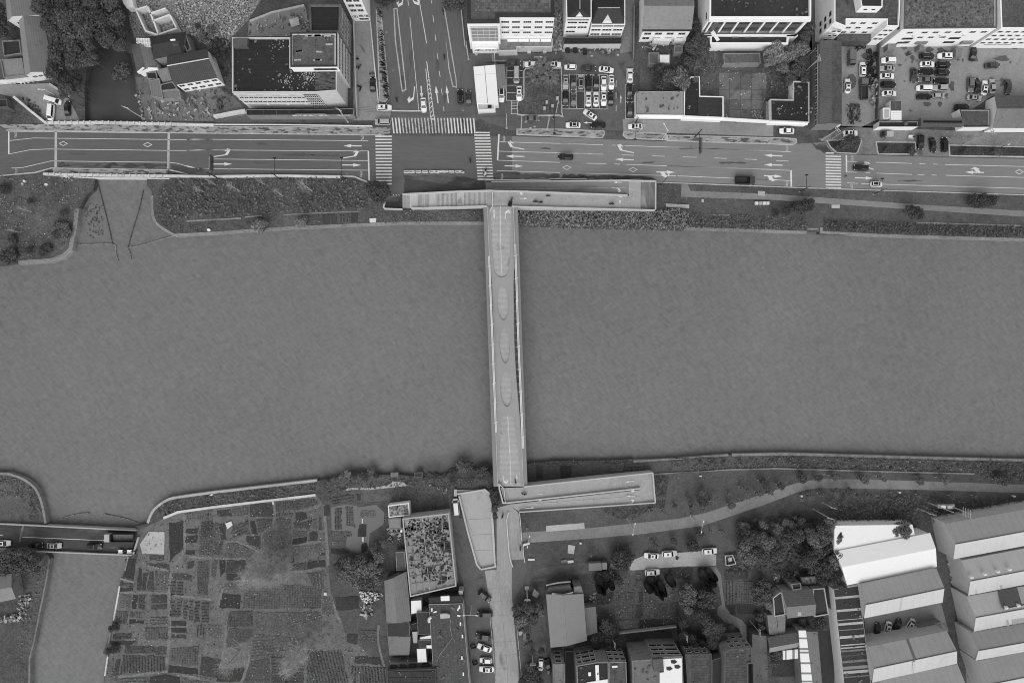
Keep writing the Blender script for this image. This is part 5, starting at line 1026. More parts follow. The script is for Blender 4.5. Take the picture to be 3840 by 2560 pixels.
flat('lean_to','ribbed grey lean-to on the right of the plain warehouse','V','568,640 690,630 706,910 590,950',4,m_greywall,m_ribl,par=.03,pw=.05,cat='lean-to')
def apt(label, reg, s, h, zs, cols, roof=m_roofdark, wall=m_greywall, wd=1.5, ht=1.3, **k):
    root, q = flat('apartment_house', label, reg, s, h, wall, roof, cat='apartment house', **k); A_, B_ = side(q,'N'); windows(root,A_,B_,zs,cols,wd,ht,1,m_frame,m_glassd); return root, q
apt('narrow grey house with stacked windows below the warehouse','V','215,1262 345,1260 360,1950 238,1950',9.5,[7.6,4.8,2.2],[.5],m_concd,m_concd,2.0,1.4)
bx_ = flat('dark_court','dark sunken yard between the narrow house and the apartments','V','345,1120 470,1110 480,1900 360,1900',1.2,m_darkwall,m_roofblk,cat='yard roof')
root,_ = apt('dark-roofed apartment house with a white cross of roof strips','V','475,1278 690,1240 830,1236 838,1950 500,1950',12,[10.2,7.4,4.6],[.1,.35,.55,.82],m_roofblk)
bx('white_strip',root,'V','682,1272 720,1270 728,1445 690,1448',11.4,11.7,m_white); bx('white_strip',root,'V','605,1352 635,1350 636,1390 608,1392',11.4,11.7,m_white); bx('white_strip',root,'V','590,1462 830,1425 835,1600 595,1600',11.4,11.75,m_white)
root,_ = apt('apartment house with cluttered roof right of the white-cross roof','V','835,1232 1025,1235 1046,1950 842,1950',11.5,[9.8,7,4.2],[.15,.5,.85],m_roofmid)
bx('white_strip',root,'V','866,1280 926,1276 928,1296 868,1300',11.0,11.4,m_white)
root,_ = apt('large apartment house half covered by white roof sheets','V','1092,1222 1290,1210 1320,1180 1645,1175 1672,1950 1102,1950',12.5,[10.6,7.8,5.0],[.12,.25,.4,.62,.78,.9],m_pv)
bx('white_roof',root,'V','1430,1205 1635,1195 1655,1950 1400,1950 1395,1355 1440,1350',12.0,12.7,m_sheetwhite); bx('roof_house',root,'V','1312,1210 1430,1200 1440,1330 1330,1340',12.0,13.6,m_darkwall)
for x,y in ((1550,1235),(1590,1290),(1500,1310)): bx('moss_patch',root,'V',f'{x-35},{y-18} {x+10},{y-25} {x+38},{y} {x+5},{y+22} {x-30},{y+15}',12.6,12.76,m_roofdark)
root,_ = apt('apartment house with checkered paver roof left of the dark gap','X','205,1152 495,1150 502,1950 262,1950',10.5,[8.6,5.8,3],[.2,.5,.8],m_roofmid,m_darkwall)
pv_ = [v[:2] for v in wl(pts('X','275,1160 490,1160 500,1560 275,1560'),10)]; pavers(root,[pv_[3],pv_[2],pv_[1],pv_[0]],8,14,10.02,m_pvd)
root,_ = apt('apartment house with checkered paver roof and thick dark parapet','X','640,1130 690,1095 945,1078 950,1255 900,1260 905,1950 620,1950',11,[9.2,6.4,3.6],[.15,.5,.82],m_roofmid,m_greywall,pw=.4,cap=m_darkwall)
pv_ = [v[:2] for v in wl(pts('X','630,1150 880,1140 885,1560 630,1560'),10.5)]; pavers(root,[pv_[3],pv_[2],pv_[1],pv_[0]],9,14,10.52,m_pvd)
flat('gap_roof','dark smooth roof between the two paver roofs','X','500,1215 610,1180 640,1950 508,1950',8,m_darkwall,m_roofdark,par=.1,cat='roof')
flat('brown_shed','long weathered roof with a dark stain right of the paver roofs','X','940,930 1100,950 1145,1950 965,1950',5,m_darkwall,mat('brown_sheet',104,.2,sc=(.07,.5,5),stain=(.12,.58,76,.2)),par=.05,cat='shed')
root, q = gable('farmhouse','','X','1270,455 1605,428 1640,722 1330,756',6,7.6,m_concl,m_tile,m_ribl,t=.52); tag(root,'farmhouse with tiled gable roof between two flat wings','farmhouse')
bx('roof_light',root,'X','1442,690 1485,688 1487,728 1445,730',6.1,6.7,m_concl)
flat('farmhouse_wing','flat dark wing with pale parapet left of the farmhouse','X','1172,530 1250,470 1272,470 1312,718 1188,740',5,m_concl,m_roofdark,cat='wing')
flat('farmhouse_wing','flat dark wing with pale parapet right of the farmhouse','X','1612,432 1742,422 1790,715 1630,742',5.5,m_concl,m_roofdark,cat='wing')
bx2 = flat('stair_tower','small grey stair tower with two dark windows behind the farmhouse','X','1372,378 1480,365 1488,435 1392,448',7,m_concd,m_roofdark,cat='tower'); windows(bx2[0],*side(bx2[1],'N'),[5.2,2.6],[.5],1.0,1.0,1,m_darkwall,m_glassd)
flat('outhouse','rusty low outhouse roof behind the farmhouse','X','1470,300 1640,290 1665,385 1490,390',3,m_darkwall,m_rub,par=.05,cat='outhouse')
flat('outhouse','left of two mossy fibre roofs below the farmhouse','X','1110,722 1208,720 1230,940 1132,932',3.4,m_greywall,m_sandy,par=.05,cat='outhouse'); flat('outhouse','right of two mossy fibre roofs below the farmhouse','X','1214,722 1310,726 1306,920 1236,940',3.4,m_greywall,m_sandy,par=.05,cat='outhouse')
root, q = gable('barn','','X','1108,968 1462,905 1478,1068 1132,1132',4.2,5.2,m_greywall,m_tile,m_pale,t=.6); tag(root,'dark ridged barn joined to the striped white roof','barn')
sw = tag(empty('striped_roof', w(g1('X',1530,1170))),'bright roof of white panels crossed by grey bands','shed')
bx('wall',sw,'X','1455,890 1535,890 1625,1600 1500,1600',-.2,5.3,m_greywall)
ysw = [(890,965,1),(965,985,0),(985,1080,1),(1080,1105,0),(1105,1120,1),(1120,1142,0),(1142,1238,1),(1238,1260,0),(1260,1350,1),(1350,1372,0),(1372,1440,1),(1440,1460,0),(1460,1600,1)]
for y0,y1,k_ in ysw: 
    xa = lambda y: 1455+(y-890)*.066; xb = lambda y: 1535+(y-890)*.127
    bx('roof_panel',sw,'X',f'{xa(y0)},{y0} {xb(y0)},{y0} {xb(y1)},{y1} {xa(y1)},{y1}',5.25,5.5,m_sheetwhite if k_ else m_pale)
sw2 = tag(empty('striped_lean_to', w(g1('X',1370,1150))),'small lean-to of white and grey panels left of the striped roof','lean-to')
for x0,x1,k_ in ((1285,1305,1),(1305,1322,0),(1322,1385,1),(1385,1412,0),(1412,1450,1)): bx('roof_panel',sw2,'X',f'{x0},{1113-(x0-1285)*.1} {x1},{1113-(x1-1285)*.1} {x1},{1213-(x1-1285)*.1} {x0},{1213-(x0-1285)*.1}',-.2,4.4,m_sheetwhite if k_ else m_pale)
flat('ribbed_hall','long ribbed grey roof right of the striped white roof','X','1540,905 1665,906 1755,1950 1645,1950',5.4,m_greywall,m_ribl,par=.04,pw=.05,cat='hall')
# lattice boundary wall
lw = tag(empty('boundary_wall', w(g1('X',1850,900))),'panelled grey boundary wall running down to the bottom edge','wall')
for i in range(9):
    y0 = 400+i*140; x0 = 1790+i*18; o = ribbon('wall_panel',[g1('X',x0,y0),g1('X',x0+17,y0+134)],.5,0,2.6,m_concd,lw); ribbon('rail',[g1('X',x0+46,y0),g1('X',x0+63,y0+134)],.25,0,2.9,m_concl,lw)
# banded long roof
root, q = flat('banded_roof','','X','1842,440 2120,395 2265,1600 1970,1600',6,m_white,m_roofdark,par=.03,pw=.04); tag(root,'long dark roof crossed by pale rusty bands left of the warehouses','factory hall')
for yl, hgt_, m_ in ((520,26,m_concl),(662,26,m_concl),(812,26,m_concl),(955,28,m_concl),(775,6,m_kerb),(1050,12,m_kerb),(1080,14,m_concl),(1110,20,m_concd),(1225,26,m_concd),(1290,34,m_pale),(1340,30,m_concl),(885,10,m_concd),(1165,14,m_roofmid),(1400,12,m_concd)):
    x0 = interp([(440,1842),(1600,1970)],yl); x1 = interp([(395,2120),(1600,2265)],yl); bx('roof_band',root,'X',f'{x0+8},{yl} {x1-8},{yl-22} {x1-8},{yl-22+hgt_} {x0+8},{yl+hgt_}',5.95,6.03,m_)
# warehouses
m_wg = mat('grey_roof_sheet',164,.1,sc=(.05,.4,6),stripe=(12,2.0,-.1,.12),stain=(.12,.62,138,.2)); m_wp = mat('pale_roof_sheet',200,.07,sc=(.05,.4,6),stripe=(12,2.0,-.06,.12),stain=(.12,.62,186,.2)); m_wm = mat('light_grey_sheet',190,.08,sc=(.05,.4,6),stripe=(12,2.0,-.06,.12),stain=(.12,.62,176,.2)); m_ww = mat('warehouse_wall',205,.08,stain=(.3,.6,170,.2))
root, q = flat('white_shed','','Y','262,940 1122,930 1152,1048 262,1232',6.4,m_white,m_sheetwhite,par=.02,pw=.03); tag(root,'bright white flat shed below the power poles','warehouse')
root, q = gable('white_warehouse','','Z','260,20 1318,-185 1392,188 400,392',6.8,8.2,m_white,m_sheetwhite,t=.42); tag(root,'bright white ridged warehouse overlapped by a dark tree','warehouse')
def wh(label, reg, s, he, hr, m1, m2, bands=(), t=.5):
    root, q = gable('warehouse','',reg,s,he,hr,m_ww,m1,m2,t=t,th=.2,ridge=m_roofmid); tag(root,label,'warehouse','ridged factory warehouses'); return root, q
def bandz(root, P4, m, lift=.12):    # strip on a roof slope: four (px,z)
    vs = [w(p,z) for p,z in P4]; obj('roof_band',[(v.x,v.y,v.z+lift) for v in vs],[(0,1,2,3)],m,root)
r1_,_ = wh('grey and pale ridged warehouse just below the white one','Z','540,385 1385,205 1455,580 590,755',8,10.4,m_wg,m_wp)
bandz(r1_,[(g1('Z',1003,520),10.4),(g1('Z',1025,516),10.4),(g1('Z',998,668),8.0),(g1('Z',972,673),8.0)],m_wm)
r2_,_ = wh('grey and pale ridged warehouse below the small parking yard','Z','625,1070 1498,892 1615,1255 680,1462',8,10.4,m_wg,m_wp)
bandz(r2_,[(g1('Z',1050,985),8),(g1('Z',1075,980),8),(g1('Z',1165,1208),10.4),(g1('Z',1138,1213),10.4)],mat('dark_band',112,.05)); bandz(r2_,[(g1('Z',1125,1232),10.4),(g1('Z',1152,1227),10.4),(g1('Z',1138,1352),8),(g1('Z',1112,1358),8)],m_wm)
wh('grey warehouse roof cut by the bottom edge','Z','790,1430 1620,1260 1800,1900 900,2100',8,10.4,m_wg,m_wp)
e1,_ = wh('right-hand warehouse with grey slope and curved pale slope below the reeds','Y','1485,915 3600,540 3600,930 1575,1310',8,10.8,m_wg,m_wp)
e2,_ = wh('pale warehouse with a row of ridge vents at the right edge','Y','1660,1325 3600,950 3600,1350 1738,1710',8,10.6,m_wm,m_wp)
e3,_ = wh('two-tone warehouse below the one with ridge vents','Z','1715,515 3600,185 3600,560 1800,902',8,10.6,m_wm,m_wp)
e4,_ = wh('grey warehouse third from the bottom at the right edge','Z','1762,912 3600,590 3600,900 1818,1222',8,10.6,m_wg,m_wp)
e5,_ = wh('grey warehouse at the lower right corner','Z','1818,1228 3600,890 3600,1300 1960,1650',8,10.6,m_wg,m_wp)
for r_, x, y in [(e2,1765,295),(e2,1912,262),(e2,2057,235),(e2,2185,210),(e3,2148,632),(e3,2282,608)]:
    v = w(g1('Z',x,y),10.8); o = MB(); o.tube((v.x,v.y,10.4),(v.x,v.y,11.2),.35,.35,10); o.tube((v.x,v.y,11.2),(v.x,v.y,11.7),.55,.3,10); o.build('ridge_vent', m_frame, r_)
for r_, reg_, s_, zt, m_ in ((e2,'Z','2060,262 2085,257 2115,430 2092,435',(10.5,10.5,8,8),m_wg),(e2,'Z','1805,318 1812,317 1828,485 1820,487',(10.5,10.5,8,8),m_wg),(e3,'Z','2060,455 2270,415 2330,600 2105,640',(8,8,10.6,10.6),mat('dark_roof_patch',106,.2,sc=(.1,1,6))),(e3,'Z','2272,412 2300,407 2352,590 2325,596',(8,8,10.6,10.6),m_wm),(e3,'Z','2125,650 2145,646 2190,835 2165,840',(10.6,10.6,8,8),m_wg),(e3,'Z','2185,640 2500,580 2500,770 2225,825',(10.6,10.6,8,8),m_wg)):
    P_ = pts(reg_,s_); bandz(r_,[(p,z_) for p,z_ in zip(P_,zt)],m_)
flat('yard_shed','small grey flat shed in the factory parking yard','Z','1190,842 1440,795 1465,882 1216,936',3,m_greywall,m_concd,par=.05,cat='shed')
flat('yard_hut','white-stepped row of huts under the lower warehouse edge','Z','690,1040 1200,925 1215,945 700,1060',3,m_white,m_concl,par=.1,cat='hut')
# lower left corner
root, q = gable('canal_barn','','N','-200,300 128,262 175,540 -200,620',4,5,m_greywall,m_ribl,m_pale,t=.5); tag(root,'pale ribbed barn roof at the lower left corner','barn')
flat('jetty_hut','ribbed pale boat hut on the shore left of the footbridge','S','190,212 272,212 275,258 192,258',1.6,m_concd,m_ribl,par=.02,cat='hut')
flat('jetty_hut','dark boat hut on the shore right of the ribbed one','S','450,205 545,205 545,262 450,265',1.6,m_darkwall,m_roofdark,par=.02,cat='hut')
# ============================================================ VEGETATION
rnd = random.Random(11)
def quad(b, p, n, s, asp=1.6, r=rnd):
    n = n.normalized() if n.length > 1e-6 else Vector((0,0,1)); u = n.orthogonal().normalized(); v = n.cross(u); a_ = r.uniform(0,6.28)
    x = (u*math.cos(a_)+v*math.sin(a_))*s; y = (v*math.cos(a_)-u*math.sin(a_))*s/asp
    b.add([p-x, p-y*.9, p+x, p+y*.9], [(0,1,2,3)])
def crown_mesh(name, m, seed, nblob=16, nleaf=1500, leaf=.115, flat_=.8, spread=.62, br=(.3,.46), lift=0.):
    r = random.Random(seed); b = MB(); blobs = []
    for i in range(nblob):
        t_ = r.uniform(0,6.28); d_ = spread*math.sqrt(r.uniform(.02,1)); z_ = (1-d_*d_)*.55*flat_+r.uniform(-.18,.12)
        blobs.append((Vector((d_*math.cos(t_),d_*math.sin(t_),z_)), r.uniform(*br)))
    blobs.append((Vector((0,0,.15)), .62))
    tw = sum(q*q for _,q in blobs)
    for c, q in blobs:
        for i in range(int(nleaf*q*q/tw)):
            d_ = Vector((r.gauss(0,1),r.gauss(0,1),r.gauss(0,1)+.35)).normalized(); p = c+d_*q*(r.uniform(.72,1.05)); n = d_+Vector((r.gauss(0,.5),r.gauss(0,.5),r.gauss(0,.5)+.35))
            quad(b, p, n, leaf*r.uniform(.6,1.25), 1.7, r)
    return b.mesh(name, m)
CROWN = {}
for nm_, m_, lf in (('dark',m_leafd,.115),('mid',m_leafm,.115),('pale',m_leafl,.125),('vdark',m_leafx,.11)):
    CROWN[nm_] = [crown_mesh('crown', m_, 10*i+len(nm_), leaf=lf) for i in range(4)]
CROWN['fine'] = [crown_mesh('crown', m_leafm, 70+i, nblob=22, nleaf=1700, leaf=.085, spread=.75, br=(.2,.32)) for i in range(3)]
def column_mesh(seed):
    r = random.Random(seed); b = MB()
    for i in range(700):
        h_ = r.random(); rad = math.sin(math.pi*min(1,h_*.8+.18))**.7*(1 if h_ < .75 else (1-h_)*4*.75+.25); t_ = r.uniform(0,6.28); p = Vector((rad*math.cos(t_),rad*math.sin(t_),h_)); quad(b,p,Vector((math.cos(t_),math.sin(t_),.3)),.2*r.uniform(.6,1.2),1.8,r)
    return b.mesh('crown', m_leafx)
CROWN['column'] = [column_mesh(3), column_mesh(4)]
def palm_mesh():
    r = random.Random(5); b = MB()
    for k in range(26):
        t_ = k*2.4+r.uniform(-.2,.2); el = r.uniform(.05,.9); d_ = Vector((math.cos(t_),math.sin(t_),0)); P_ = [d_*(s_*math.cos(el*.6))+Vector((0,0,s_*el*1.0-1.05*s_*s_*(1-.5*el))) for s_ in (.05,.3,.55,.8,1.0)]
        side_ = Vector((-d_.y,d_.x,0))
        for i in range(26):
            s_ = .15+.85*i/25; j = min(3,int(s_*4)); p = P_[j].lerp(P_[j+1], min(1,(s_-[.05,.3,.55,.8][j])/.25)); L_ = .2*(1-abs(s_-.45))
            for q in (-1,1):
                e_ = p+side_*q*L_+d_*.12-Vector((0,0,.05)); w_ = d_*.025; b.add([p-w_,p+w_,e_+w_*.3,e_-w_*.3],[(0,1,2,3)])
    return b.mesh('crown', m_leafm)
CROWN['palm'] = [palm_mesh()]
_tr = {}
def trunk_mesh(palm=False):
    k = palm
    if k not in _tr:
        b = MB(); b.tube((0,0,-.1),(0,0,.5),1,.8,8); b.tube((0,0,.5),(.02,.01,1.0),.8,.45,8)
        for t_ in (.3,2.3,4.4): b.tube((0,0,.55),(1.8*math.cos(t_),1.8*math.sin(t_),.95),.45,.15,5)
        _tr[k] = b.mesh('trunk', m_bark)
    return _tr[k]
NAMES = dict(dark='broadleaf_tree',mid='broadleaf_tree',pale='broadleaf_tree',vdark='broadleaf_tree',fine='shrub',column='columnar_conifer',palm='palm_tree')
def tree(reg, x, y, rz_px, h, kind, label=None, group=None, squash=None, name=None):
    k = REG[reg][2]; rad = rz_px/k*S
    zc = h*.62 if kind not in ('column',) else h*.5
    p = w(g1(reg,x,y), zc if kind != 'palm' else h); o = empty(name or NAMES[kind], (p.x,p.y,0), rnd.uniform(0,6.28))
    tag(o, label or 'tree', 'shrub' if NAMES[kind] == 'shrub' else ('palm' if kind == 'palm' else 'tree'), group)
    cm = rnd.choice(CROWN[kind]); zs = (squash or .85)*rad
    if kind == 'column': part('crown', cm, o, (0,0,.2), 0, (rad,rad,h-.2)); part('trunk', trunk_mesh(), o, (0,0,0), 0, (.12,.12,h*.5))
    elif kind == 'palm': part('crown', cm, o, (0,0,h), 0, (rad,rad,rad)); part('trunk', trunk_mesh(), o, (0,0,0), 0, (.25,.25,h))
    else:
        zb = max(h-zs*.95, .25*zs); part('crown', cm, o, (0,0,zb), 0, (rad,rad*rnd.uniform(.88,1.12),zs)); part('trunk', trunk_mesh(), o, (0,0,0), 0, (max(.08,rad*.06),max(.08,rad*.06),max(.5,zb)))
    return o
def grove(reg, data, h, kind, where, group, jit=.15, kinds=None):
    """data: 'x,y,r ...' ; every tree gets its own ordinal label, counted left to right"""
    L_ = []
    for t_ in data.split():
        a_ = t_.split(','); x,y,r_ = map(float,a_[:3]); kd = a_[3] if len(a_) > 3 else (rnd.choice(kinds) if kinds else kind); L_.append((x,y,r_,kd))
    L_.sort()
    for i, (x,y,r_,kd) in enumerate(L_):
        w_ = {'dark':'dark leafy','mid':'mid-grey leafy','pale':'pale leafy','vdark':'near-black rounded','fine':'feathery','column':'dark columnar','palm':'spiky'}[kd]
        n_ = 'shrub' if kd == 'fine' else ('conifer' if kd == 'column' else ('palm' if kd == 'palm' else 'tree'))
        tree(reg,x,y,r_,h*rnd.uniform(1-jit,1+jit),kd,(f'{w_} {n_} {where}, {ordn(i)} from the left' if len(L_) > 1 else f'{w_} {n_} {where}'),group)
grove('A','520,60,110 700,40,130 880,60,130 1080,40,140 1260,80,130 600,200,120 760,220,140 940,200,150 1130,220,150 1310,240,120 620,380,120 800,380,140 980,380,140 1180,400,130 1350,400,100 680,540,120 850,560,130 1250,500,110 1370,540,80 660,700,110 830,700,120 960,680,110 1080,700,75 640,830,90 740,880,110 860,900,100 800,1020,100 900,1010,70 770,1090,60 560,300,80 470,120,80 1050,540,90,dark',10,'dark','of the wood beside the upper left canal','trees of the wood beside the upper left canal',kinds=['dark','dark','dark','vdark'])
grove('A','1330,790,115',5,'dark','overhanging the right bank of the upper left canal',None)
grove('A','20,130,90 50,260,80 60,370,90',7,'vdark','at the upper left edge beside the barns','trees at the upper left edge')
grove('A','2240,410,70 2330,520,60 2200,300,40 2330,330,60',4,'vdark','at the edge of the rubble field','trees at the rubble field',kinds=['vdark','fine'])
grove('B','60,480,60 120,620,50 30,600,50',4,'vdark','left of the black-roofed office block','trees left of the office block')
grove('B','1830,30,55 1900,50,60 1960,20,60',6,'vdark','on the west verge of the side street','trees at the top of the side street')
grove('C','250,60,85 345,45,95 300,10,90',7,'dark','beside the bank at the top edge','trees beside the bank')
grove('C','1215,850,125,palm 1360,860,110,palm 1290,720,100,palm',5,'palm','in the car park island','palms in the car park island')
grove('D','620,450,105 680,560,100 560,560,80 540,700,85 620,720,70,fine 190,790,90,vdark 300,860,90 420,850,110,mid 480,930,85,mid 230,930,80,vdark 600,900,40,fine 690,470,70',6,'dark','at the left of the walled back garden','trees at the left of the back garden')
grove('D','1440,610,110,pale 1540,660,110,pale 1480,540,90,pale 1640,590,110,mid 1770,540,100,mid 1840,330,80,dark 1800,430,80,dark 1720,790,100,dark 1640,870,85,dark 1760,690,90,dark 1400,700,70,pale 1560,760,80,mid 1800,880,60,dark',5.5,'mid','at the right of the walled back garden','trees at the right of the back garden')
grove('D','590,30,50 600,250,50 620,330,60',6,'vdark','beside the pale shingle roof','trees beside the shingle roof')
grove('K','470,330,85 370,370,75 300,390,45',4,'dark','on the verge beside the upper right crossing','trees by the upper right crossing')
grove('K','830,425,45 1120,430,55 2060,440,60 1690,440,40',3,'dark','along the planted road strip at the upper right','shrubs on the road strip at the upper right',kinds=['fine','dark'])
grove('K','1790,990,85 1890,985,95 1970,985,80',5,'vdark','in the riverside lawn at the upper right','round trees in the riverside lawn')
grove('K','1085,1085,65 1150,1120,85 1180,1160,60',5,'vdark','on the riverside terrace near the hedge','trees on the riverside terrace')
grove('L','1800,1000,110 1920,1010,110 1990,950,60 1500,1100,70 1650,1060,80',4,'vdark','beside the river stair notch','trees beside the river stair notch')
grove('G','2120,950,150,vdark 2060,900,90,vdark 2190,900,70,vdark',7,'vdark','left of the pale stair','trees left of the pale stair')
grove('G','800,1310,90,pale 770,1270,70,mid 1255,1290,80,pale 1290,1250,60,mid 870,1280,50,mid',3,'pale','over the north river wall','willows over the north river wall')
grove('F','570,1100,70,mid 620,1150,80,mid 560,1170,60,dark 640,1090,55,mid',3,'mid','by the crumbling wall on the upper left point','bushes on the upper left point')
grove('F','60,1400,80 120,1360,60 440,1310,70 410,1350,50 300,850,35 40,730,60 120,1220,50 280,1330,40 620,960,45',2.5,'dark','on the grassy upper left point','shrubs on the upper left point',kinds=['vdark','dark'])
grove('M','90,1150,110 240,1130,110 370,1180,100 200,1230,100 50,1260,90 330,1080,70 120,1080,70 450,1140,60 420,1260,60',6,'vdark','beside the small road bridge at lower left','trees beside the small road bridge',kinds=['vdark','dark'])
grove('N','1270,850,60 1230,870,40 1260,1100,60 1200,1110,40',2.5,'vdark','on the plot edge of the lower left canal','bushes on the lower left canal')
grove('O','1560,285,30 1640,265,30 1720,230,40 1770,220,45,pale 1850,235,40 1930,225,45 2030,195,55 2090,240,40 1960,300,45 1500,300,30',2,'dark','on the allotment shore','shore bushes by the allotments',kinds=['dark','vdark','fine'])
grove('S','620,235,55 700,230,50 780,235,45 880,190,60 970,150,85 1050,130,60 1160,190,70 1230,190,70 1290,220,55 640,290,40 870,320,40',3,'dark','on the shore left of the footbridge','shore bushes left of the footbridge',kinds=['dark','vdark','mid'])
grove('S','1340,420,70 1350,520,55 1335,600,50 1340,690,45 1320,470,50',3,'vdark','between the walled platform and the ramp','trees between platform and ramp',kinds=['vdark','dark'])
grove('O','1800,1240,110 1900,1190,100 1950,1290,120 2060,1260,110 1850,1380,120 1990,1410,110 1720,1320,90 2120,1130,80 1740,1190,70 2080,1390,90 1660,1240,60 2080,1040,70,fine 2180,980,60,fine',5,'mid','in the thicket left of the market shed','trees in the thicket left of the market shed',kinds=['mid','dark','mid'])
grove('T','1600,640,80 1690,600,80 1720,690,100 1830,640,75 1640,770,95 1750,760,85 1600,720,65 1680,850,60 1850,680,50',5,'dark','beside the power poles on the south street','trees by the power poles',kinds=['dark','mid','vdark'])
grove('T','1720,1280,75 1770,1370,80 1680,1450,85 1800,1440,75 1700,1360,60 1850,1100,45 1750,1110,40',4,'dark','at the bottom right of the south street','trees at the bottom of the south street',kinds=['dark','vdark'])
grove('U','1270,1175,135 1210,1130,80 1340,1150,80 1280,1240,70',5.5,'vdark','left of the parked white cars in the park','dark round trees by the parked white cars')
grove('U','2045,1015,85',5,'vdark','between two parked white cars',None)
grove('U','1835,965,48 2125,885,52 1640,1010,35 1870,1140,22',3,'dark','on the lawn above the parked white cars','small trees above the parked white cars')
grove('V','740,345,36 785,395,36 725,430,34 770,455,32 860,395,38 1272,425,40 1355,450,38 1415,410,40 1435,465,34 1300,345,34 1520,350,48 1950,270,45 1985,300,40 1895,345,45 1965,355,40 1915,405,36 1400,500,28 710,350,30 1880,280,36',7,'column','in the garden below the parked white cars','columnar conifers in the park garden')
grove('V','850,290,100 780,280,80 930,330,70 720,290,50',4,'vdark','right of the plain warehouse front','trees right of the warehouse front')
grove('V','1700,460,100,mid 1700,580,105,mid 1690,650,60,mid',5.5,'mid','in a pale round clump inside the park garden','pale clump in the park garden')
grove('V','1880,510,85 1960,500,85 1920,590,90 1850,600,70',5,'dark','left of the sand path','trees left of the sand path')
grove('V','790,830,90 860,880,90 760,940,95 690,970,75 840,960,70 920,1010,60 690,1040,60',5,'vdark','between the warehouse and the apartments','trees between warehouse and apartments',kinds=['vdark','dark'])
grove('V','1990,920,130,dark 1940,850,90,dark 2040,840,80,dark 1720,1000,100,dark 1650,950,80,vdark 1880,1060,90,vdark 1790,1080,80,dark 1800,700,80,vdark 1880,740,80,vdark 2170,830,40,vdark 1650,800,70,vdark 1960,1020,80,dark 2060,960,70,dark',6,'dark','above the paver-roofed apartments','trees above the paver-roofed apartments')
grove('W','860,940,60,pale 1050,930,65,mid 1220,970,70,mid 1380,940,70,mid 1490,905,65,mid 1550,960,60,mid 1300,900,50,mid 1460,1050,60,pale',4,'mid','along the upper edge of the park wood','pale trees on the edge of the park wood')
grove('W','900,1060,115 1010,1060,110 850,1200,110 980,1210,115 1110,1150,100 900,1300,90 1080,1270,90 1200,1250,90',7,'dark','in the left half of the park wood','trees in the left half of the park wood',kinds=['dark','mid','vdark'])
grove('W','1330,1080,90 1440,1040,80 1570,1010,90 1690,960,100 1780,900,80 1620,1100,95 1720,1080,95 1650,1230,115 1780,1200,100 1550,1290,95 1820,1330,95 1740,1400,105 1870,1080,55 1880,1030,45 1860,1250,70 1600,1390,80',7,'vdark','in the right half of the park wood','trees in the right half of the park wood',kinds=['dark','vdark','mid'])
grove('X','1620,160,105 1740,220,110 1840,310,90 1900,380,55 1520,90,100 1700,330,50 1870,230,70',7.5,'vdark','overhanging the white warehouse','trees overhanging the white warehouse')
grove('X','1060,380,100 1080,510,95 1000,440,80 1110,590,60 980,540,60',5.5,'dark','left of the farmhouse','trees left of the farmhouse',kinds=['dark','mid'])
grove('X','1690,810,90',4.5,'vdark','below the right wing of the farmhouse',None); grove('X','1210,1150,85 1190,1220,60',4.5,'dark','beside the striped lean-to','trees beside the striped lean-to'); grove('X','1030,740,60 1040,850,50 1500,800,60',3,'dark','around the mossy fibre roofs','shrubs around the mossy roofs',kinds=['fine','dark'])
grove('Y','590,425,65 270,405,52 60,415,45 1210,445,60 1480,440,60 2120,430,75 790,430,30',4,'mid','overhanging the right part of the park path','trees overhanging the right park path',kinds=['dark','mid','fine'])
grove('W','1500,415,70 1660,405,45 1050,450,42,vdark 1250,500,50 1140,560,52 1020,580,45 710,715,45 890,550,45 400,680,65 390,570,45 300,720,40',4,'dark','on the park lawn left of the path bend','trees on the park lawn left of the path bend',kinds=['dark','mid','fine'])
grove('W','1580,620,60 1720,590,55 1850,570,55 2000,560,50 70,1115,48 360,1035,55 1480,640,30',3.5,'dark','below the park path','trees below the park path',kinds=['fine','dark','mid'])
grove('Y','980,940,95 920,990,70 1020,1000,70',8,'mid','leaning over the bright white flat shed','trees leaning over the white shed')
# ---- bare trees
def bare_mesh(seed, m, nb=26, spread=.16, droop=.5):
    r = random.Random(seed); b = MB(); b.tube((0,0,0),(0,0,.55),.011,.008,6); b.tube((0,0,.55),(.004,.004,1),.008,.0015,5)
    for i in range(nb):
        z_ = .32+.66*(i/nb); t_ = r.uniform(0,6.28); L_ = spread*(1.15-z_*.75)*r.uniform(.6,1.2); e_ = Vector((L_*math.cos(t_),L_*math.sin(t_),z_+L_*r.uniform(.5,1.1))); a_ = Vector((0,0,z_)); b.tube(a_,e_,.0035,.0014,3,False)
        for k_ in range(6):
            f_ = r.uniform(.3,1); p = a_.lerp(e_,f_); q = p+Vector((r.gauss(0,.035),r.gauss(0,.035),r.uniform(.01,.06))); b.tube(p,q,.0014,.0006,3,False)
            for j in range(2): b.tube(q,q+Vector((r.gauss(0,.025),r.gauss(0,.025),r.uniform(0,.04))),.0008,.0004,3,False)
    return b.mesh('branches', m)
BM = [bare_mesh(i,m_twig,70,.2) for i in range(3)]; BP = [bare_mesh(10+i,m_barkp,16,.2) for i in range(3)]
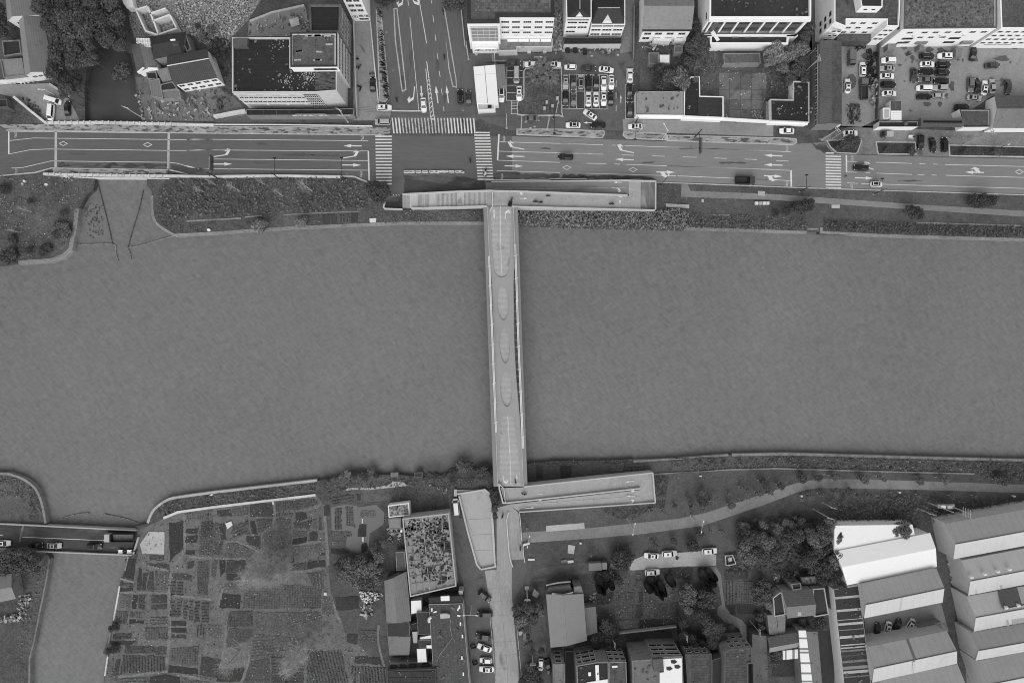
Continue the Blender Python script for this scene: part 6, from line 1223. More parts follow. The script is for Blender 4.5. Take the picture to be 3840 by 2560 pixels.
def bare(reg, L_, meshes, label, group, fat=1.):
    for i, t_ in enumerate(sorted(L_)):
        a_ = Vector(g1(reg,t_[0],t_[1])); b_ = Vector(g1(reg,t_[2],t_[3])); c = Vector((CX,CY)); k_ = (b_-c).length/(a_-c).length; h = max(5.,CAMH*(1-1/k_)); p = w(a_)
        o = empty('bare_tree',(p.x,p.y,0),rnd.uniform(0,6)); tag(o,f'{label}, {ordn(i)} from the left','tree',group); q = rnd.choice(meshes)
        part('branches',q,o,(0,0,0),0,(h*fat,h*fat,h)); tm = MB(); tm.tube((0,0,-.2),(0,0,h*.55),.2,.12,6); tm.tube((0,0,h*.55),(0,0,h*.97),.12,.03,5); part('trunk',tm.mesh('trunk',m_bark if meshes is BM else m_barkp),o)
bare('Q',[(910,95,600,350),(985,160,720,350),(1045,130,800,340),(1075,180,860,330),(1180,120,970,290),(1150,160,930,330),(1340,960,1090,1340),(1355,1105,1280,1240),(720,960,400,1290)],BM,'tall leafless grey tree in the allotments','leafless trees in the allotments',1.1)
bare('G',[(590,930,440,860),(858,858,780,790),(1390,935,1240,830),(1060,980,960,920),(320,860,200,835),(190,940,60,955)],BP,'white-trunked leafless sapling in the roadside thicket','white saplings in the thicket')
bare('F',[(310,950,170,900),(180,1150,70,1120),(1995,755,1870,765)],BP,'white-trunked leafless sapling near the upper left canal mouth','white saplings near the canal mouth')
# ---- uncountable ground cover
def scatter(name, P, dens, size, m, z=(0.,.5), seed=0, blade=False, parent=None, label=None, tilt=.5, clump=0.):
    r = random.Random(seed); q = [v[:2] for v in wl(P)]; xs = [v[0] for v in q]; ys = [v[1] for v in q]; A_ = (max(xs)-min(xs))*(max(ys)-min(ys)); b = MB(); n = 0
    cl = [(r.uniform(min(xs),max(xs)),r.uniform(min(ys),max(ys))) for i in range(int(A_/40)+1)]
    for i in range(int(A_*dens)):
        x, y = r.uniform(min(xs),max(xs)), r.uniform(min(ys),max(ys))
        if not inpoly(x,y,q): continue
        if clump:
            d_ = min((x-c[0])**2+(y-c[1])**2 for c in r.sample(cl,min(6,len(cl))))
            if r.random() < clump*min(1,d_/30): continue
        s_ = size*r.uniform(.6,1.3); p = Vector((x,y,r.uniform(*z)))
        if blade:
            t_ = r.uniform(0,6.28); d_ = Vector((math.cos(t_),math.sin(t_),0)); sd = Vector((-d_.y,d_.x,0))*s_*.13; e_ = p+d_*s_+Vector((0,0,s_*r.uniform(-.3,.4))); mid = p+d_*s_*.55+Vector((0,0,s_*.35)); b.add([p-sd,p+sd,mid+sd,mid-sd,e_],[(0,1,2,3),(3,2,4)])
        else: quad(b, p, Vector((r.gauss(0,tilt),r.gauss(0,tilt),1)), s_, 1.5, r)
    return b.build(name, m, parent, kind='stuff')
m_g1 = mat('grass_tufts',112,.25,sc=(.08,.5,3),island=.4); m_g2 = mat('thicket_leaves',102,.25,sc=(.06,.5,3),island=.5); m_reed = mat('reed_leaves',126,.25,sc=(.1,.6,3),island=.5); m_g3 = mat('hedge_leaves',86,.2,sc=(.1,.6,3),island=.5); m_reedd = mat('dark_reed_leaves',98,.25,sc=(.1,.6,3),island=.5)
scatter('thicket', pts('F','1620,640 2091,625')+pts('G','260,770 1690,790 2040,870 2100,1020 1900,1140 1050,1180 640,1200 0,1240')+pts('F','1700,1030 1600,940 1540,800'), 7, .42, m_g2, (.1,1.3), 1, clump=.75)
scatter('thicket', pts('F','1510,820 1560,820 1600,960 1700,1060 1990,1080 1990,1140 1720,1160 1600,1090 1530,1000'), 5, .3, m_g2, (.05,.4), 2)
scatter('rough_grass', pts('F','-100,620 900,615 840,780 760,920 700,1200 600,1330 100,1430 -100,1440'), 2.2, .35, m_g1, (.02,.25), 3, clump=.6)
scatter('weeds', pts('I','330,1090 1210,1090 1210,1210 0,1230 0,1100'), 4, .28, m_g1, (.02,.4), 4, clump=.4)
scatter('reeds', pts('I','1600,1062 2352,1078')+pts('J','1060,1100 1300,1085 1385,1110 1370,1290 1100,1300 600,1290 0,1265')+pts('I','1600,1255'), 9, 1.1, m_reed, (.3,2.2), 5, blade=True)
scatter('hedge', pts('K','140,1190 600,1205 1180,1235 2352,1262 3600,1300 3600,1420 2352,1385 830,1345 150,1315'), 7, .35, m_g3, (.2,1.1), 6)
scatter('hedge', pts('L','250,1110 700,1120 1500,1150 1920,1180 1930,1340 1000,1320 250,1300'), 6, .35, m_g2, (.15,.8), 7, clump=.3)
scatter('lawn_weeds', pts('J','1075,800 1330,800 1335,940 2352,980 2352,1120 1380,1100 1080,1080'), 1.2, .3, m_g1, (.02,.15), 8, clump=.7)
scatter('reeds', pts('Y','150,620 900,590 1250,620 1500,660 2352,640 3400,760 3400,900 2352,755 1900,830 1500,915 1100,900 270,915 240,850'), 5, .9, m_reedd, (.2,1.8), 9, blade=True, clump=.5)
scatter('reeds', pts('Y','1780,225 2352,240 3400,330 3400,480 2352,470 2000,440 1800,380'), 5, .8, m_reedd, (.1,1.2), 10, blade=True)
scatter('shore_weeds', pts('U','235,105 560,78 1130,75 1380,65 1390,110 1100,120 240,135'), 7, .35, m_g2, (-.4,.5), 11)
scatter('shore_weeds', pts('M','1720,620 1850,540 1970,505 2352,455')+pts('O','1430,325 1430,430 900,490 0,600')+pts('M','1960,630 1820,690'), 4.5, .38, m_g2, (.05,.8), 12, clump=.3)
scatter('shore_weeds', pts('O','1450,310 1760,245 2352,255')+pts('S','560,280 900,260 1310,260 1310,320 930,370 820,440 600,350 0,380')+pts('O','1750,420 1500,450'), 4, .33, m_g2, (.02,.6), 13, clump=.4)
scatter('shore_weeds', pts('S','200,400 450,360 650,420 800,520 620,600 410,540 200,560'), 3, .3, m_g2, (.02,.3), 14)
scatter('garden_weeds', pts('M','-60,250 130,260 270,320 370,400 430,520 460,650 330,740 310,560 200,470 0,480'), 4, .33, m_g2, (.02,.5), 15)
scatter('garden_weeds', pts('D','480,400 760,420 900,600 900,800 660,840 560,840 480,980 330,990 330,700 480,560'), 3.5, .4, m_g2, (.05,.9), 16, clump=.4)
scatter('garden_weeds', pts('D','1320,520 1850,240 1870,880 1690,890 1680,1080 1440,1080 1400,800'), 3, .4, m_g2, (.05,.9), 17, clump=.4)
scatter('park_grass', pts('W','0,380 680,340 1200,325 2352,340 2352,420 1700,415 1440,460 1000,640 0,880'), .8, .3, m_g1, (.02,.12), 18, clump=.7)
scatter('park_strip_weeds', pts('W','0,225 680,185 2352,185')+pts('Y','1780,225 1800,350 0,315')+pts('W','1200,300 680,315 0,352'), 3.5, .33, m_g2, (.02,.5), 19, clump=.5)
scatter('hedge', pts('U','1030,600 1550,570 1640,560 1560,640 1380,725 1240,715 1120,670'), 7, .25, m_g3, (.1,.6), 20); scatter('hedge', pts('U','1625,235 1790,240 1760,420 1740,600 1560,610 1640,545'), 7, .25, m_g3, (.1,.5), 21)
scatter('park_undergrowth', pts('V','650,270 1000,300 1480,200 1900,190 2000,430 1960,700 1600,900 680,1000'), 1.6, .35, m_g2, (.02,.35), 22, clump=.6)
scatter('wood_undergrowth', pts('W','760,880 1500,820 1850,930 1900,1460 640,1460 620,1250 760,1230'), 2.5, .45, m_g3, (.1,.9), 23)
scatter('bank_weeds', pts('N','250,240 440,200 520,120 440,640 360,1000 240,1200 220,900 330,500 400,320'), 2.5, .3, m_g1, (.02,.4), 24, clump=.4)
scatter('floating_weed', [p for p in pts('F','800,860 1000,850 985,1000 1000,1160 870,1220 760,1190 790,1000')], 1.6, .5, m_g3, (WZ+.01,WZ+.04), 25, clump=1.0, tilt=.02)
scatter('lot_island_weeds', pts('C','1100,780 1460,780 1470,1230 1030,1230 1030,1130 1090,1100'), 2.5, .3, m_g1, (.2,.45), 26, clump=.6)
rb_ = MB(); rr = random.Random(3)
RP = [v[:2] for v in wl(pts('A','1880,-100 2352,-100')+pts('B','420,-100 370,220 200,400 100,520 0,500')+pts('A','2100,380 1980,250'))]; xs = [v[0] for v in RP]; ys = [v[1] for v in RP]
for i in range(1500):
    x,y = rr.uniform(min(xs),max(xs)),rr.uniform(min(ys),max(ys))
    if inpoly(x,y,RP): rb_.box(x,y,rr.uniform(.05,.5),rr.uniform(.15,.8),rr.uniform(.1,.5),rr.uniform(.1,.3),rr.uniform(0,3))
for i in range(60):
    x,y = rr.uniform(min(xs),max(xs)),rr.uniform(min(ys),max(ys))
    if inpoly(x,y,RP): rb_.box(x,y,rr.uniform(.3,.6),rr.uniform(1.2,3),.18,.15,rr.uniform(0,3))
rb_.build('demolition_rubble', mat('rubble_pieces',168,.25,island=.55), kind='stuff')

scatter('allotment_weeds', pts('M','1530,1150 1650,800 1960,680 2352,610')+pts('O','1430,460 1500,560 1560,1230')+pts('Q','1590,500 1700,760 1740,900 2190,1330 2200,1470 -600,1470')+pts('N','1200,1400 1320,480'), 1.1, .3, m_g2, (.05,.25), 27, clump=.5)
# ============================================================ ALLOTMENTS
ALL = [o for o in COL.objects if o.name.startswith('allotment_ground')][0]; ALL.data.materials[0] = mat('allotment_path_soil',112,.42,sc=(.08,.6,5),stain=(.2,.6,72,.2))
m_pd = mat('plot_dark_soil',66,.42,sc=(.12,.9,5),objr=.22); m_pg = mat('plot_green',88,.42,sc=(.12,.9,6),objr=.18); m_pc = mat('plot_tilled',98,.42,sc=(.12,.9,5),objr=.15)
m_c1 = mat('crop_dark',74,.42,sc=(.1,.6,3),island=.4); m_c2 = mat('crop_pale',118,.42,sc=(.1,.6,3),island=.45)
pr = random.Random(21); pz = [0]
def plots(reg, data, par=None):
    for t_ in data.split(';'):
        t_ = t_.strip()
        if not t_: continue
        ty, s_ = t_[0], t_[1:].strip(); P = pts(reg, s_); pz[0] += 1; z_ = .07+.015*(pz[0]%5)
        q = ccw([v[:2] for v in wl(P)]); q = inset(q, .12)
        if area(q) <= 0.5: q = ccw([v[:2] for v in wl(P)])
        q = ccw(rough(q,1.3,.13)); b = MB(); b.prism([tuple(v) for v in q], 0, z_); o = b.build('vegetable_plot', {'d':m_pd,'g':m_pg,'c':m_pc,'r':m_pc,'R':m_pc}[ty], par or ALL)
        c = MB(); qs = ccw([v[:2] for v in wl(P)]); e = Vector(qs[1])-Vector(qs[0]); e2 = Vector(qs[2])-Vector(qs[1])
        if (ty == 'r') != (e.length > e2.length): e = e2
        if ty == 'R': e = e2 if e.length > e2.length else e
        ux = e.normalized(); uy = Vector((-ux.y,ux.x)); ctr = sum((Vector(v) for v in q),Vector((0,0)))/len(q); ext = max((Vector(v)-ctr).length for v in q)
        sx, sy, sz = {'d':(.5,.6,.16),'g':(.45,.45,.2),'c':(.75,.8,.27),'r':(.38,.95,.3),'R':(.38,.95,.3)}[ty]
        nx, ny = int(ext/sx), int(ext/sy); keep = {'d':.35,'g':.8,'c':.95,'r':1.,'R':1.}[ty]
        for i in range(-nx,nx+1):
            for j in range(-ny,ny+1):
                p = ctr+ux*(i*sx+pr.gauss(0,.06))+uy*(j*sy+pr.gauss(0,.05))
                if pr.random() < keep and inpoly(p.x,p.y,q): quad(c, Vector((p.x,p.y,z_+pr.uniform(.05,.2))), Vector((pr.gauss(0,.4),pr.gauss(0,.4),1)), sz*pr.uniform(.7,1.3), 1.3, pr)
        if c.f: c.build('crop', m_c2 if (ty in 'cr' and pr.random() < .35) or ty == 'g' and pr.random() < .4 else m_c1, o, kind='stuff')
plots('N','d1390,90 1510,95 1480,350 1370,300;d1530,190 1570,210 1560,440 1500,440;d1575,250 1640,250 1615,450 1560,450;g1645,240 1700,232 1700,460 1625,455;r1708,228 1870,245 1855,465 1703,460;g1330,350 1470,370 1470,408 1330,405;d1330,420 1475,415 1470,460 1325,460;c1325,490 1380,490 1375,640 1310,640;c1387,490 1445,490 1440,650 1382,645;d1460,490 1525,490 1510,650 1455,655;g1532,490 1605,490 1600,660 1522,655;d1680,490 1850,490 1845,590 1670,590;g1670,600 1850,600 1848,660 1665,660;c1280,670 1345,670 1340,800 1265,800;c1352,672 1415,675 1400,810 1347,805;c1430,685 1600,690 1600,750 1425,745;d1430,765 1595,775 1590,820 1420,815;r1660,740 1850,740 1860,830 1660,830;c1600,850 1860,850 1865,990 1600,985;g1240,920 1460,915 1460,985 1230,985;d1215,1000 1500,1000 1460,1055 1200,1050;c1195,1060 1360,1070 1340,1140 1180,1130;g1380,1050 1850,1070 1840,1160 1370,1135;R1350,1160 1820,1170 1825,1330 1330,1370;c1195,1170 1270,1170 1255,1390 1165,1385;g1280,1195 1340,1195 1300,1390 1240,1390;r1320,1420 1640,1400 1640,1560 1300,1560;d1650,1400 1830,1370 1990,1400 2000,1560 1650,1560')
plots('N','g1895,250 2120,280 2110,340 1890,330;R1885,350 1945,345 1940,500 1875,505;R1950,350 2025,350 2020,510 1945,505;R1880,545 1940,545 1935,740 1870,745;R1950,545 2010,545 2000,745 1945,745;R2020,550 2075,550 2070,760 2015,750;R2085,550 2140,550 2135,790 2080,780;R2150,560 2210,560 2205,800 2145,800;R2220,570 2310,575 2305,810 2215,810;d1890,775 2060,785 2055,840 1890,835;d1890,860 2055,860 2050,915 1890,910;g1890,930 2055,935 2050,985 1885,985;r2165,820 2280,820 2270,980 2155,975;r2290,820 2450,820 2440,980 2285,980;c1890,1080 2200,1060 2190,1290 1880,1240;d1860,1270 2190,1310 2190,1380 1850,1350;d2220,1170 2440,1200 2400,1420 2200,1390;r2000,1410 2330,1450 2330,1560 2000,1560')
plots('M','c2050,655 2352,612 2352,740 2060,735;d1860,760 2030,740 2025,1050 1870,1200;d2055,820 2190,820 2185,880 2045,885;d2050,905 2190,890 2180,980 2040,990;d2045,1060 2160,1065 2150,1115 2040,1110;g2215,750 2352,740 2352,930 2200,930;c2210,960 2352,940 2352,1130 2190,1120;g1640,1120 1800,1120 1805,1180 1650,1180;g1600,1200 1880,1210 1870,1290 1650,1230')
plots('O','d330,620 490,600 500,690 340,690;g505,600 690,580 680,690 512,690;g700,560 950,540 960,690 690,700;c980,530 1420,490 1440,560 1200,620 980,640;c985,645 1180,645 1170,690 980,690;c170,780 260,770 270,850 160,850;d350,770 430,765 440,950 380,955;c268,770 345,760 372,950 290,960;c140,860 270,860 288,1120 130,1130;g300,970 400,970 400,1120 292,1130;r500,820 680,730 690,770 700,890 640,900 500,960;d695,740 750,740 790,890 712,880;c760,730 940,715 940,800 850,860 770,880;c980,720 1160,720 1150,850 1010,860;d1200,650 1320,640 1340,720 1190,760;c1180,760 1380,730 1370,830 1170,820;c1385,720 1440,720 1440,830 1388,830;g1460,700 1495,700 1500,830 1455,840;c840,880 1000,845 1140,890 1150,1010 980,1080 850,1020 820,930;c1170,840 1340,850 1330,910 1160,930;d1160,937 1325,917 1335,980 1155,1010;d1350,860 1440,850 1450,960 1350,965;c430,990 530,970 620,1010 770,1070 700,1140 440,1160;d660,900 810,910 815,1010 790,1050 650,980;c1160,1020 1480,985 1530,1030 1530,1080 1200,1110;d1460,1095 1530,1090 1530,1125 1460,1130;g1160,1210 1320,1190 1330,1280 1140,1300;d1325,1190 1530,1170 1530,1250 1335,1270')
plots('Q','d10,130 90,112 70,200 0,210;c110,130 260,110 240,500 110,510;g270,110 350,115 330,300 270,310;d360,115 430,120 430,250 365,300;d440,110 655,110 640,250 440,255;d440,265 620,265 590,345 440,340;r420,370 610,360 600,460 400,465;d390,475 600,490 590,650 350,650;c640,370 1490,400 1480,650 620,650;g460,670 730,670 730,850 450,850;c745,690 1480,680 1500,900 1300,960 740,900;g450,860 730,870 700,1000 440,1100;r740,920 1300,980 1150,1170 700,1210;d160,1170 390,1200 330,1400 140,1390;d340,1310 640,1300 600,1450 320,1460;r930,1180 1310,1170 1290,1470 930,1470;R1320,1130 1700,1100 1790,1470 1310,1470;r1500,510 1600,510 1640,720 1490,710;d1630,520 1910,510 1910,660 1650,670;d1760,930 1890,920 1880,1050 1760,1020;g1900,880 2100,890 2100,1020 1900,1040;d1850,1165 2130,1180 2150,1270 1840,1250;r1820,1280 1900,1280 1890,1470 1820,1470;R1910,1285 2180,1290 2200,1470 1900,1470;r1310,260 1500,230 1520,430 1400,400;g700,1230 920,1190 920,1470 620,1470')
pond = sheet('flooded_plot', pts('O','1590,590 1740,560 1860,570 1900,590 2090,560 2180,650 2170,780 2020,880 2000,1100 1900,1110 1820,1080 1750,1020 1770,920 1830,900 1600,850'), .066, mat('muddy_water',112,.08,sc=(.1,.5,4),rough=.3), kind='structure')
plots('O','r1630,595 1705,590 1712,830 1635,835;c1745,575 1840,580 1860,805 1755,805;c1920,620 2085,615 2085,710 1915,705;d1905,780 1930,765 1985,780 1985,915 1875,915;c1600,850 1820,840 1825,905 1760,915 1600,915;d1920,980 1990,975 2000,1080 1925,1100', pond)
plots('O','d1510,570 1580,560 1580,680 1510,690;c1590,960 1740,955 1750,1010 1600,1030;d1590,1040 1730,1040 1810,1090 1600,1110;r1560,500 1720,460 1850,450 1850,520 1600,560;d1870,440 1930,440 1920,530 1880,530')
PARK = [o for o in COL.objects if o.name.startswith('park_lawn')][0]
plots('V','c880,460 950,455 930,600 870,600;g1140,330 1250,330 1250,450 1140,440;d1160,460 1215,460 1210,590 1160,590;g960,470 1120,460 1110,600 945,605;d1480,200 1760,190 1750,330 1500,320;d700,460 880,450 860,600 690,610;c900,620 1120,610 1120,760 900,770;d1130,610 1210,605 1210,750 1130,760;c1215,600 1340,590 1340,750 1220,755;g1350,590 1490,580 1480,745 1350,750;d1500,575 1600,570 1600,740 1490,745;c930,780 1160,770 1160,880 960,880;d1165,770 1430,760 1430,860 1165,880;d1440,750 1600,750 1600,850 1440,850', PARK)
plots('X','d630,220 900,220 900,330 630,340;r630,350 760,345 760,580 635,590;c770,345 960,340 990,590 770,580;d640,610 760,600 760,720 700,700;d770,600 1000,600 990,720 780,700;d1160,1200 1440,1190 1470,1400 1160,1400', PARK)
plots('U','d320,130 410,130 400,280 320,280;d590,130 720,130 720,280 590,290;r1140,100 1300,95 1280,200 1140,210;r1310,95 1500,90 1500,195 1300,200', PARK)
NG = [o for o in COL.objects if o.name.startswith('rough_grass_ground')][1]
plots('G','g1380,1190 1490,1185 1490,1290 1370,1300;d1495,1185 1580,1185 1580,1290 1490,1295;d1587,1180 1660,1180 1660,1290 1587,1290;r1670,1185 1735,1185 1735,1280 1670,1290;r1745,1180 1800,1180 1800,1280 1745,1285;d1810,1175 1890,1170 1890,1280 1805,1285', NG)
for reg_, s_, w_ in (('M','2030,660 2035,1000 2000,1130 1900,1270 1870,1470',1.0),('N','1880,230 1860,480 1870,860 1840,1250',1.0),('O','960,520 970,690 950,770 850,870 820,980',.7),('O','1510,560 1540,900 1560,1230',.9),('N','1310,475 1600,470 1860,490 2050,515 2330,550',.8),('O','430,980 530,965 630,1000 790,1080',.6),('O','1190,640 1350,610 1480,560',.8),('O','0,1125 100,1140 360,1155 660,1165',.7),('Q','420,370 370,520 340,640',.7),('Q','430,820 420,1050 330,1430',.6),('Q','690,1100 680,1250 600,1470',.6),('Q','1120,240 1280,240 1530,190',.8),('O','1170,1020 1330,980 1500,970',.8),('N','1300,1400 1500,1380 1830,1340 2060,1390 2330,1440',.8),('Q','2120,830 2110,1010 2180,1290',.7),('Q','1590,500 1650,700 1700,800',.7),('M','1560,1200 1700,1250 1880,1290',.8)):
    line('footpath', smooth_path(pts(reg_,s_),3), w_, .062+.002*(pz[0]%5), m_path, ALL); pz[0] += 1
ds = slab('dry_mud_track', pts('O','1730,410 1790,375 1900,380 2080,370 2230,345 2270,305 2352,310')+pts('S','200,305 320,310 390,350 200,375 60,385 0,390')+pts('O','2250,375 2000,400 1850,395'), -.1, .1, m_concl, kind='structure')
# ============================================================ VEHICLES
CAR = {}
def loft(b, secs):       # secs: list of lists of points (same count), closed in the section
    n = len(secs[0]); base = len(b.v)
    for s_ in secs: b.v += [tuple(p) for p in s_]
    for i in range(len(secs)-1):
        for j in range(n): k = (j+1)%n; b.f.append((base+i*n+j, base+i*n+k, base+(i+1)*n+k, base+(i+1)*n+j))
    b.f.append(tuple(base+j for j in range(n))[::-1]); b.f.append(tuple(base+(len(secs)-1)*n+j for j in range(n)))
def wheel_mesh():
    if 'wheel' not in CAR:
        b = MB(); b.tube((0,-.11,0),(0,.11,0),.32,n=14); CAR['wheel'] = b.mesh('tyre', m_rubber); b = MB(); b.tube((0,-.115,0),(0,.115,0),.2,n=10); CAR['rim'] = b.mesh('rim', m_steel)
    return CAR['wheel'], CAR['rim']
def quadm(name, P, m):
    b = MB(); b.add(P,[tuple(range(len(P)))]); return b.mesh(name, m)
def car_meshes(kind):
    if kind in CAR: return CAR[kind]
    #            L    W    hood z  belt  roof  cabin base x0,x1 (rear..front)  roof x0,x1
    D = dict(sedan=(4.75,1.84,.88,.96,1.45,-1.75,1.15,-1.0,.32), hatch=(3.9,1.7,.9,.98,1.5,-1.75,1.05,-1.45,.3), suv=(4.7,1.92,1.05,1.12,1.7,-2.1,1.15,-1.85,.4),
             mpv=(4.9,1.9,1.05,1.1,1.78,-2.3,1.5,-2.1,.75), van=(5.1,1.9,1.2,1.25,1.98,-2.45,2.05,-2.38,1.35))[kind]
    L_,W_,zh,zb,zr,c0,c1,r0,r1 = D; h = W_/2; hl = L_/2; P = {}
    def sec(x, hw, zt, zlo=.28): return [(x,-hw*.9,zlo),(x,-hw,zlo+.25),(x,-hw*.97,zt-.12),(x,-hw*.8,zt),(x,0,zt+.035),(x,hw*.8,zt),(x,hw*.97,zt-.12),(x,hw,zlo+.25),(x,hw*.9,zlo)]
    b = MB(); zt = zh-.06 if kind in ('sedan',) else zb
    loft(b, [sec(-hl,h*.72,zt-.22,.4),sec(-hl+.12,h*.88,zt-.08,.33),sec(-hl+.5,h*.98,zt),sec(-1.2,h,zb),sec(.3,h,zb),sec(c1,h*.99,zb-.02),sec(hl-.7,h*.95,zh-.1),sec(hl-.22,h*.86,zh-.22,.32),sec(hl,h*.66,zh-.38,.4)])
    # cabin shell
    rw = h*.72; bw_ = h*.92
    cab = [[(c0,-bw_,zb-.03),(c0,bw_,zb-.03),(c1,bw_,zb-.03),(c1,-bw_,zb-.03)],[(r0,-rw,zr-.05),(r0,rw,zr-.05),(r1,rw,zr-.05),(r1,-rw,zr-.05)],[(r0+.15,-rw*.82,zr),(r0+.15,rw*.82,zr),(r1-.18,rw*.82,zr),(r1-.18,-rw*.82,zr)]]
    loft(b, cab); P['body'] = b.mesh('body', m_white, False)
    def ins(q, k, off):
        v = [Vector(p) for p in q]; c = sum(v,Vector())/4; n = (v[1]-v[0]).cross(v[2]-v[0]).normalized()
        if n.dot(c-Vector((0,0,.8))) < 0: n = -n
        return [tuple(c+(p-c)*k+n*off) for p in v]
    B_,T_ = cab[0],cab[1]
    P['windshield'] = quadm('windshield', ins([B_[2],B_[3],T_[3],T_[2]],.9,.02), m_glassd); P['rear_window'] = quadm('rear_window', ins([B_[0],B_[1],T_[1],T_[0]],.86,.02), m_glassd)
    P['side_window_l'] = quadm('side_window', ins([B_[1],B_[2],T_[2],T_[1]],.88,.02), m_glassd); P['side_window_r'] = quadm('side_window', ins([B_[3],B_[0],T_[0],T_[3]],.88,.02), m_glassd)
    rc = (r0+r1)/2; b = MB(); b.box(rc+.12,0,zr+.012,.62,rw*1.1,.02); P['sunroof'] = b.mesh('sunroof', m_glassd)
    b = MB(); b.box(rc,0,zr+.012,(r1-r0)*.82,rw*1.5,.02); P['glass_roof'] = b.mesh('glass_roof', m_glassd)
    b = MB(); b.box(rc,0,zr+.03,(r1-r0)*.8,.05,.06); P['roof_rail'] = b.mesh('roof_rail', m_steel)
    b = MB(); b.box(0,0,0,.14,.2,.13); P['mirror'] = b.mesh('mirror', m_white)
    b = MB(); b.box(0,0,0,.28,.34,.13); P['lamp'] = b.mesh('headlight', m_frame); P['tail'] = None
    b = MB(); b.box(0,0,0,.12,.36,.14); P['tail'] = b.mesh('tail_light', m_darkwall)
    P['dim'] = D; CAR[kind] = P; return P
PAINT = dict(white=mat('car_white',248,.03,rough=.35,spec=.5), silver=mat('car_silver',178,.05,rough=.35,spec=.5), grey=mat('car_grey',112,.08,rough=.35,spec=.5), dgrey=mat('car_dark_grey',70,.1,rough=.3,spec=.5), black=mat('car_black',36,.12,rough=.22,spec=.5))
PN = dict(white='white',silver='silver',grey='mid-grey',dgrey='dark grey',black='black')
crnd = random.Random(4)
def car(reg, x, y, ang, kind='sedan', col='white', where='', roof=None, group=None, z=.05):
    p = w(g1(reg,x,y), z+.8); o = empty('car', (p.x,p.y,z), R(ang)); P = car_meshes(kind); D = P['dim']; L_,W_,zh,zb,zr = D[:5]; pm = PAINT[col]
    rn = {'s':'sunroofed ','g':'glass-roofed ','r':'railed '}.get(roof,'')
    tag(o, f'{PN[col]} {rn}{ {"sedan":"car","hatch":"small car","suv":"SUV","mpv":"minivan","van":"van"}[kind] } {where}', 'car' if kind != 'van' else 'van', group)
    part('body',P['body'],o,m=pm); part('windshield',P['windshield'],o); part('rear_window',P['rear_window'],o); part('side_window',P['side_window_l'],o); part('side_window',P['side_window_r'],o)
    if roof == 's': part('sunroof',P['sunroof'],o)
    if roof == 'g': part('glass_roof',P['glass_roof'],o)
    if roof == 'r':
        for q in (-1,1): part('roof_rail',P['roof_rail'],o,(0,q*W_*.34,0))
    tw_, rw_ = wheel_mesh()
    for fx in (-1,1):
        for fy in (-1,1):
            t_ = part('wheel',tw_,o,(fx*L_*.3,fy*(W_/2-.1),.32)); part('rim',rw_,t_)
    for fy in (-1,1):
        part('mirror',P['mirror'],o,(D[6]-.35,fy*(W_/2+.06),zb+.02),m=pm); part('headlight',P['lamp'],o,(L_/2-.27,fy*W_*.33,zh-.27)); part('tail_light',P['tail'],o,(-L_/2+.1,fy*W_*.33,zb-.2))
    return o
G1 = 'cars in the marked bays of the car park'
def carrow(reg, L_, where, group):
    for i,(x,y,a_,k_,c_,r_) in enumerate(L_): car(reg,x,y,a_,k_,c_,where.format(ordn(i)),r_,group)
car('A',588,1107,-17,'van','white','above the minibus in the farm yard'); car('A',563,1240,-95,'van','white','standing upright in the picture at the roadside wall of the farm yard'); car('A',740,1195,90,'sedan','black','under the trees beside the farm yard')
car('B',1758,930,90,'sedan','black','alone on the pale lane right of the office block'); car('B',1883,1187,0,'suv','white','leaving the pale lane at the crossing','s'); car('B',1868,1345,180,'mpv','silver','at the pavement end beside the zebra crossing'); car('B',2318,1158,-86,'sedan','white','waiting at the stop line of the side street')
car('C',960,698,0,'sedan','dgrey','at the top left corner of the car park'); car('C',1160,710,180,'sedan','white','left of the palm in the top bays'); car('C',1400,712,0,'sedan','white','right of the palm in the top bays','s')
car('C',990,828,-90,'van','silver','upright between the grey shed and the palms'); car('C',1020,1030,-90,'sedan','white','in the bay left of the palm island','s'); car('C',825,1045,-90,'suv','white','between the white shed and the bays','g')
car('C',1585,740,180,'hatch','white','above the bays, left of the dark one'); car('C',1785,757,0,'sedan','dgrey','above the bays between two white cars'); car('C',1980,768,-8,'sedan','white','tilted above the right end of the bays','s')
carrow('C',[(1532,905,-90,'sedan','silver','s'),(1618,910,-90,'sedan','dgrey','s'),(1700,900,90,'suv','silver','g'),(1783,905,90,'suv','black',None),(1868,905,90,'sedan','dgrey','g'),(1953,920,-90,'sedan','white',None),(2037,905,-90,'sedan','white','s')],'in the upper bay row, {} from the left',G1)
carrow('C',[(1528,1090,-90,'suv','black',None),(1618,1092,90,'sedan','grey','s'),(1783,1092,90,'sedan','white','s'),(1868,1092,90,'sedan','white','s'),(1952,1085,-90,'sedan','white','s'),(2028,1085,90,'sedan','black',None)],'in the lower bay row, {} from the left',G1)
car('C',1802,1265,147,'sedan','white','parked askew below the bays','s'); car('C',1615,1378,180,'sedan','white','below the palm island by the road','g'); car('C',1890,1380,180,'sedan','black','behind a white arrow by the road'); car('C',1163,1305,0,'sedan','grey','below the palm island behind the poles')
car('C',2243,835,90,'sedan','white','top of the three along the right wall'); car('C',2237,1010,-90,'suv','black','middle of the three along the right wall','r'); car('C',2240,1205,90,'sedan','dgrey','bottom of the three along the right wall')
car('C',372,1068,92,'suv','black','left of two beside the white shed','r'); car('C',462,1080,92,'sedan','dgrey','right of two beside the white shed','s')
car('J',832,160,180,'sedan','white','before the low shops by the traffic poles','s'); car('D',1620,1443,180,'sedan','white','parked before the black-roofed corner shop')
car('E',572,765,90,'suv','white','beside the tyre heap in the repair yard','s'); car('E',408,948,90,'sedan','white','half under the long tiled roof edge','s')
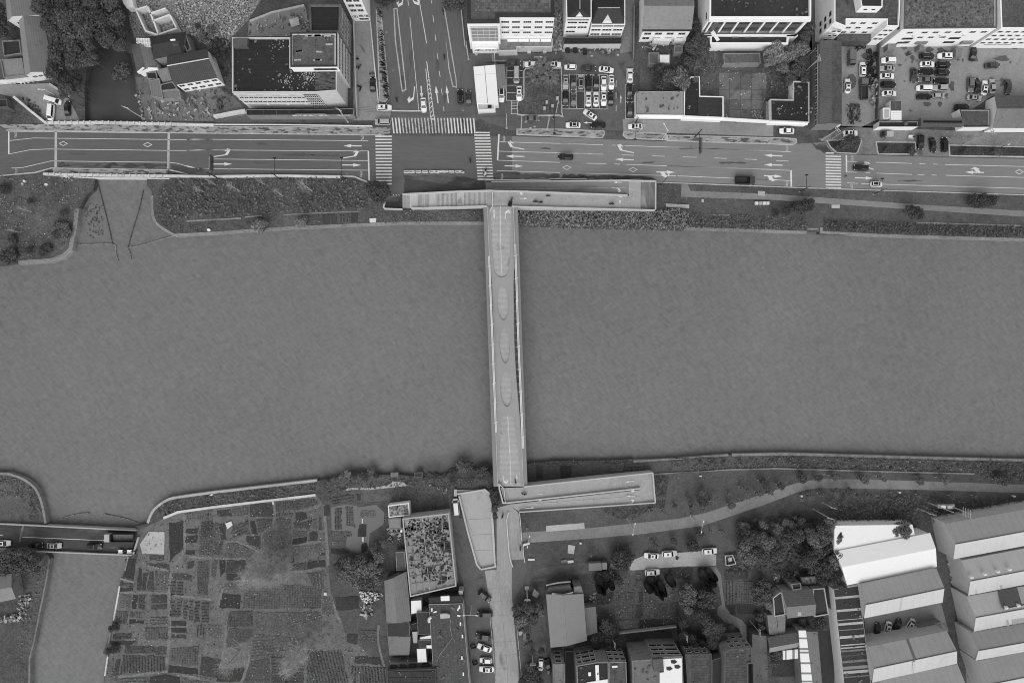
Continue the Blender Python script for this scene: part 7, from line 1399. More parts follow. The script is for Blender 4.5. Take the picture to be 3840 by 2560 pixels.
carrow('E',[(860,667,180,'suv','white',None),(848,755,180,'sedan','silver','s'),(845,838,0,'sedan','white','s'),(860,933,0,'suv','black',None),(868,1030,0,'sedan','white','s')],'in the left column of the car yard, {} from the top','cars in the left column of the car yard')
car('E',1137,830,-90,'sedan','dgrey','standing upright left of the car yard block','s')
carrow('E',[(1285,618,0,'suv','black','r'),(1288,708,0,'sedan','white','s'),(1275,790,180,'sedan','black',None),(1265,878,180,'sedan','grey',None),(1252,972,180,'mpv','white',None),(1255,1065,0,'sedan','black',None)],'in the middle column of the car yard, {} from the top','cars in the middle columns of the car yard')
carrow('E',[(1482,618,180,'suv','white','s'),(1463,715,0,'suv','black','r'),(1455,800,0,'suv','black','r'),(1443,893,180,'sedan','black',None),(1433,968,180,'suv','silver',None),(1413,1055,0,'hatch','silver',None)],'in the right column of the car yard, {} from the top','cars in the middle columns of the car yard')
car('E',1795,590,80,'sedan','black','nosed in below the white terrace block'); car('E',2005,720,5,'sedan','dgrey','alone in the open part of the car yard')
carrow('E',[(1765,935,-90,'suv','grey',None),(1838,945,88,'sedan','black',None),(1920,968,84,'sedan','white','s'),(2007,952,92,'sedan','silver',None),(2180,960,-90,'sedan','dgrey',None)],'in the lower right row of the car yard, {} from the left','cars in the lower right row of the car yard')
car('E',1808,1078,-5,'sedan','silver','below the lower right row of the car yard','s'); car('E',1670,1185,0,'suv','black','under the gate roof edge of the car yard')
car('K',440,232,0,'sedan','white','crossed by poles near the upper right crossing','s'); car('K',1348,365,-82,'sedan','black','middle of three nosed to the upper right road'); car('K',1475,360,90,'suv','black','right of three nosed to the upper right road'); car('K',1212,335,-90,'suv','black','left of three nosed to the upper right road',None)
car('K',555,615,178,'suv','black','driving left beyond the upper right zebra crossing','r'); car('K',730,795,-2,'hatch','white','with black roof driving right at the upper right','g'); car('I',2120,495,178,'suv','black','driving left on the main road','r')
car('M',35,988,0,'sedan','white','at the left end of the queue on the small bridge','s'); car('M',390,1008,0,'sedan','black','second in the queue on the small bridge'); car('M',595,1015,0,'sedan','silver','in the middle of the small bridge','s'); car('M',1040,1022,0,'suv','black','near the right end of the small bridge','s')
car('S',912,585,96,'van','white','beside the walled platform')
car('T',1228,512,-40,'suv','black','parked askew at the top of the south street','s'); car('T',1230,708,180,'mpv','black','second along the south street kerb'); car('T',1210,955,172,'suv','black','third along the south street kerb','r'); car('T',1225,1083,160,'sedan','white','tilted along the south street kerb'); car('T',1240,1220,178,'hatch','white','second from the bottom on the south street'); car('T',1248,1318,178,'sedan','white','at the bottom of the south street row','s')
car('T',1845,1270,-95,'hatch','white','between trees right of the south street'); car('T',1930,1290,-75,'sedan','black','right of the white small car by the apartments')
car('U',1598,1127,176,'sedan','white','left of the two on the concrete pad','s'); car('U',1795,1103,4,'suv','white','right of the two on the concrete pad','s'); car('U',2237,1073,4,'suv','white','beside the dark round tree','s'); car('U',1607,1308,4,'suv','white','below the concrete pad','s')
car('Z',852,870,-105,'sedan','white','left of the two white ones in the factory yard','s'); car('Z',1098,835,-120,'sedan','white','right of the two white ones in the factory yard','s'); car('Z',955,840,62,'sedan','black','between the two white ones in the factory yard'); car('Z',735,890,80,'sedan','black','at the left of the factory yard')
# ---- trucks
def truck(reg, x, y, ang, L_, label, cabm, bedm, inner=None, wd=2.3, h=1.9, name='truck'):
    p = w(g1(reg,x,y),1.2); o = empty(name,(p.x,p.y,.05),R(ang)); tag(o,label,'truck'); hl = L_/2; cl = min(1.9,L_*.3)
    b = MB(); loft(b,[[(hl-cl,-wd/2,.5),(hl-cl,wd/2,.5),(hl-cl,wd/2*.94,2.3),(hl-cl,-wd/2*.94,2.3)],[(hl-.35,-wd/2,.5),(hl-.35,wd/2,.5),(hl-.35,wd/2*.9,2.35),(hl-.35,-wd/2*.9,2.35)],[(hl,-wd/2*.95,.5),(hl,wd/2*.95,.5),(hl-.05,wd/2*.9,1.45),(hl-.05,-wd/2*.9,1.45)]]); b.build('cab',cabm,None); cb = COL.objects[-1]; cb.parent = o
    g_ = MB(); g_.add([(hl-.02,-wd*.42,1.5),(hl-.02,wd*.42,1.5),(hl-.3,wd*.4,2.3),(hl-.3,-wd*.4,2.3)],[(0,1,2,3)]); q = g_.build('windshield',m_glassd); q.parent = o
    c_ = MB(); c_.box(0,0,.6,L_-.3,wd*.6,.25); q = c_.build('chassis',m_black); q.parent = o
    bl = L_-cl-.25; bc = -hl+bl/2
    if inner:
        f_ = MB(); f_.box(bc,0,.8,bl,wd,.12); q = f_.build('bed_floor',inner); q.parent = o
        for nm_,cx_,cy_,lx,ly in (('side_board',bc,-wd/2+.05,bl,.1),('side_board',bc,wd/2-.05,bl,.1),('tail_board',-hl+.05,0,.1,wd-.2),('head_board',-hl+bl-.05,0,.1,wd-.2)):
            f_ = MB(); f_.box(cx_,cy_,.87+(h-.86)/2,lx,ly,h-.86); q = f_.build(nm_,bedm); q.parent = o
    else: f_ = MB(); f_.box(bc,0,(.75+h+.9)/2,bl,wd,h+.15); q = f_.build('cargo_box',bedm); q.parent = o
    tw_, rw_ = wheel_mesh()
    for fx in (hl-.9,-hl+1.2):
        for fy in (-1,1): t_ = part('wheel',tw_,o,(fx,fy*(wd/2-.16),.4),sc=(1.25,1.4,1.25)); part('rim',rw_,t_)
    return o
truck('J',2040,755,-2,6.1,'dark flatbed truck driving right on the main road',PAINT['dgrey'],m_darksteel,mat('truck_bed',64,.3,sc=(.4,1.5,5)))
truck('M',1325,922,180,9.4,'long grey tipper truck on the small road bridge',PAINT['silver'],m_darksteel,m_concd,2.5,2.2)
truck('U',1005,1228,2,6.1,'grey box truck below the park lawn',PAINT['grey'],mat('grey_tarp',128,.1,stripe=(0,.5,.06,.5)))
truck('E',452,645,-90,4.6,'grey small truck at the top of the repair yard',PAINT['grey'],PAINT['grey'],None,2.0,1.4); truck('E',585,985,92,6.6,'old flatbed truck with dark load in the repair yard',PAINT['grey'],m_darkwall,m_roofdark,2.2,1.7); truck('K',840,247,180,3.4,'small grey pickup on the pavement at the upper right',PAINT['dgrey'],PAINT['silver'],None,1.6,1.0)
# ---- scooters, tricycles, riders
def person_mesh(sit=True):
    me = bpy.data.meshes.new('person_skeleton')
    if sit: V_ = [((0,0,.85),.15),((.02,0,1.1),.15),((.06,0,1.32),.14),((.09,0,1.43),.06),((.12,0,1.6),.095),((.08,.2,1.33),.06),((.25,.26,1.12),.045),((.45,.24,1.08),.035),((.08,-.2,1.33),.06),((.25,-.26,1.12),.045),((.45,-.24,1.08),.035),((.2,.12,.8),.085),((.38,.14,.75),.07),((.3,.14,.38),.05),((.42,.14,.34),.04),((.2,-.12,.8),.085),((.38,-.14,.75),.07),((.3,-.14,.38),.05),((.42,-.14,.34),.04)]
    else: V_ = [((0,0,.95),.14),((0,0,1.18),.14),((0,0,1.4),.13),((0,0,1.5),.055),((.02,0,1.66),.095),((0,.2,1.4),.06),((.03,.24,1.12),.045),((.12,.24,.9),.035),((0,-.2,1.4),.06),((-.03,-.24,1.12),.045),((.05,-.24,.9),.035),((.02,.1,.9),.085),((.1,.1,.5),.065),((.02,.1,.08),.045),((.16,.1,.04),.04),((-.02,-.1,.9),.085),((-.05,-.1,.5),.065),((-.2,-.1,.1),.045),((-.08,-.1,.04),.04)]
    E_ = [(0,1),(1,2),(2,3),(3,4),(2,5),(5,6),(6,7),(2,8),(8,9),(9,10),(0,11),(11,12),(12,13),(13,14),(0,15),(15,16),(16,17),(17,18)]
    me.from_pydata([v for v,_ in V_],E_,[]); o = bpy.data.objects.new('tmp',me); COL.objects.link(o); md = o.modifiers.new('s','SKIN'); sv = me.skin_vertices[0].data
    for i,(_,r_) in enumerate(V_): sv[i].radius = (r_,r_)
    sv[0].use_root = True; o.modifiers.new('u','SUBSURF').levels = 1
    q = bpy.data.meshes.new_from_object(o.evaluated_get(bpy.context.evaluated_depsgraph_get())); bpy.data.objects.remove(o); q.name = 'body'; q.materials.clear(); q.materials.append(mat('rider_clothes',60,.1)); return q
PSIT, PSTD = person_mesh(), person_mesh(False)
hb = MB(); 
def ball(b, c, r_, n=8, m_=5):
    vs = []; fs = []
    for i in range(m_+1):
        for j in range(n): a_, e_ = 2*math.pi*j/n, math.pi*i/m_; vs.append((c[0]+r_*math.sin(e_)*math.cos(a_),c[1]+r_*math.sin(e_)*math.sin(a_),c[2]+r_*math.cos(e_)))
    for i in range(m_):
        for j in range(n): fs.append((i*n+j,(i+1)*n+j,(i+1)*n+(j+1)%n,i*n+(j+1)%n))
    b.add(vs,fs)
ball(hb,(0,0,0),.135); HELM = hb.mesh('helmet', m_black)
def scooter_parts():
    P = {}; b = MB(); loft(b,[[(-.75,-.12,.55),(-.75,.12,.55),(-.75,.1,.8),(-.75,-.1,.8)],[(-.3,-.2,.4),(-.3,.2,.4),(-.3,.16,.82),(-.3,-.16,.82)],[(.1,-.16,.35),(.1,.16,.35),(.1,.14,.55),(.1,-.14,.55)],[(.45,-.2,.35),(.45,.2,.35),(.5,.16,.95),(.5,-.16,.95)],[(.62,-.1,.5),(.62,.1,.5),(.6,.08,.95),(.6,-.08,.95)]]); P['b'] = b.mesh('frame', m_darkwall)
    b = MB(); b.box(-.35,0,.86,.75,.26,.1); P['s'] = b.mesh('seat', m_black); b = MB(); b.tube((.5,-.34,1.05),(.5,.34,1.05),.03); P['h'] = b.mesh('handlebar', m_black); b = MB(); b.tube((0,-.06,0),(0,.06,0),.25,n=12); P['w'] = b.mesh('wheel', m_rubber); return P
SP = scooter_parts()
def scooter(reg,x,y,ang,label,z=.05,rider=None,group=None,col=None,cat='scooter',nm='scooter'):
    p = w(g1(reg,x,y),z+.7); o = empty(nm,(p.x,p.y,z),R(ang)); tag(o,label,cat,group); part('frame',SP['b'],o,m=col); part('seat',SP['s'],o); part('handlebar',SP['h'],o)
    for fx in (-.62,.62): part('wheel',SP['w'],o,(fx,0,.25))
    if rider:
        r_ = empty('person',(p.x-.3*math.cos(R(ang)),p.y-.3*math.sin(R(ang)),z+.05),R(ang)); tag(r_,rider,'person'); part('body',PSIT,r_); part('helmet',HELM,r_,(.12,0,1.62))
    return o
for a_ in (('I',1067,530,100,'scooter crossing the middle of the junction',.06,'rider in dark clothes on the scooter in the junction'),('I',987,110,-80,'bicycle-like scooter on the upper zebra crossing',.06,'rider crossing the upper zebra on two wheels'),('C',182,125,-88,'scooter by the verge at the top of the side street',.06,'rider beside the verge at the top of the side street'),('C',195,628,-88,'scooter beside the side street verge lower down',.06,'rider beside the side street verge lower down'),('J',265,712,2,'scooter in the wet cycle lane beside the ramp',.06,'rider in the wet cycle lane beside the ramp'),('J',570,1012,178,'scooter at the turn of the north ramp',3.4,'rider at the turn of the north ramp'),('I',1930,925,0,'scooter in the upper lane of the north ramp',4.5,'rider in the upper lane of the north ramp'),('I',1785,988,180,'left of two scooters close together on the north ramp',5.15,'left of two riders close together on the north ramp'),('I',1842,995,180,'right of two scooters close together on the north ramp',5.05,'right of two riders close together on the north ramp'),('S',1568,310,105,'scooter at the south end of the footbridge',6.02,'rider at the south end of the footbridge'),('S',1662,447,175,'scooter at the top of the south ramp',5.98,'rider at the top of the south ramp'),('S',1425,690,70,'scooter below the south ramp on the street',.06,'rider below the south ramp on the street'),('S',1620,1048,-88,'scooter beside the park path entrance',.06,'rider beside the park path entrance'),('B',2020,1100,-75,'scooter waiting beside the side street bollards',.06,'rider waiting beside the side street bollards')):
    scooter(*a_)
def trike(reg,x,y,ang,label,z,rider,boxm,cargo=False):
    p = w(g1(reg,x,y),z+.7); o = empty('cargo_tricycle',(p.x,p.y,z),R(ang)); tag(o,label,'tricycle'); part('frame',SP['b'],o,(.7,0,0)); part('seat',SP['s'],o,(.6,0,0)); part('handlebar',SP['h'],o,(.7,0,0)); part('wheel',SP['w'],o,(1.35,0,.25))
    for q in (-1,1): part('wheel',SP['w'],o,(-.7,q*.5,.25))
    b = MB(); b.box(-.6,0,.6,1.5,1.05,.12); b.box(-.6,.5,.8,1.5,.05,.3); b.box(-.6,-.5,.8,1.5,.05,.3); q = b.mesh('cargo_bed',boxm); part('cargo_bed',q,o)
    if cargo:
        b = MB()
        for i in range(9): ball(b,(-.6+rnd.uniform(-.5,.5),rnd.uniform(-.35,.35),1.0+rnd.uniform(0,.3)),rnd.uniform(.28,.4),8,5)
        q = b.build('sacks',mat('white_sacks',205,.15,island=.2),None,kind='stuff'); q.parent = o
    if rider: r_ = empty('person',(p.x+.4*math.cos(R(ang)),p.y+.4*math.sin(R(ang)),z+.05),R(ang)); tag(r_,rider,'person'); part('body',PSIT,r_); part('helmet',HELM,r_,(.12,0,1.62))
trike('I',1235,665,80,'cargo tricycle heaped with white sacks on the right zebra crossing',.06,'rider of the tricycle heaped with white sacks',m_darkwall,True); trike('I',1515,990,70,'dark cargo tricycle at the corner of footbridge and ramp',6.0,'rider of the dark tricycle at the bridge corner',m_black); trike('K',1128,275,0,'dark tricycle with pale box before the upper right shops',.06,None,m_frame); trike('M',1350,1078,0,'small white cargo tricycle at the lower right end of the small bridge',.07,None,m_white); trike('M',1448,1078,0,'second white cargo tricycle at the edge of the small bridge',.07,None,m_white)
pe = empty('person',tuple(w(g1('K',370,715),.06)),R(30)); tag(pe,'pedestrian in dark clothes walking off the upper right zebra crossing','person'); part('body',PSTD,pe)
# parked two-wheelers in the rack strip
n_ = 0
for i in range(46):
    y = 110+i*21.5
    if 215 < y < 340: continue
    x = interp([(100,1825),(600,1860),(1060,1905)],y)+crnd.uniform(-8,8); n_ += 1
    scooter('B',x,y,crnd.uniform(150,200),f'parked scooter in the rack strip of the side street, {ordn(n_-1)} from the top',.18,None,'scooters parked in the rack strip',crnd.choice([m_darkwall,m_black,PAINT['silver'],m_concd]))
for i,(r_,x,y,a_) in enumerate((('B',1575,650,10),('B',1585,740,20),('B',1610,735,60),('B',1600,950,-20),('B',1620,975,70),('B',1745,810,10),('T',1095,1060,20),('T',1105,1085,10),('T',1115,1240,15),('T',1125,1265,20),('E',1080,580,40),('E',1095,600,20))):
    scooter(r_,x,y,a_,f'scooter parked at a wall, {ordn(i)} of the loose ones',.05,None,'scooters parked loosely',crnd.choice([m_darkwall,m_black,m_concd]))
# ============================================================ STREET FURNITURE, POLES, SMALL THINGS
def hz(a_, b_):
    a_ = Vector(a_); b_ = Vector(b_); c = Vector((CX,CY)); return max(2.,CAMH*(1-(a_-c).length/(b_-c).length))
def pole(reg, x0, y0, x1, y1, label, m=m_steel, r=.13, cat='lamp post', name='lamp_post', group=None, h=None, kind='double', arm=(1,0), alen=1.6):
    a_ = g1(reg,x0,y0); h = h or hz(a_,g1(reg,x1,y1)); p = w(a_); o = tag(empty(name,(p.x,p.y,0)),label,cat,group)
    b = MB(); b.tube((0,0,-.1),(0,0,h),r*1.2,r*.7,8); q = b.build('pole',m); q.parent = o
    b = MB(); b.tube((0,0,0),(0,0,.25),r*2.2,r*2,10); q = b.build('base',m_concl); q.parent = o
    d_ = Vector((arm[0],arm[1],0)).normalized()
    if kind == 'double':
        for s_ in (-1,1):
            b = MB(); b.tube((0,0,h-.15),tuple(d_*s_*alen+Vector((0,0,h+.15))),.05,.04,5); q = b.build('arm',m); q.parent = o; e_ = d_*s_*alen; b = MB(); b.box(e_.x,e_.y,h+.12,.6,.28,.12,math.atan2(d_.y,d_.x)); q = b.build('lamp_head',m_frame); q.parent = o
    elif kind == 'single':
        b = MB(); b.tube((0,0,h-.3),tuple(d_*alen+Vector((0,0,h))),.09,.06,6); q = b.build('arm',m); q.parent = o; e_ = d_*alen; b = MB(); b.box(e_.x,e_.y,h,.7,.3,.14,math.atan2(d_.y,d_.x)); q = b.build('lamp_head',m_frame); q.parent = o
    elif kind == 'power':
        for k_, z_ in enumerate((h-.3,h-1.2)):
            b = MB(); b.box(0,0,z_,.12,1.9-.3*k_,.12,math.atan2(d_.y,d_.x)); q = b.build('crossarm',m_steel); q.parent = o
            for u in (-.85,-.4,.4,.85):
                e_ = Vector((-d_.y,d_.x))*u*(1-.15*k_); b = MB(); b.tube((e_.x,e_.y,z_+.05),(e_.x,e_.y,z_+.38),.09,.05,6); q = b.build('insulator',m_frame); q.parent = o
    elif kind == 'mast':      # long traffic arm over the road
        b = MB(); b.tube((0,0,h*.62),tuple(d_*alen+Vector((0,0,h*.66))),.1,.06,6); q = b.build('arm',m); q.parent = o
        e_ = d_*alen; b = MB(); b.box(e_.x,e_.y,h*.66,.35,.9,.3,math.atan2(d_.y,d_.x)); q = b.build('signal_head',m_black); q.parent = o
    return o
# dark traffic masts on the south side of the west road
pole('G',1040,805,920,725,'dark traffic mast over the west road, middle of the three',m_darksteel,.14,'traffic mast','traffic_mast',h=9,kind='mast',arm=(0,1),alen=5.2); pole('G',1755,805,1672,715,'dark traffic mast nearest the left zebra crossing',m_darksteel,.14,'traffic mast','traffic_mast',h=8,kind='mast',arm=(0,1),alen=5.5)
sg = pole('G',370,805,220,720,'dark gantry mast with a large sign board over the west road',m_darksteel,.16,'sign gantry','sign_gantry',h=9.5,kind='mast',arm=(0,1),alen=4)
b = MB(); b.box(0,3.6,6.3,.25,4.6,2.4); q = b.build('sign_board',m_darkwall); q.parent = sg
pole('J',820,140,790,345,'dark traffic mast over the white car before the shops',m_darksteel,.14,'traffic mast','traffic_mast',h=7,kind='mast',arm=(-.1,-1),alen=6)
sg = pole('J',1480,285,1580,160,'dark gantry mast with ladder-like sign before the low shops',m_darksteel,.16,'sign gantry','sign_gantry',h=9,kind='mast',arm=(.05,-1),alen=5); b = MB(); b.box(.3,-4.2,6.2,.5,4.6,2.2); q = b.build('sign_board',m_darkwall); q.parent = sg
pole('I',1985,75,1970,330,'dark mast at the car park verge',m_darksteel,.13,'traffic mast','traffic_mast',h=7,kind='mast',arm=(0,-1),alen=6)
pole('J',1095,815,1190,695,'slim street lamp at the east end of the north ramp',m_darksteel,.1,'street lamp','street_lamp',h=9,kind='single',arm=(.4,.6)); pole('L',1830,805,2015,690,'dark traffic mast at the stop line before the right zebra',m_darksteel,.12,'traffic mast','traffic_mast',h=8,kind='mast',arm=(0,1),alen=4); pole('K',690,905,860,825,'dark traffic mast right of the right zebra crossing',m_darksteel,.12,'traffic mast','traffic_mast',h=8,kind='mast',arm=(0,1),alen=3.6); pole('K',1900,465,2130,370,'slim dark pole on the planted strip at the upper right',m_darksteel,.09,'pole','slim_pole',h=9,kind='single',arm=(.7,.2))
pole('F',100,625,-20,585,'slim dark pole at the left edge of the main road',m_darksteel,.09,'pole','slim_pole',h=8,kind='none')
pole('C',462,655,455,500,'pale utility pole left of the white shed',m_concl,.17,'utility pole','utility_pole',h=11,kind='power',arm=(1,.1)); pole('B',1485,1345,1405,1190,'pale utility pole before the black shop canopy',m_concl,.17,'utility pole','utility_pole',h=12,kind='power',arm=(.5,1)); pole('C',755,715,710,485,'slim white flagpole beside the white shed',m_rail,.07,'pole','flag_pole',h=14,kind='none')
pole('C',882,1415,865,1245,'left of three pale utility poles below the palm island',m_concl,.17,'utility pole','utility_pole',h=11,kind='power',arm=(1,0)); pole('C',1042,1420,1022,1240,'middle of three pale utility poles below the palm island',m_concl,.17,'utility pole','utility_pole',h=11,kind='power',arm=(1,0)); pole('C',1330,1420,1355,1260,'right of three pale utility poles below the palm island',m_concl,.17,'utility pole','utility_pole',h=11,kind='power',arm=(1,0))
pole('C',1425,1250,1450,850,'pale pole at the right edge of the palm island',m_concl,.14,'utility pole','utility_pole',h=12,kind='power',arm=(1,0)); pole('J',862,235,930,80,'pale utility pole before the low shops',m_concl,.16,'utility pole','utility_pole',h=10,kind='power',arm=(1,.3)); pole('J',1122,305,1110,170,'thin white street lamp before the low shops',m_rail,.07,'street lamp','street_lamp',h=9,kind='single',arm=(-.5,.8),alen=2.4)
pole('K',125,305,330,150,'thick pale utility pole at the alley mouth',m_concl,.18,'utility pole','utility_pole',h=11,kind='power',arm=(.7,.7)); pole('K',240,290,375,190,'thin pale pole right of the alley mouth',m_concl,.1,'pole','slim_pole',h=8,kind='none'); pole('K',290,320,420,225,'thin pale pole crossing the white car',m_concl,.1,'pole','slim_pole',h=8,kind='none'); pole('K',1678,360,2010,180,'tall pale pole on the planted strip at the upper right',m_concl,.14,'utility pole','utility_pole',h=14,kind='power',arm=(.9,.3)); pole('D',1830,780,1980,640,'pale utility pole leaning over the alley',m_concl,.15,'utility pole','utility_pole',h=10,kind='power',arm=(1,.2)); pole('D',1832,638,1895,545,'thin pale pole at the garden wall by the alley',m_concl,.08,'pole','slim_pole',h=7,kind='none')
pole('A',1590,1310,1400,1190,'pale utility pole at the canal bank above the road bridge',m_concl,.16,'utility pole','utility_pole',h=11,kind='power',arm=(.3,1)); pole('A',605,1050,560,1000,'short white lamp in the farm yard',m_rail,.09,'street lamp','street_lamp',h=5,kind='single',arm=(-1,0))
for i,(r_,a_) in enumerate((('U',(228,825,235,970)),('U',(1325,712,1390,840)),('U',(2030,680,2158,805)),('Y',(130,685,258,760)),('Y',(30,758,228,868)),('Y',(1180,750,1355,822)))):
    pole(r_,*a_,label=('tall pale park lamp with two heads, %s from the left' if i < 3 else 'pale power pole with crossarms above the white shed, %s from the left') % ordn(i if i < 3 else i-2 if i == 3 else (0 if i == 4 else 2)),m=m_concl,r=.16,group='park poles',kind='double' if i < 3 else 'power',arm=(.2,1),cat='lamp post' if i < 3 else 'utility pole',name='lamp_post' if i < 3 else 'utility_pole')
# transformer frame on two poles
tf = tag(empty('transformer_frame',w(g1('Y',1420,690))),'pole-mounted transformer frame among the reeds by the park','transformer'); 
for s_ in ('1280,680','1460,695'):
    v = w(pts('Y',s_)[0])-w(g1('Y',1420,690)); b = MB(); b.tube((v.x,v.y,0),(v.x,v.y,13),.2,.14,8); q = b.build('pole',m_concl); q.parent = tf
for i in range(4): b = MB(); b.box(1.5,-.4,9+1.1*i,.14,2.6,.14); q = b.build('crossarm',m_steel); q.parent = tf
b = MB(); b.box(-.6,0,4.2,5.2,1.2,.2); q = b.build('platform',m_steel); q.parent = tf; b = MB(); b.box(-.3,0,5.0,1.5,1.0,1.4); q = b.build('transformer',m_concl); q.parent = tf; b = MB(); b.box(-2.2,0,4.9,1.4,.9,1.1); q = b.build('cabinet',m_frame); q.parent = tf
# street-side power pole on the south street with wires
pw = [pole('T',1692,430,1690,410,'utility pole with two crossarms at the top of the south street trees',m_concl,.17,'utility pole','utility_pole',h=10,kind='power',arm=(0,1)), pole('T',1750,1110,1755,1160,'utility pole lower down the south street',m_concl,.17,'utility pole','utility_pole',h=10,kind='power',arm=(0,1))]
for k_ in (-.85,-.4,.4,.85):
    a_, b_ = pw[0].location, pw[1].location; b = MB(); P_ = [Vector((a_.x+k_,a_.y,10.1)).lerp(Vector((b_.x+k_,b_.y,10.1)),t_/8)-Vector((0,0,1.0*(1-(t_/4-1)**2))) for t_ in range(9)]
    for p0,p1 in zip(P_,P_[1:]): b.tube(p0,p1,.035,n=4,cap=False)
    o = b.build('power_line',m_darksteel); tag(o,'thin wire between the two south street power poles, %s from the left' % {-.85:'first',-.4:'second',.4:'third',.85:'fourth'}[k_],'wire','wires between the south street poles')
pole('T',1085,610,1105,510,'white three-armed street lamp at the south street kerb',m_rail,.08,'street lamp','street_lamp',h=8,kind='double',arm=(1,0),alen=1.9); pole('V',855,925,885,1010,'pole with a ladder of insulators above the apartments, left one',m_concl,.12,'utility pole','utility_pole',h=9,kind='power',arm=(1,0)); pole('V',1620,850,1670,940,'pole with a ladder of insulators above the apartments, middle one',m_concl,.12,'utility pole','utility_pole',h=9,kind='power',arm=(1,0)); pole('X',920,785,980,860,'pole with a ladder of insulators beside the sand path',m_concl,.12,'utility pole','utility_pole',h=9,kind='power',arm=(1,0))
# wires across the top of the junction
for i in range(4):
    y0 = 1170+i*18; b = MB(); A_ = w(g1('B',1590,y0),8); B_ = w(g1('C',870,1250+i*14),8); P_ = [A_.lerp(B_,t_/10)-Vector((0,0,.9*(1-(t_/5-1)**2))) for t_ in range(11)]
    for p0,p1 in zip(P_,P_[1:]): b.tube(p0,p1,.03,n=4,cap=False)
    o = b.build('power_line',m_darksteel); tag(o,f'thin overhead wire crossing the side street above the zebra, {ordn(i)} from the top','wire','wires over the side street')
# sapling stakes: small white tubes with young trees
sm = MB(); sm.tube((0,0,0),(.0,0,1.3),.11,.09,6); sme = sm.mesh('stake', m_frame)
YT = [crown_mesh('crown', m_leafm if i else m_leafd, 90+i, nblob=7, nleaf=160, leaf=.2, spread=.6, br=(.3,.45)) for i in range(3)]
def sapling(reg, x, y, label, group):
    p = w(g1(reg,x,y)); o = tag(empty('sapling',(p.x,p.y,0),rnd.uniform(0,6)),label,'sapling',group); part('stake',sme,o); r_ = rnd.uniform(.7,1.2); part('crown',rnd.choice(YT),o,(.2,-.3,2.0),0,(r_,r_,r_)); b = part('trunk',trunk_mesh(),o,(0.1,-.1,0),0,(.05,.05,2.2))
k_ = 0
up = [('W',x,y) for x,y in ((85,250),(205,238),(345,232),(465,215),(605,216),(535,268),(785,265),(1110,198),(1235,198),(1360,202),(1495,204),(1615,212),(1750,210),(1870,208),(2003,214),(2135,212),(1160,248),(1290,250),(1400,258),(1535,256),(1680,258),(1780,265),(1920,268),(2050,272),(2185,270))]+[('Y',x,y) for x,y in ((675,218),(805,222),(925,225),(1055,230),(1185,232),(1290,228),(1440,240),(1565,244),(1700,252),(725,278),(835,282),(965,296),(1115,290),(1360,298),(1490,295),(1632,312),(1765,318))]
up.sort(key=lambda t_: g1(*t_)[0])
for i,t_ in enumerate(up): sapling(*t_, f'staked sapling in the shore strip of the park, {ordn(i)} from the left','saplings in the park shore strip')
lo = [('U',x,y) for x,y in ((2130,395),(1975,455),(2100,488),(2232,500),(1828,548),(2020,588),(1700,608),(1565,608),(1225,982),(1352,1022),(1562,915),(2235,828),(2340,850),(1618,992),(910,1090))]+[('W',x,y) for x,y in ((365,542),(212,600),(340,638),(470,650),(670,575),(793,505),(790,636),(662,696),(997,436),(968,558),(1080,545),(1198,478),(800,898),(942,870),(1150,897),(1290,885),(1388,848),(575,995),(470,972),(255,733),(390,742),(1645,575))]+[('Y',x,y) for x,y in ((182,382),(495,380),(703,385),(1362,402),(1980,420),(1145,395),(330,576),(470,576),(602,584),(872,572),(1148,588),(1505,600),(1758,598))]
lo.sort(key=lambda t_: g1(*t_)[0])
for i,t_ in enumerate(lo): sapling(*t_, f'staked sapling on the park lawns, {ordn(i)} from the left','saplings on the park lawns')
# fishing screens in the canal mouths
def screen(reg, s, label, m=m_wallcap, wdt=.22):
    o = tag(empty('fish_screen',w(pts(reg,s)[0],WZ)),label,'fish screen','net screens in the canal mouths'); ribbon('rail',smooth_path(pts(reg,s),3),wdt,WZ-.3,WZ+.35,m,o)
    P_ = smooth_path(pts(reg,s),4)
    for p in P_[::2]: b = MB(); v = w(p,WZ+.5); b.tube((v.x,v.y,WZ-.5),(v.x,v.y,WZ+.9),.06,n=5); b.build('stake',m_bark,o)
screen('F','720,1270 900,1270 1115,1270 1130,1340 1152,1425','bent net screen at the left of the upper canal mouth'); screen('F','1715,1182 1500,1245 1360,1285 1255,1305 1270,1350 1282,1410','bent net screen at the right of the upper canal mouth'); screen('F','950,650 1010,880 1060,1080 1100,1265','thin line of floats left in the upper canal mouth',m_darkwall,.12); screen('F','1402,745 1360,930 1310,1090 1255,1290','thin line of floats right in the upper canal mouth',m_darkwall,.12)
screen('M','540,780 640,735 760,690 880,665 980,655','curved net screen left at the lower canal mouth'); screen('M','1145,665 1200,680 1330,705 1440,735 1560,780 1680,790','curved net screen right at the lower canal mouth')
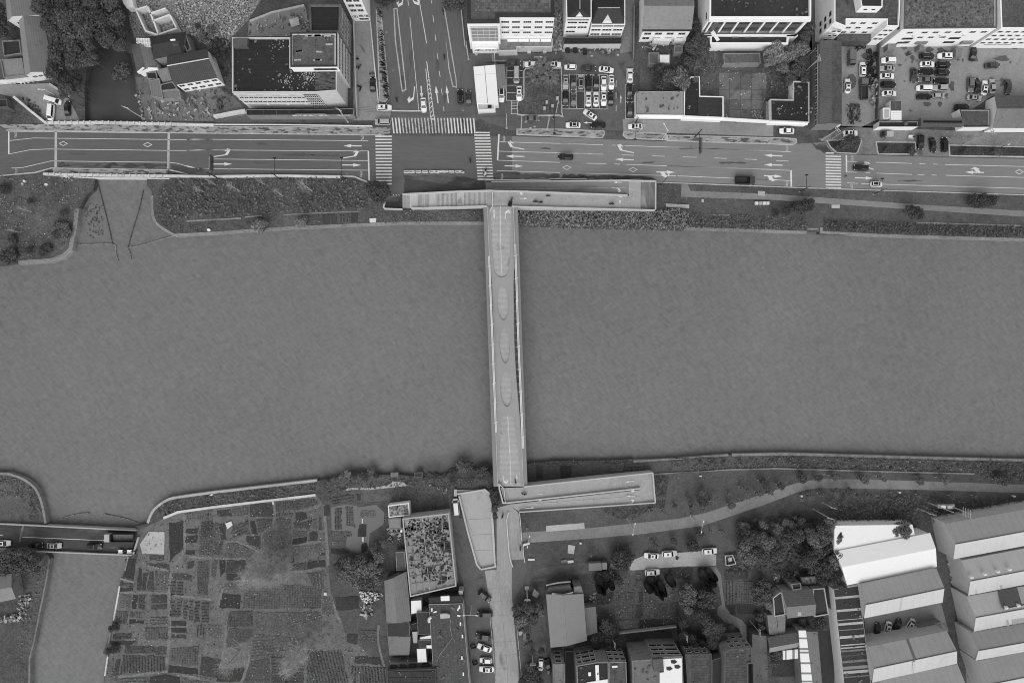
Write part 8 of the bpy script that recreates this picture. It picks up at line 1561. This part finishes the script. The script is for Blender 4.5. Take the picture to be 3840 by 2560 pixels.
# low walls and fences, upper left yard
for s_,l_,m_,h_ in (('145,1065 330,1220 500,1355','slanted white wall from the farm yard to the main road',m_whitecap,1.6),('540,925 740,1050','pale wall at the top right of the farm yard',m_concl,1.4),('0,895 200,880 420,850 540,840','cluttered white wall below the long barn',m_white_stained,1.8)):
    tag(ribbon('yard_wall',pts('A',s_),.7,0,h_,m_),l_,'wall')
tag(ribbon('yard_wall',pts('B','0,1280 200,1240 350,1215'),.8,0,1.8,m_whitecap),'white wall left of the black shop canopy','wall'); tag(ribbon('yard_wall',pts('B','1545,220 1560,700 1580,1270'),.35,0,1.6,m_concl),'thin wall between the office block and the pale lane','wall'); tag(ribbon('yard_wall',pts('B','1730,240 1780,760 1820,1140'),.3,0,.6,m_whitecap),'thin white kerb wall right of the pale lane','wall'); tag(ribbon('yard_wall',pts('B','400,235 640,140 1000,60'),.7,0,2,m_concl),'slanted wall along the top of the patio','wall'); tag(ribbon('yard_wall',pts('C','380,110 420,500'),.3,0,1.4,m_concl),'thin wall left of the bank','wall'); tag(ribbon('yard_wall',pts('C','2290,60 2280,650'),.35,0,1.8,m_concd),'dark wall right of the town house lane','wall'); tag(ribbon('yard_wall',pts('E','765,470 755,900 745,1300'),.3,0,1.8,m_darkwall),'dark wall between repair yard and car yard','wall')
tag(ribbon('garden_wall',pts('V','940,925 1250,890 1580,850'),.4,0,1.6,m_concl),'pale posted wall below the park garden','wall')
isl = tag(empty('palm_island',w(g1('C',1270,1010))),'raised planted island with pale kerb in the car park','planter')
ip = pts('C','1110,755 1440,755 1485,790 1490,1240 1460,1270 1050,1268 1003,1235 1003,1130 1040,1100 1072,1060 1072,790'); slab('soil',ip,-.1,.3,m_grass,isl); ribbon('kerb',smooth_path(ip+[ip[0]],2),.35,0,.5,m_kerb,isl)
for i,(x,y) in enumerate(((1285,1135),(1300,1190),(1332,1190),(1388,1165),(1385,1215),(1440,1080),(1445,1185),(1325,1125))):
    o = slab('utility_box',pts('C',f'{x-13},{y-16} {x+13},{y-16} {x+13},{y+16} {x-13},{y+16}'),.2,1.3,m_concl if i%2 else m_darkwall); tag(o,f'{"pale" if i%2 else "dark"} utility box at the foot of the palm island, {ordn(i)} counted','utility box','utility boxes on the palm island')
# tyres and scrap in the repair yard
tyre = MB()
for k in range(12):
    for j in range(6):
        pass
def torus_mesh(R0=.5,r0=.17,n=12,m_=6):
    vs=[];fs=[]
    for i in range(n):
        for j in range(m_): a_,c_ = 2*math.pi*i/n,2*math.pi*j/m_; vs.append(((R0+r0*math.cos(c_))*math.cos(a_),(R0+r0*math.cos(c_))*math.sin(a_),r0*math.sin(c_)))
    for i in range(n):
        for j in range(m_): fs.append((i*m_+j,((i+1)%n)*m_+j,((i+1)%n)*m_+(j+1)%m_,i*m_+(j+1)%m_))
    me = bpy.data.meshes.new('tyre'); me.from_pydata(vs,[],fs); me.materials.append(m_rubber); return me
TY = torus_mesh(); tr_ = random.Random(8)
for i in range(34):
    y = 500+i*13; x = 640+tr_.uniform(-30,70) if i > 4 else 560+tr_.uniform(-60,60); p = w(g1('E',x,y)); o = bpy.data.objects.new('scrap_tyre_ring',TY); COL.objects.link(o); o.location = (p.x,p.y,.25+tr_.uniform(0,.8)); o.rotation_euler = (tr_.uniform(0,.9),tr_.uniform(-.4,.4),0); tag(o,f'old black tyre in the repair yard heap, {ordn(i)} from the top','tyre','old tyres in the repair yard')
def junk(name, reg, s, n, m, zmax, seed, smin=.2, smax=1.1):
    r = random.Random(seed); P = [v[:2] for v in wl(pts(reg,s))]; xs = [v[0] for v in P]; ys = [v[1] for v in P]; b = MB(); c = 0
    while c < n:
        x,y = r.uniform(min(xs),max(xs)),r.uniform(min(ys),max(ys))
        if inpoly(x,y,P): b.box(x,y,r.uniform(.1,zmax),r.uniform(smin,smax),r.uniform(smin,smax)*.6,r.uniform(.1,.4),r.uniform(0,3)); c += 1
    return b.build(name,m,kind='stuff')
mj = mat('scrap_pieces',150,.3,island=.7); mjd = mat('dark_scrap_pieces',82,.3,island=.7)
junk('scrap_heap','E','630,880 740,850 730,1180 660,1200',60,mj,1.2,1); junk('scrap_heap','E','390,1150 530,1160 540,1360 400,1370',60,mjd,1.0,2); junk('scrap_heap','D','1220,1230 1390,1210 1390,1320 1220,1310',50,mj,.7,3,.15,.6); junk('scrap_heap','D','1480,1200 1840,1230 1850,1330 1460,1310',25,mj,.3,4,.15,.6).location.z = 3.9
junk('scrap_heap','N','230,480 350,480 300,720 240,780 140,790 0,800 0,740 220,690',110,mj,.8,5,.2,1.3); junk('rubble_heap','Q','1900,450 2120,470 2190,490 2050,590 1950,580',130,mat('white_rubble',205,.2,island=.4),.6,6,.15,.7); junk('scrap_heap','Q','1920,610 2060,610 2060,740 1940,740',25,mj,.5,7,.3,1.6); junk('scrap_heap','S','150,820 310,830 290,980 160,980',45,mj,.8,8); junk('scrap_heap','X','1060,640 1170,640 1160,720 1070,730',40,mj,.6,9,.15,.7); junk('scrap_heap','Z','1480,60 1600,120 1680,560 1600,600',70,mj,1.0,10,.3,1.4); junk('scrap_heap','A','250,1080 400,1130 500,1330 420,1300',30,mjd,.7,11); junk('scrap_heap','D','0,450 370,460 330,560 0,560',45,mj,1.5,12); junk('scrap_heap','C','1420,540 2120,520 2110,590 1420,590',50,mj,.7,13); junk('scrap_heap','T','180,1170 400,1170 400,1250 190,1250',30,mj,3.8,14); junk('scrap_heap','C','1400,100 1500,120 1490,560 1400,560',60,mj,.6,15); junk('scrap_heap','B','950,220 1060,250 1060,340 960,330',40,mj,1.0,16,.2,.8); junk('scrap_heap','A','1500,1060 1560,1200 1560,1330 1590,1330 1560,1000',25,mj,.5,17); junk('shore_debris','F','560,590 720,600 720,660 600,640',30,mj,.3,18,.1,.5); junk('shore_debris','S','560,330 820,380 800,450 700,380',30,mj,.4,19,.15,.8); junk('litter','I','330,1080 1200,1100 1200,1180 350,1190',60,mj,.2,20,.1,.35)
junk('litter','Q','-600,100 1500,400 1700,760 2150,1330 2150,1460 -600,1460',110,mat('pale_litter',215,.1),.25,21,.1,.4); junk('litter','O','0,640 1400,480 1500,600 1540,1200 0,1200',70,mat('pale_litter',215,.1),.25,22,.1,.4); junk('litter','D','640,700 1400,780 1400,1300 930,1300 920,1060 680,1040',50,mat('pale_litter',215,.1),.2,23,.1,.35); junk('litter','V','680,300 1900,200 1900,880 700,900',45,mat('pale_litter',215,.1),.2,24,.1,.35); junk('litter','F','0,630 880,640 700,1200 0,1400',35,mat('pale_litter',215,.1),.2,25,.1,.35); junk('litter','A','1500,1050 2300,1050 2300,1330 1620,1330',40,mj,.3,26,.15,.7)
junk('yard_clutter','A','1620,1080 2050,1000 2340,1000 2340,1320 1650,1320',70,mj,.8,31,.3,1.5); junk('yard_clutter','B','0,420 200,440 200,1000 250,1100 0,1260',60,mjd,.8,32,.3,1.6); junk('yard_clutter','B','380,250 640,180 1000,100 1000,230 820,300 400,390',45,mj,.7,33,.2,1.2); junk('yard_clutter','V','560,480 680,470 690,620 570,630',25,mj,.7,34,.2,1.0); junk('yard_clutter','X','1160,260 1480,240 1480,300 1180,340',35,mj,.8,35,.3,1.4); junk('yard_clutter','T','1640,850 1760,850 1760,1100 1640,1100',25,mjd,.6,36,.2,.9); junk('yard_clutter','A','0,880 520,840 540,900 0,940',60,mat('pale_scrap',205,.2,island=.4),1.2,37,.2,1.1)
# small single things
def thing(name,reg,s,z0,z1,m,label,cat): o = slab(name,pts(reg,s),z0,z1,m); tag(o,label,cat); return o
thing('white_tank','F','222,640 245,642 245,660 225,662',0,.7,m_frame,'upper of two white lids near the left road edge','lid'); thing('white_tank','F','436,672 462,672 466,690 450,698 436,692',0,.4,m_frame,'round white lid alone in the grass below the road','lid'); thing('white_tank','F','208,668 226,668 226,686 208,686',0,.5,m_concl,'lower of two white lids near the left road edge','lid')
thing('pump_cover','G','2015,1232 2090,1228 2082,1275 2018,1275',0,.6,m_frame,'white block cover beside the river wall near the stair','cover'); thing('white_sack','G','222,1348 250,1345 262,1362 240,1372 222,1365',0,.5,m_white,'white sack on the shore at the left','sack'); thing('white_sack','O','250,455 280,445 290,455 258,466',0,.4,m_white,'white float on the allotment shore strip','float')
thing('bench_row','J','1165,1010 1425,1022 1425,1060 1170,1045',0,.45,m_concl,'long pale slatted platform in the riverside lawn','platform'); thing('paved_square','J','2185,870 2260,875 2258,925 2185,920',0,.12,m_concl,'pale slatted square on the riverside path','paving'); thing('paved_square','K','230,1022 322,1022 320,1062 232,1060',0,.12,m_concl,'pale slatted square below the right zebra crossing','paving'); thing('lid','L','480,905 515,908 512,950 482,945',0,.4,m_concl,'small pale box in the riverside lawn','box')
for i,x in enumerate((1245,1298,1350,1398)): thing('planter_box','L',f'{x-25},942 {x+18},940 {x+20},980 {x-20},980',0,.9,m_frame if i != 1 else m_concl,f'pale planter box in the riverside row, {ordn(i)} from the left','planter')
thing('picnic_slabs','U','678,1003 755,1015 740,1108 672,1095',0,.18,m_concl,'group of four pale slabs on the park lawn','slab'); thing('park_sign','U','805,982 826,982 826,998 805,998',.0,1.1,m_frame,'small white sign on the lawn below the park path','sign'); thing('park_sign','W','1480,608 1502,608 1502,626 1480,626',0,1.1,m_frame,'small white sign below the path bend','sign'); thing('park_sign','Y','975,570 998,572 996,585 975,583',0,1.1,m_frame,'small white sign right of the path bend','sign'); thing('park_sign','Y','2235,610 2265,612 2260,628 2235,626',0,1.1,m_frame,'small white sign at the right end of the path','sign'); thing('park_sign','W','358,390 385,388 390,400 365,402',0,.6,m_frame,'small white board on the lawn behind the shore wall','sign')
thing('bench','U','236,1158 308,1158 308,1178 236,1178',.0,.45,m_frame,'white bench on the lawn beside the street railing','bench'); thing('timber_pile','U','595,1180 660,1165 665,1192 605,1208',0,.6,m_concd,'grey timber pile below the park lawn','pile'); thing('timber_pile','U','670,1180 735,1175 738,1200 675,1208',0,.5,m_frame,'white sheet pile below the park lawn','pile'); thing('arrow_sign','U','178,1000 252,980 256,998 185,1020',.5,1.4,m_frame,'white chevron board beside the park path entrance','sign')
cg = tag(empty('fenced_pump',w(g1('W',705,1325))),'white-railed square enclosure with a pale machine','enclosure')
for s_ in ('650,1275 730,1268','730,1268 765,1365','765,1365 655,1382','655,1382 650,1275'): ribbon('rail',pts('W',s_),.12,.1,1.1,m_rail,cg)
slab('machine',pts('W','680,1300 718,1290 722,1325 700,1340 682,1330'),0,1.4,m_concl,cg)
thing('water_tank','S','298,842 318,842 318,868 298,868',0,5.2,m_white,'small white tank at the corner of the market shed','tank'); thing('well','Q','1512,475 1542,475 1542,505 1512,505',0,.7,m_frame,'small square white well in the allotments','well'); thing('plank_bridge','O','1932,715 1943,715 1943,768 1932,768',.08,.3,m_frame,'white plank over the flooded plot, upper one','plank'); thing('plank_bridge','O','1932,920 1952,920 1952,972 1932,972',.08,.35,m_frame,'white plank over the flooded plot, lower one','plank'); thing('white_tarp','O','425,770 490,745 505,790 450,830',.1,.5,m_frame,'rumpled white sheet among the plots','sheet'); thing('white_post','O','945,532 956,530 958,558 947,560',0,.8,m_white,'white marker at the inner wall','marker'); thing('vent_mouth','T','1668,405 1715,405 1712,440 1690,455 1672,440',0,.5,m_concl,'round concrete base at the top of the power pole','base'); thing('handcart','T','1600,905 1650,895 1640,930 1610,950',0,.8,m_concl,'pale handcart under the roadside trees','cart'); thing('handcart','T','1652,915 1685,912 1685,995 1652,998',0,1.1,m_concd,'grey box cart under the roadside trees','cart'); thing('market_parasol','T','1775,430 1830,480 1800,535 1750,500',1.9,2.1,m_concd,'grey square parasol beside the power pole','parasol')
thing('white_stone','I','1600,1165 1645,1145 1692,1158 1650,1150',0,.9,m_frame,'white angled roof edge at the right foot of the footbridge','edge')
for i,(r_,x,y) in enumerate((('C',547,605),('C',820,602),('C',995,602),('C',2108,608),('C',1820,618),('C',1093,1345),('C',1190,1398),('C',1145,1412))): thing('inspection_cover',r_,f'{x-12},{y-8} {x+12},{y-8} {x+12},{y+8} {x-12},{y+8}',.03,.07,m_concl,f'pale square cover set in the car park, {ordn(i)} listed','cover')['group'] = 'square covers in the car park'
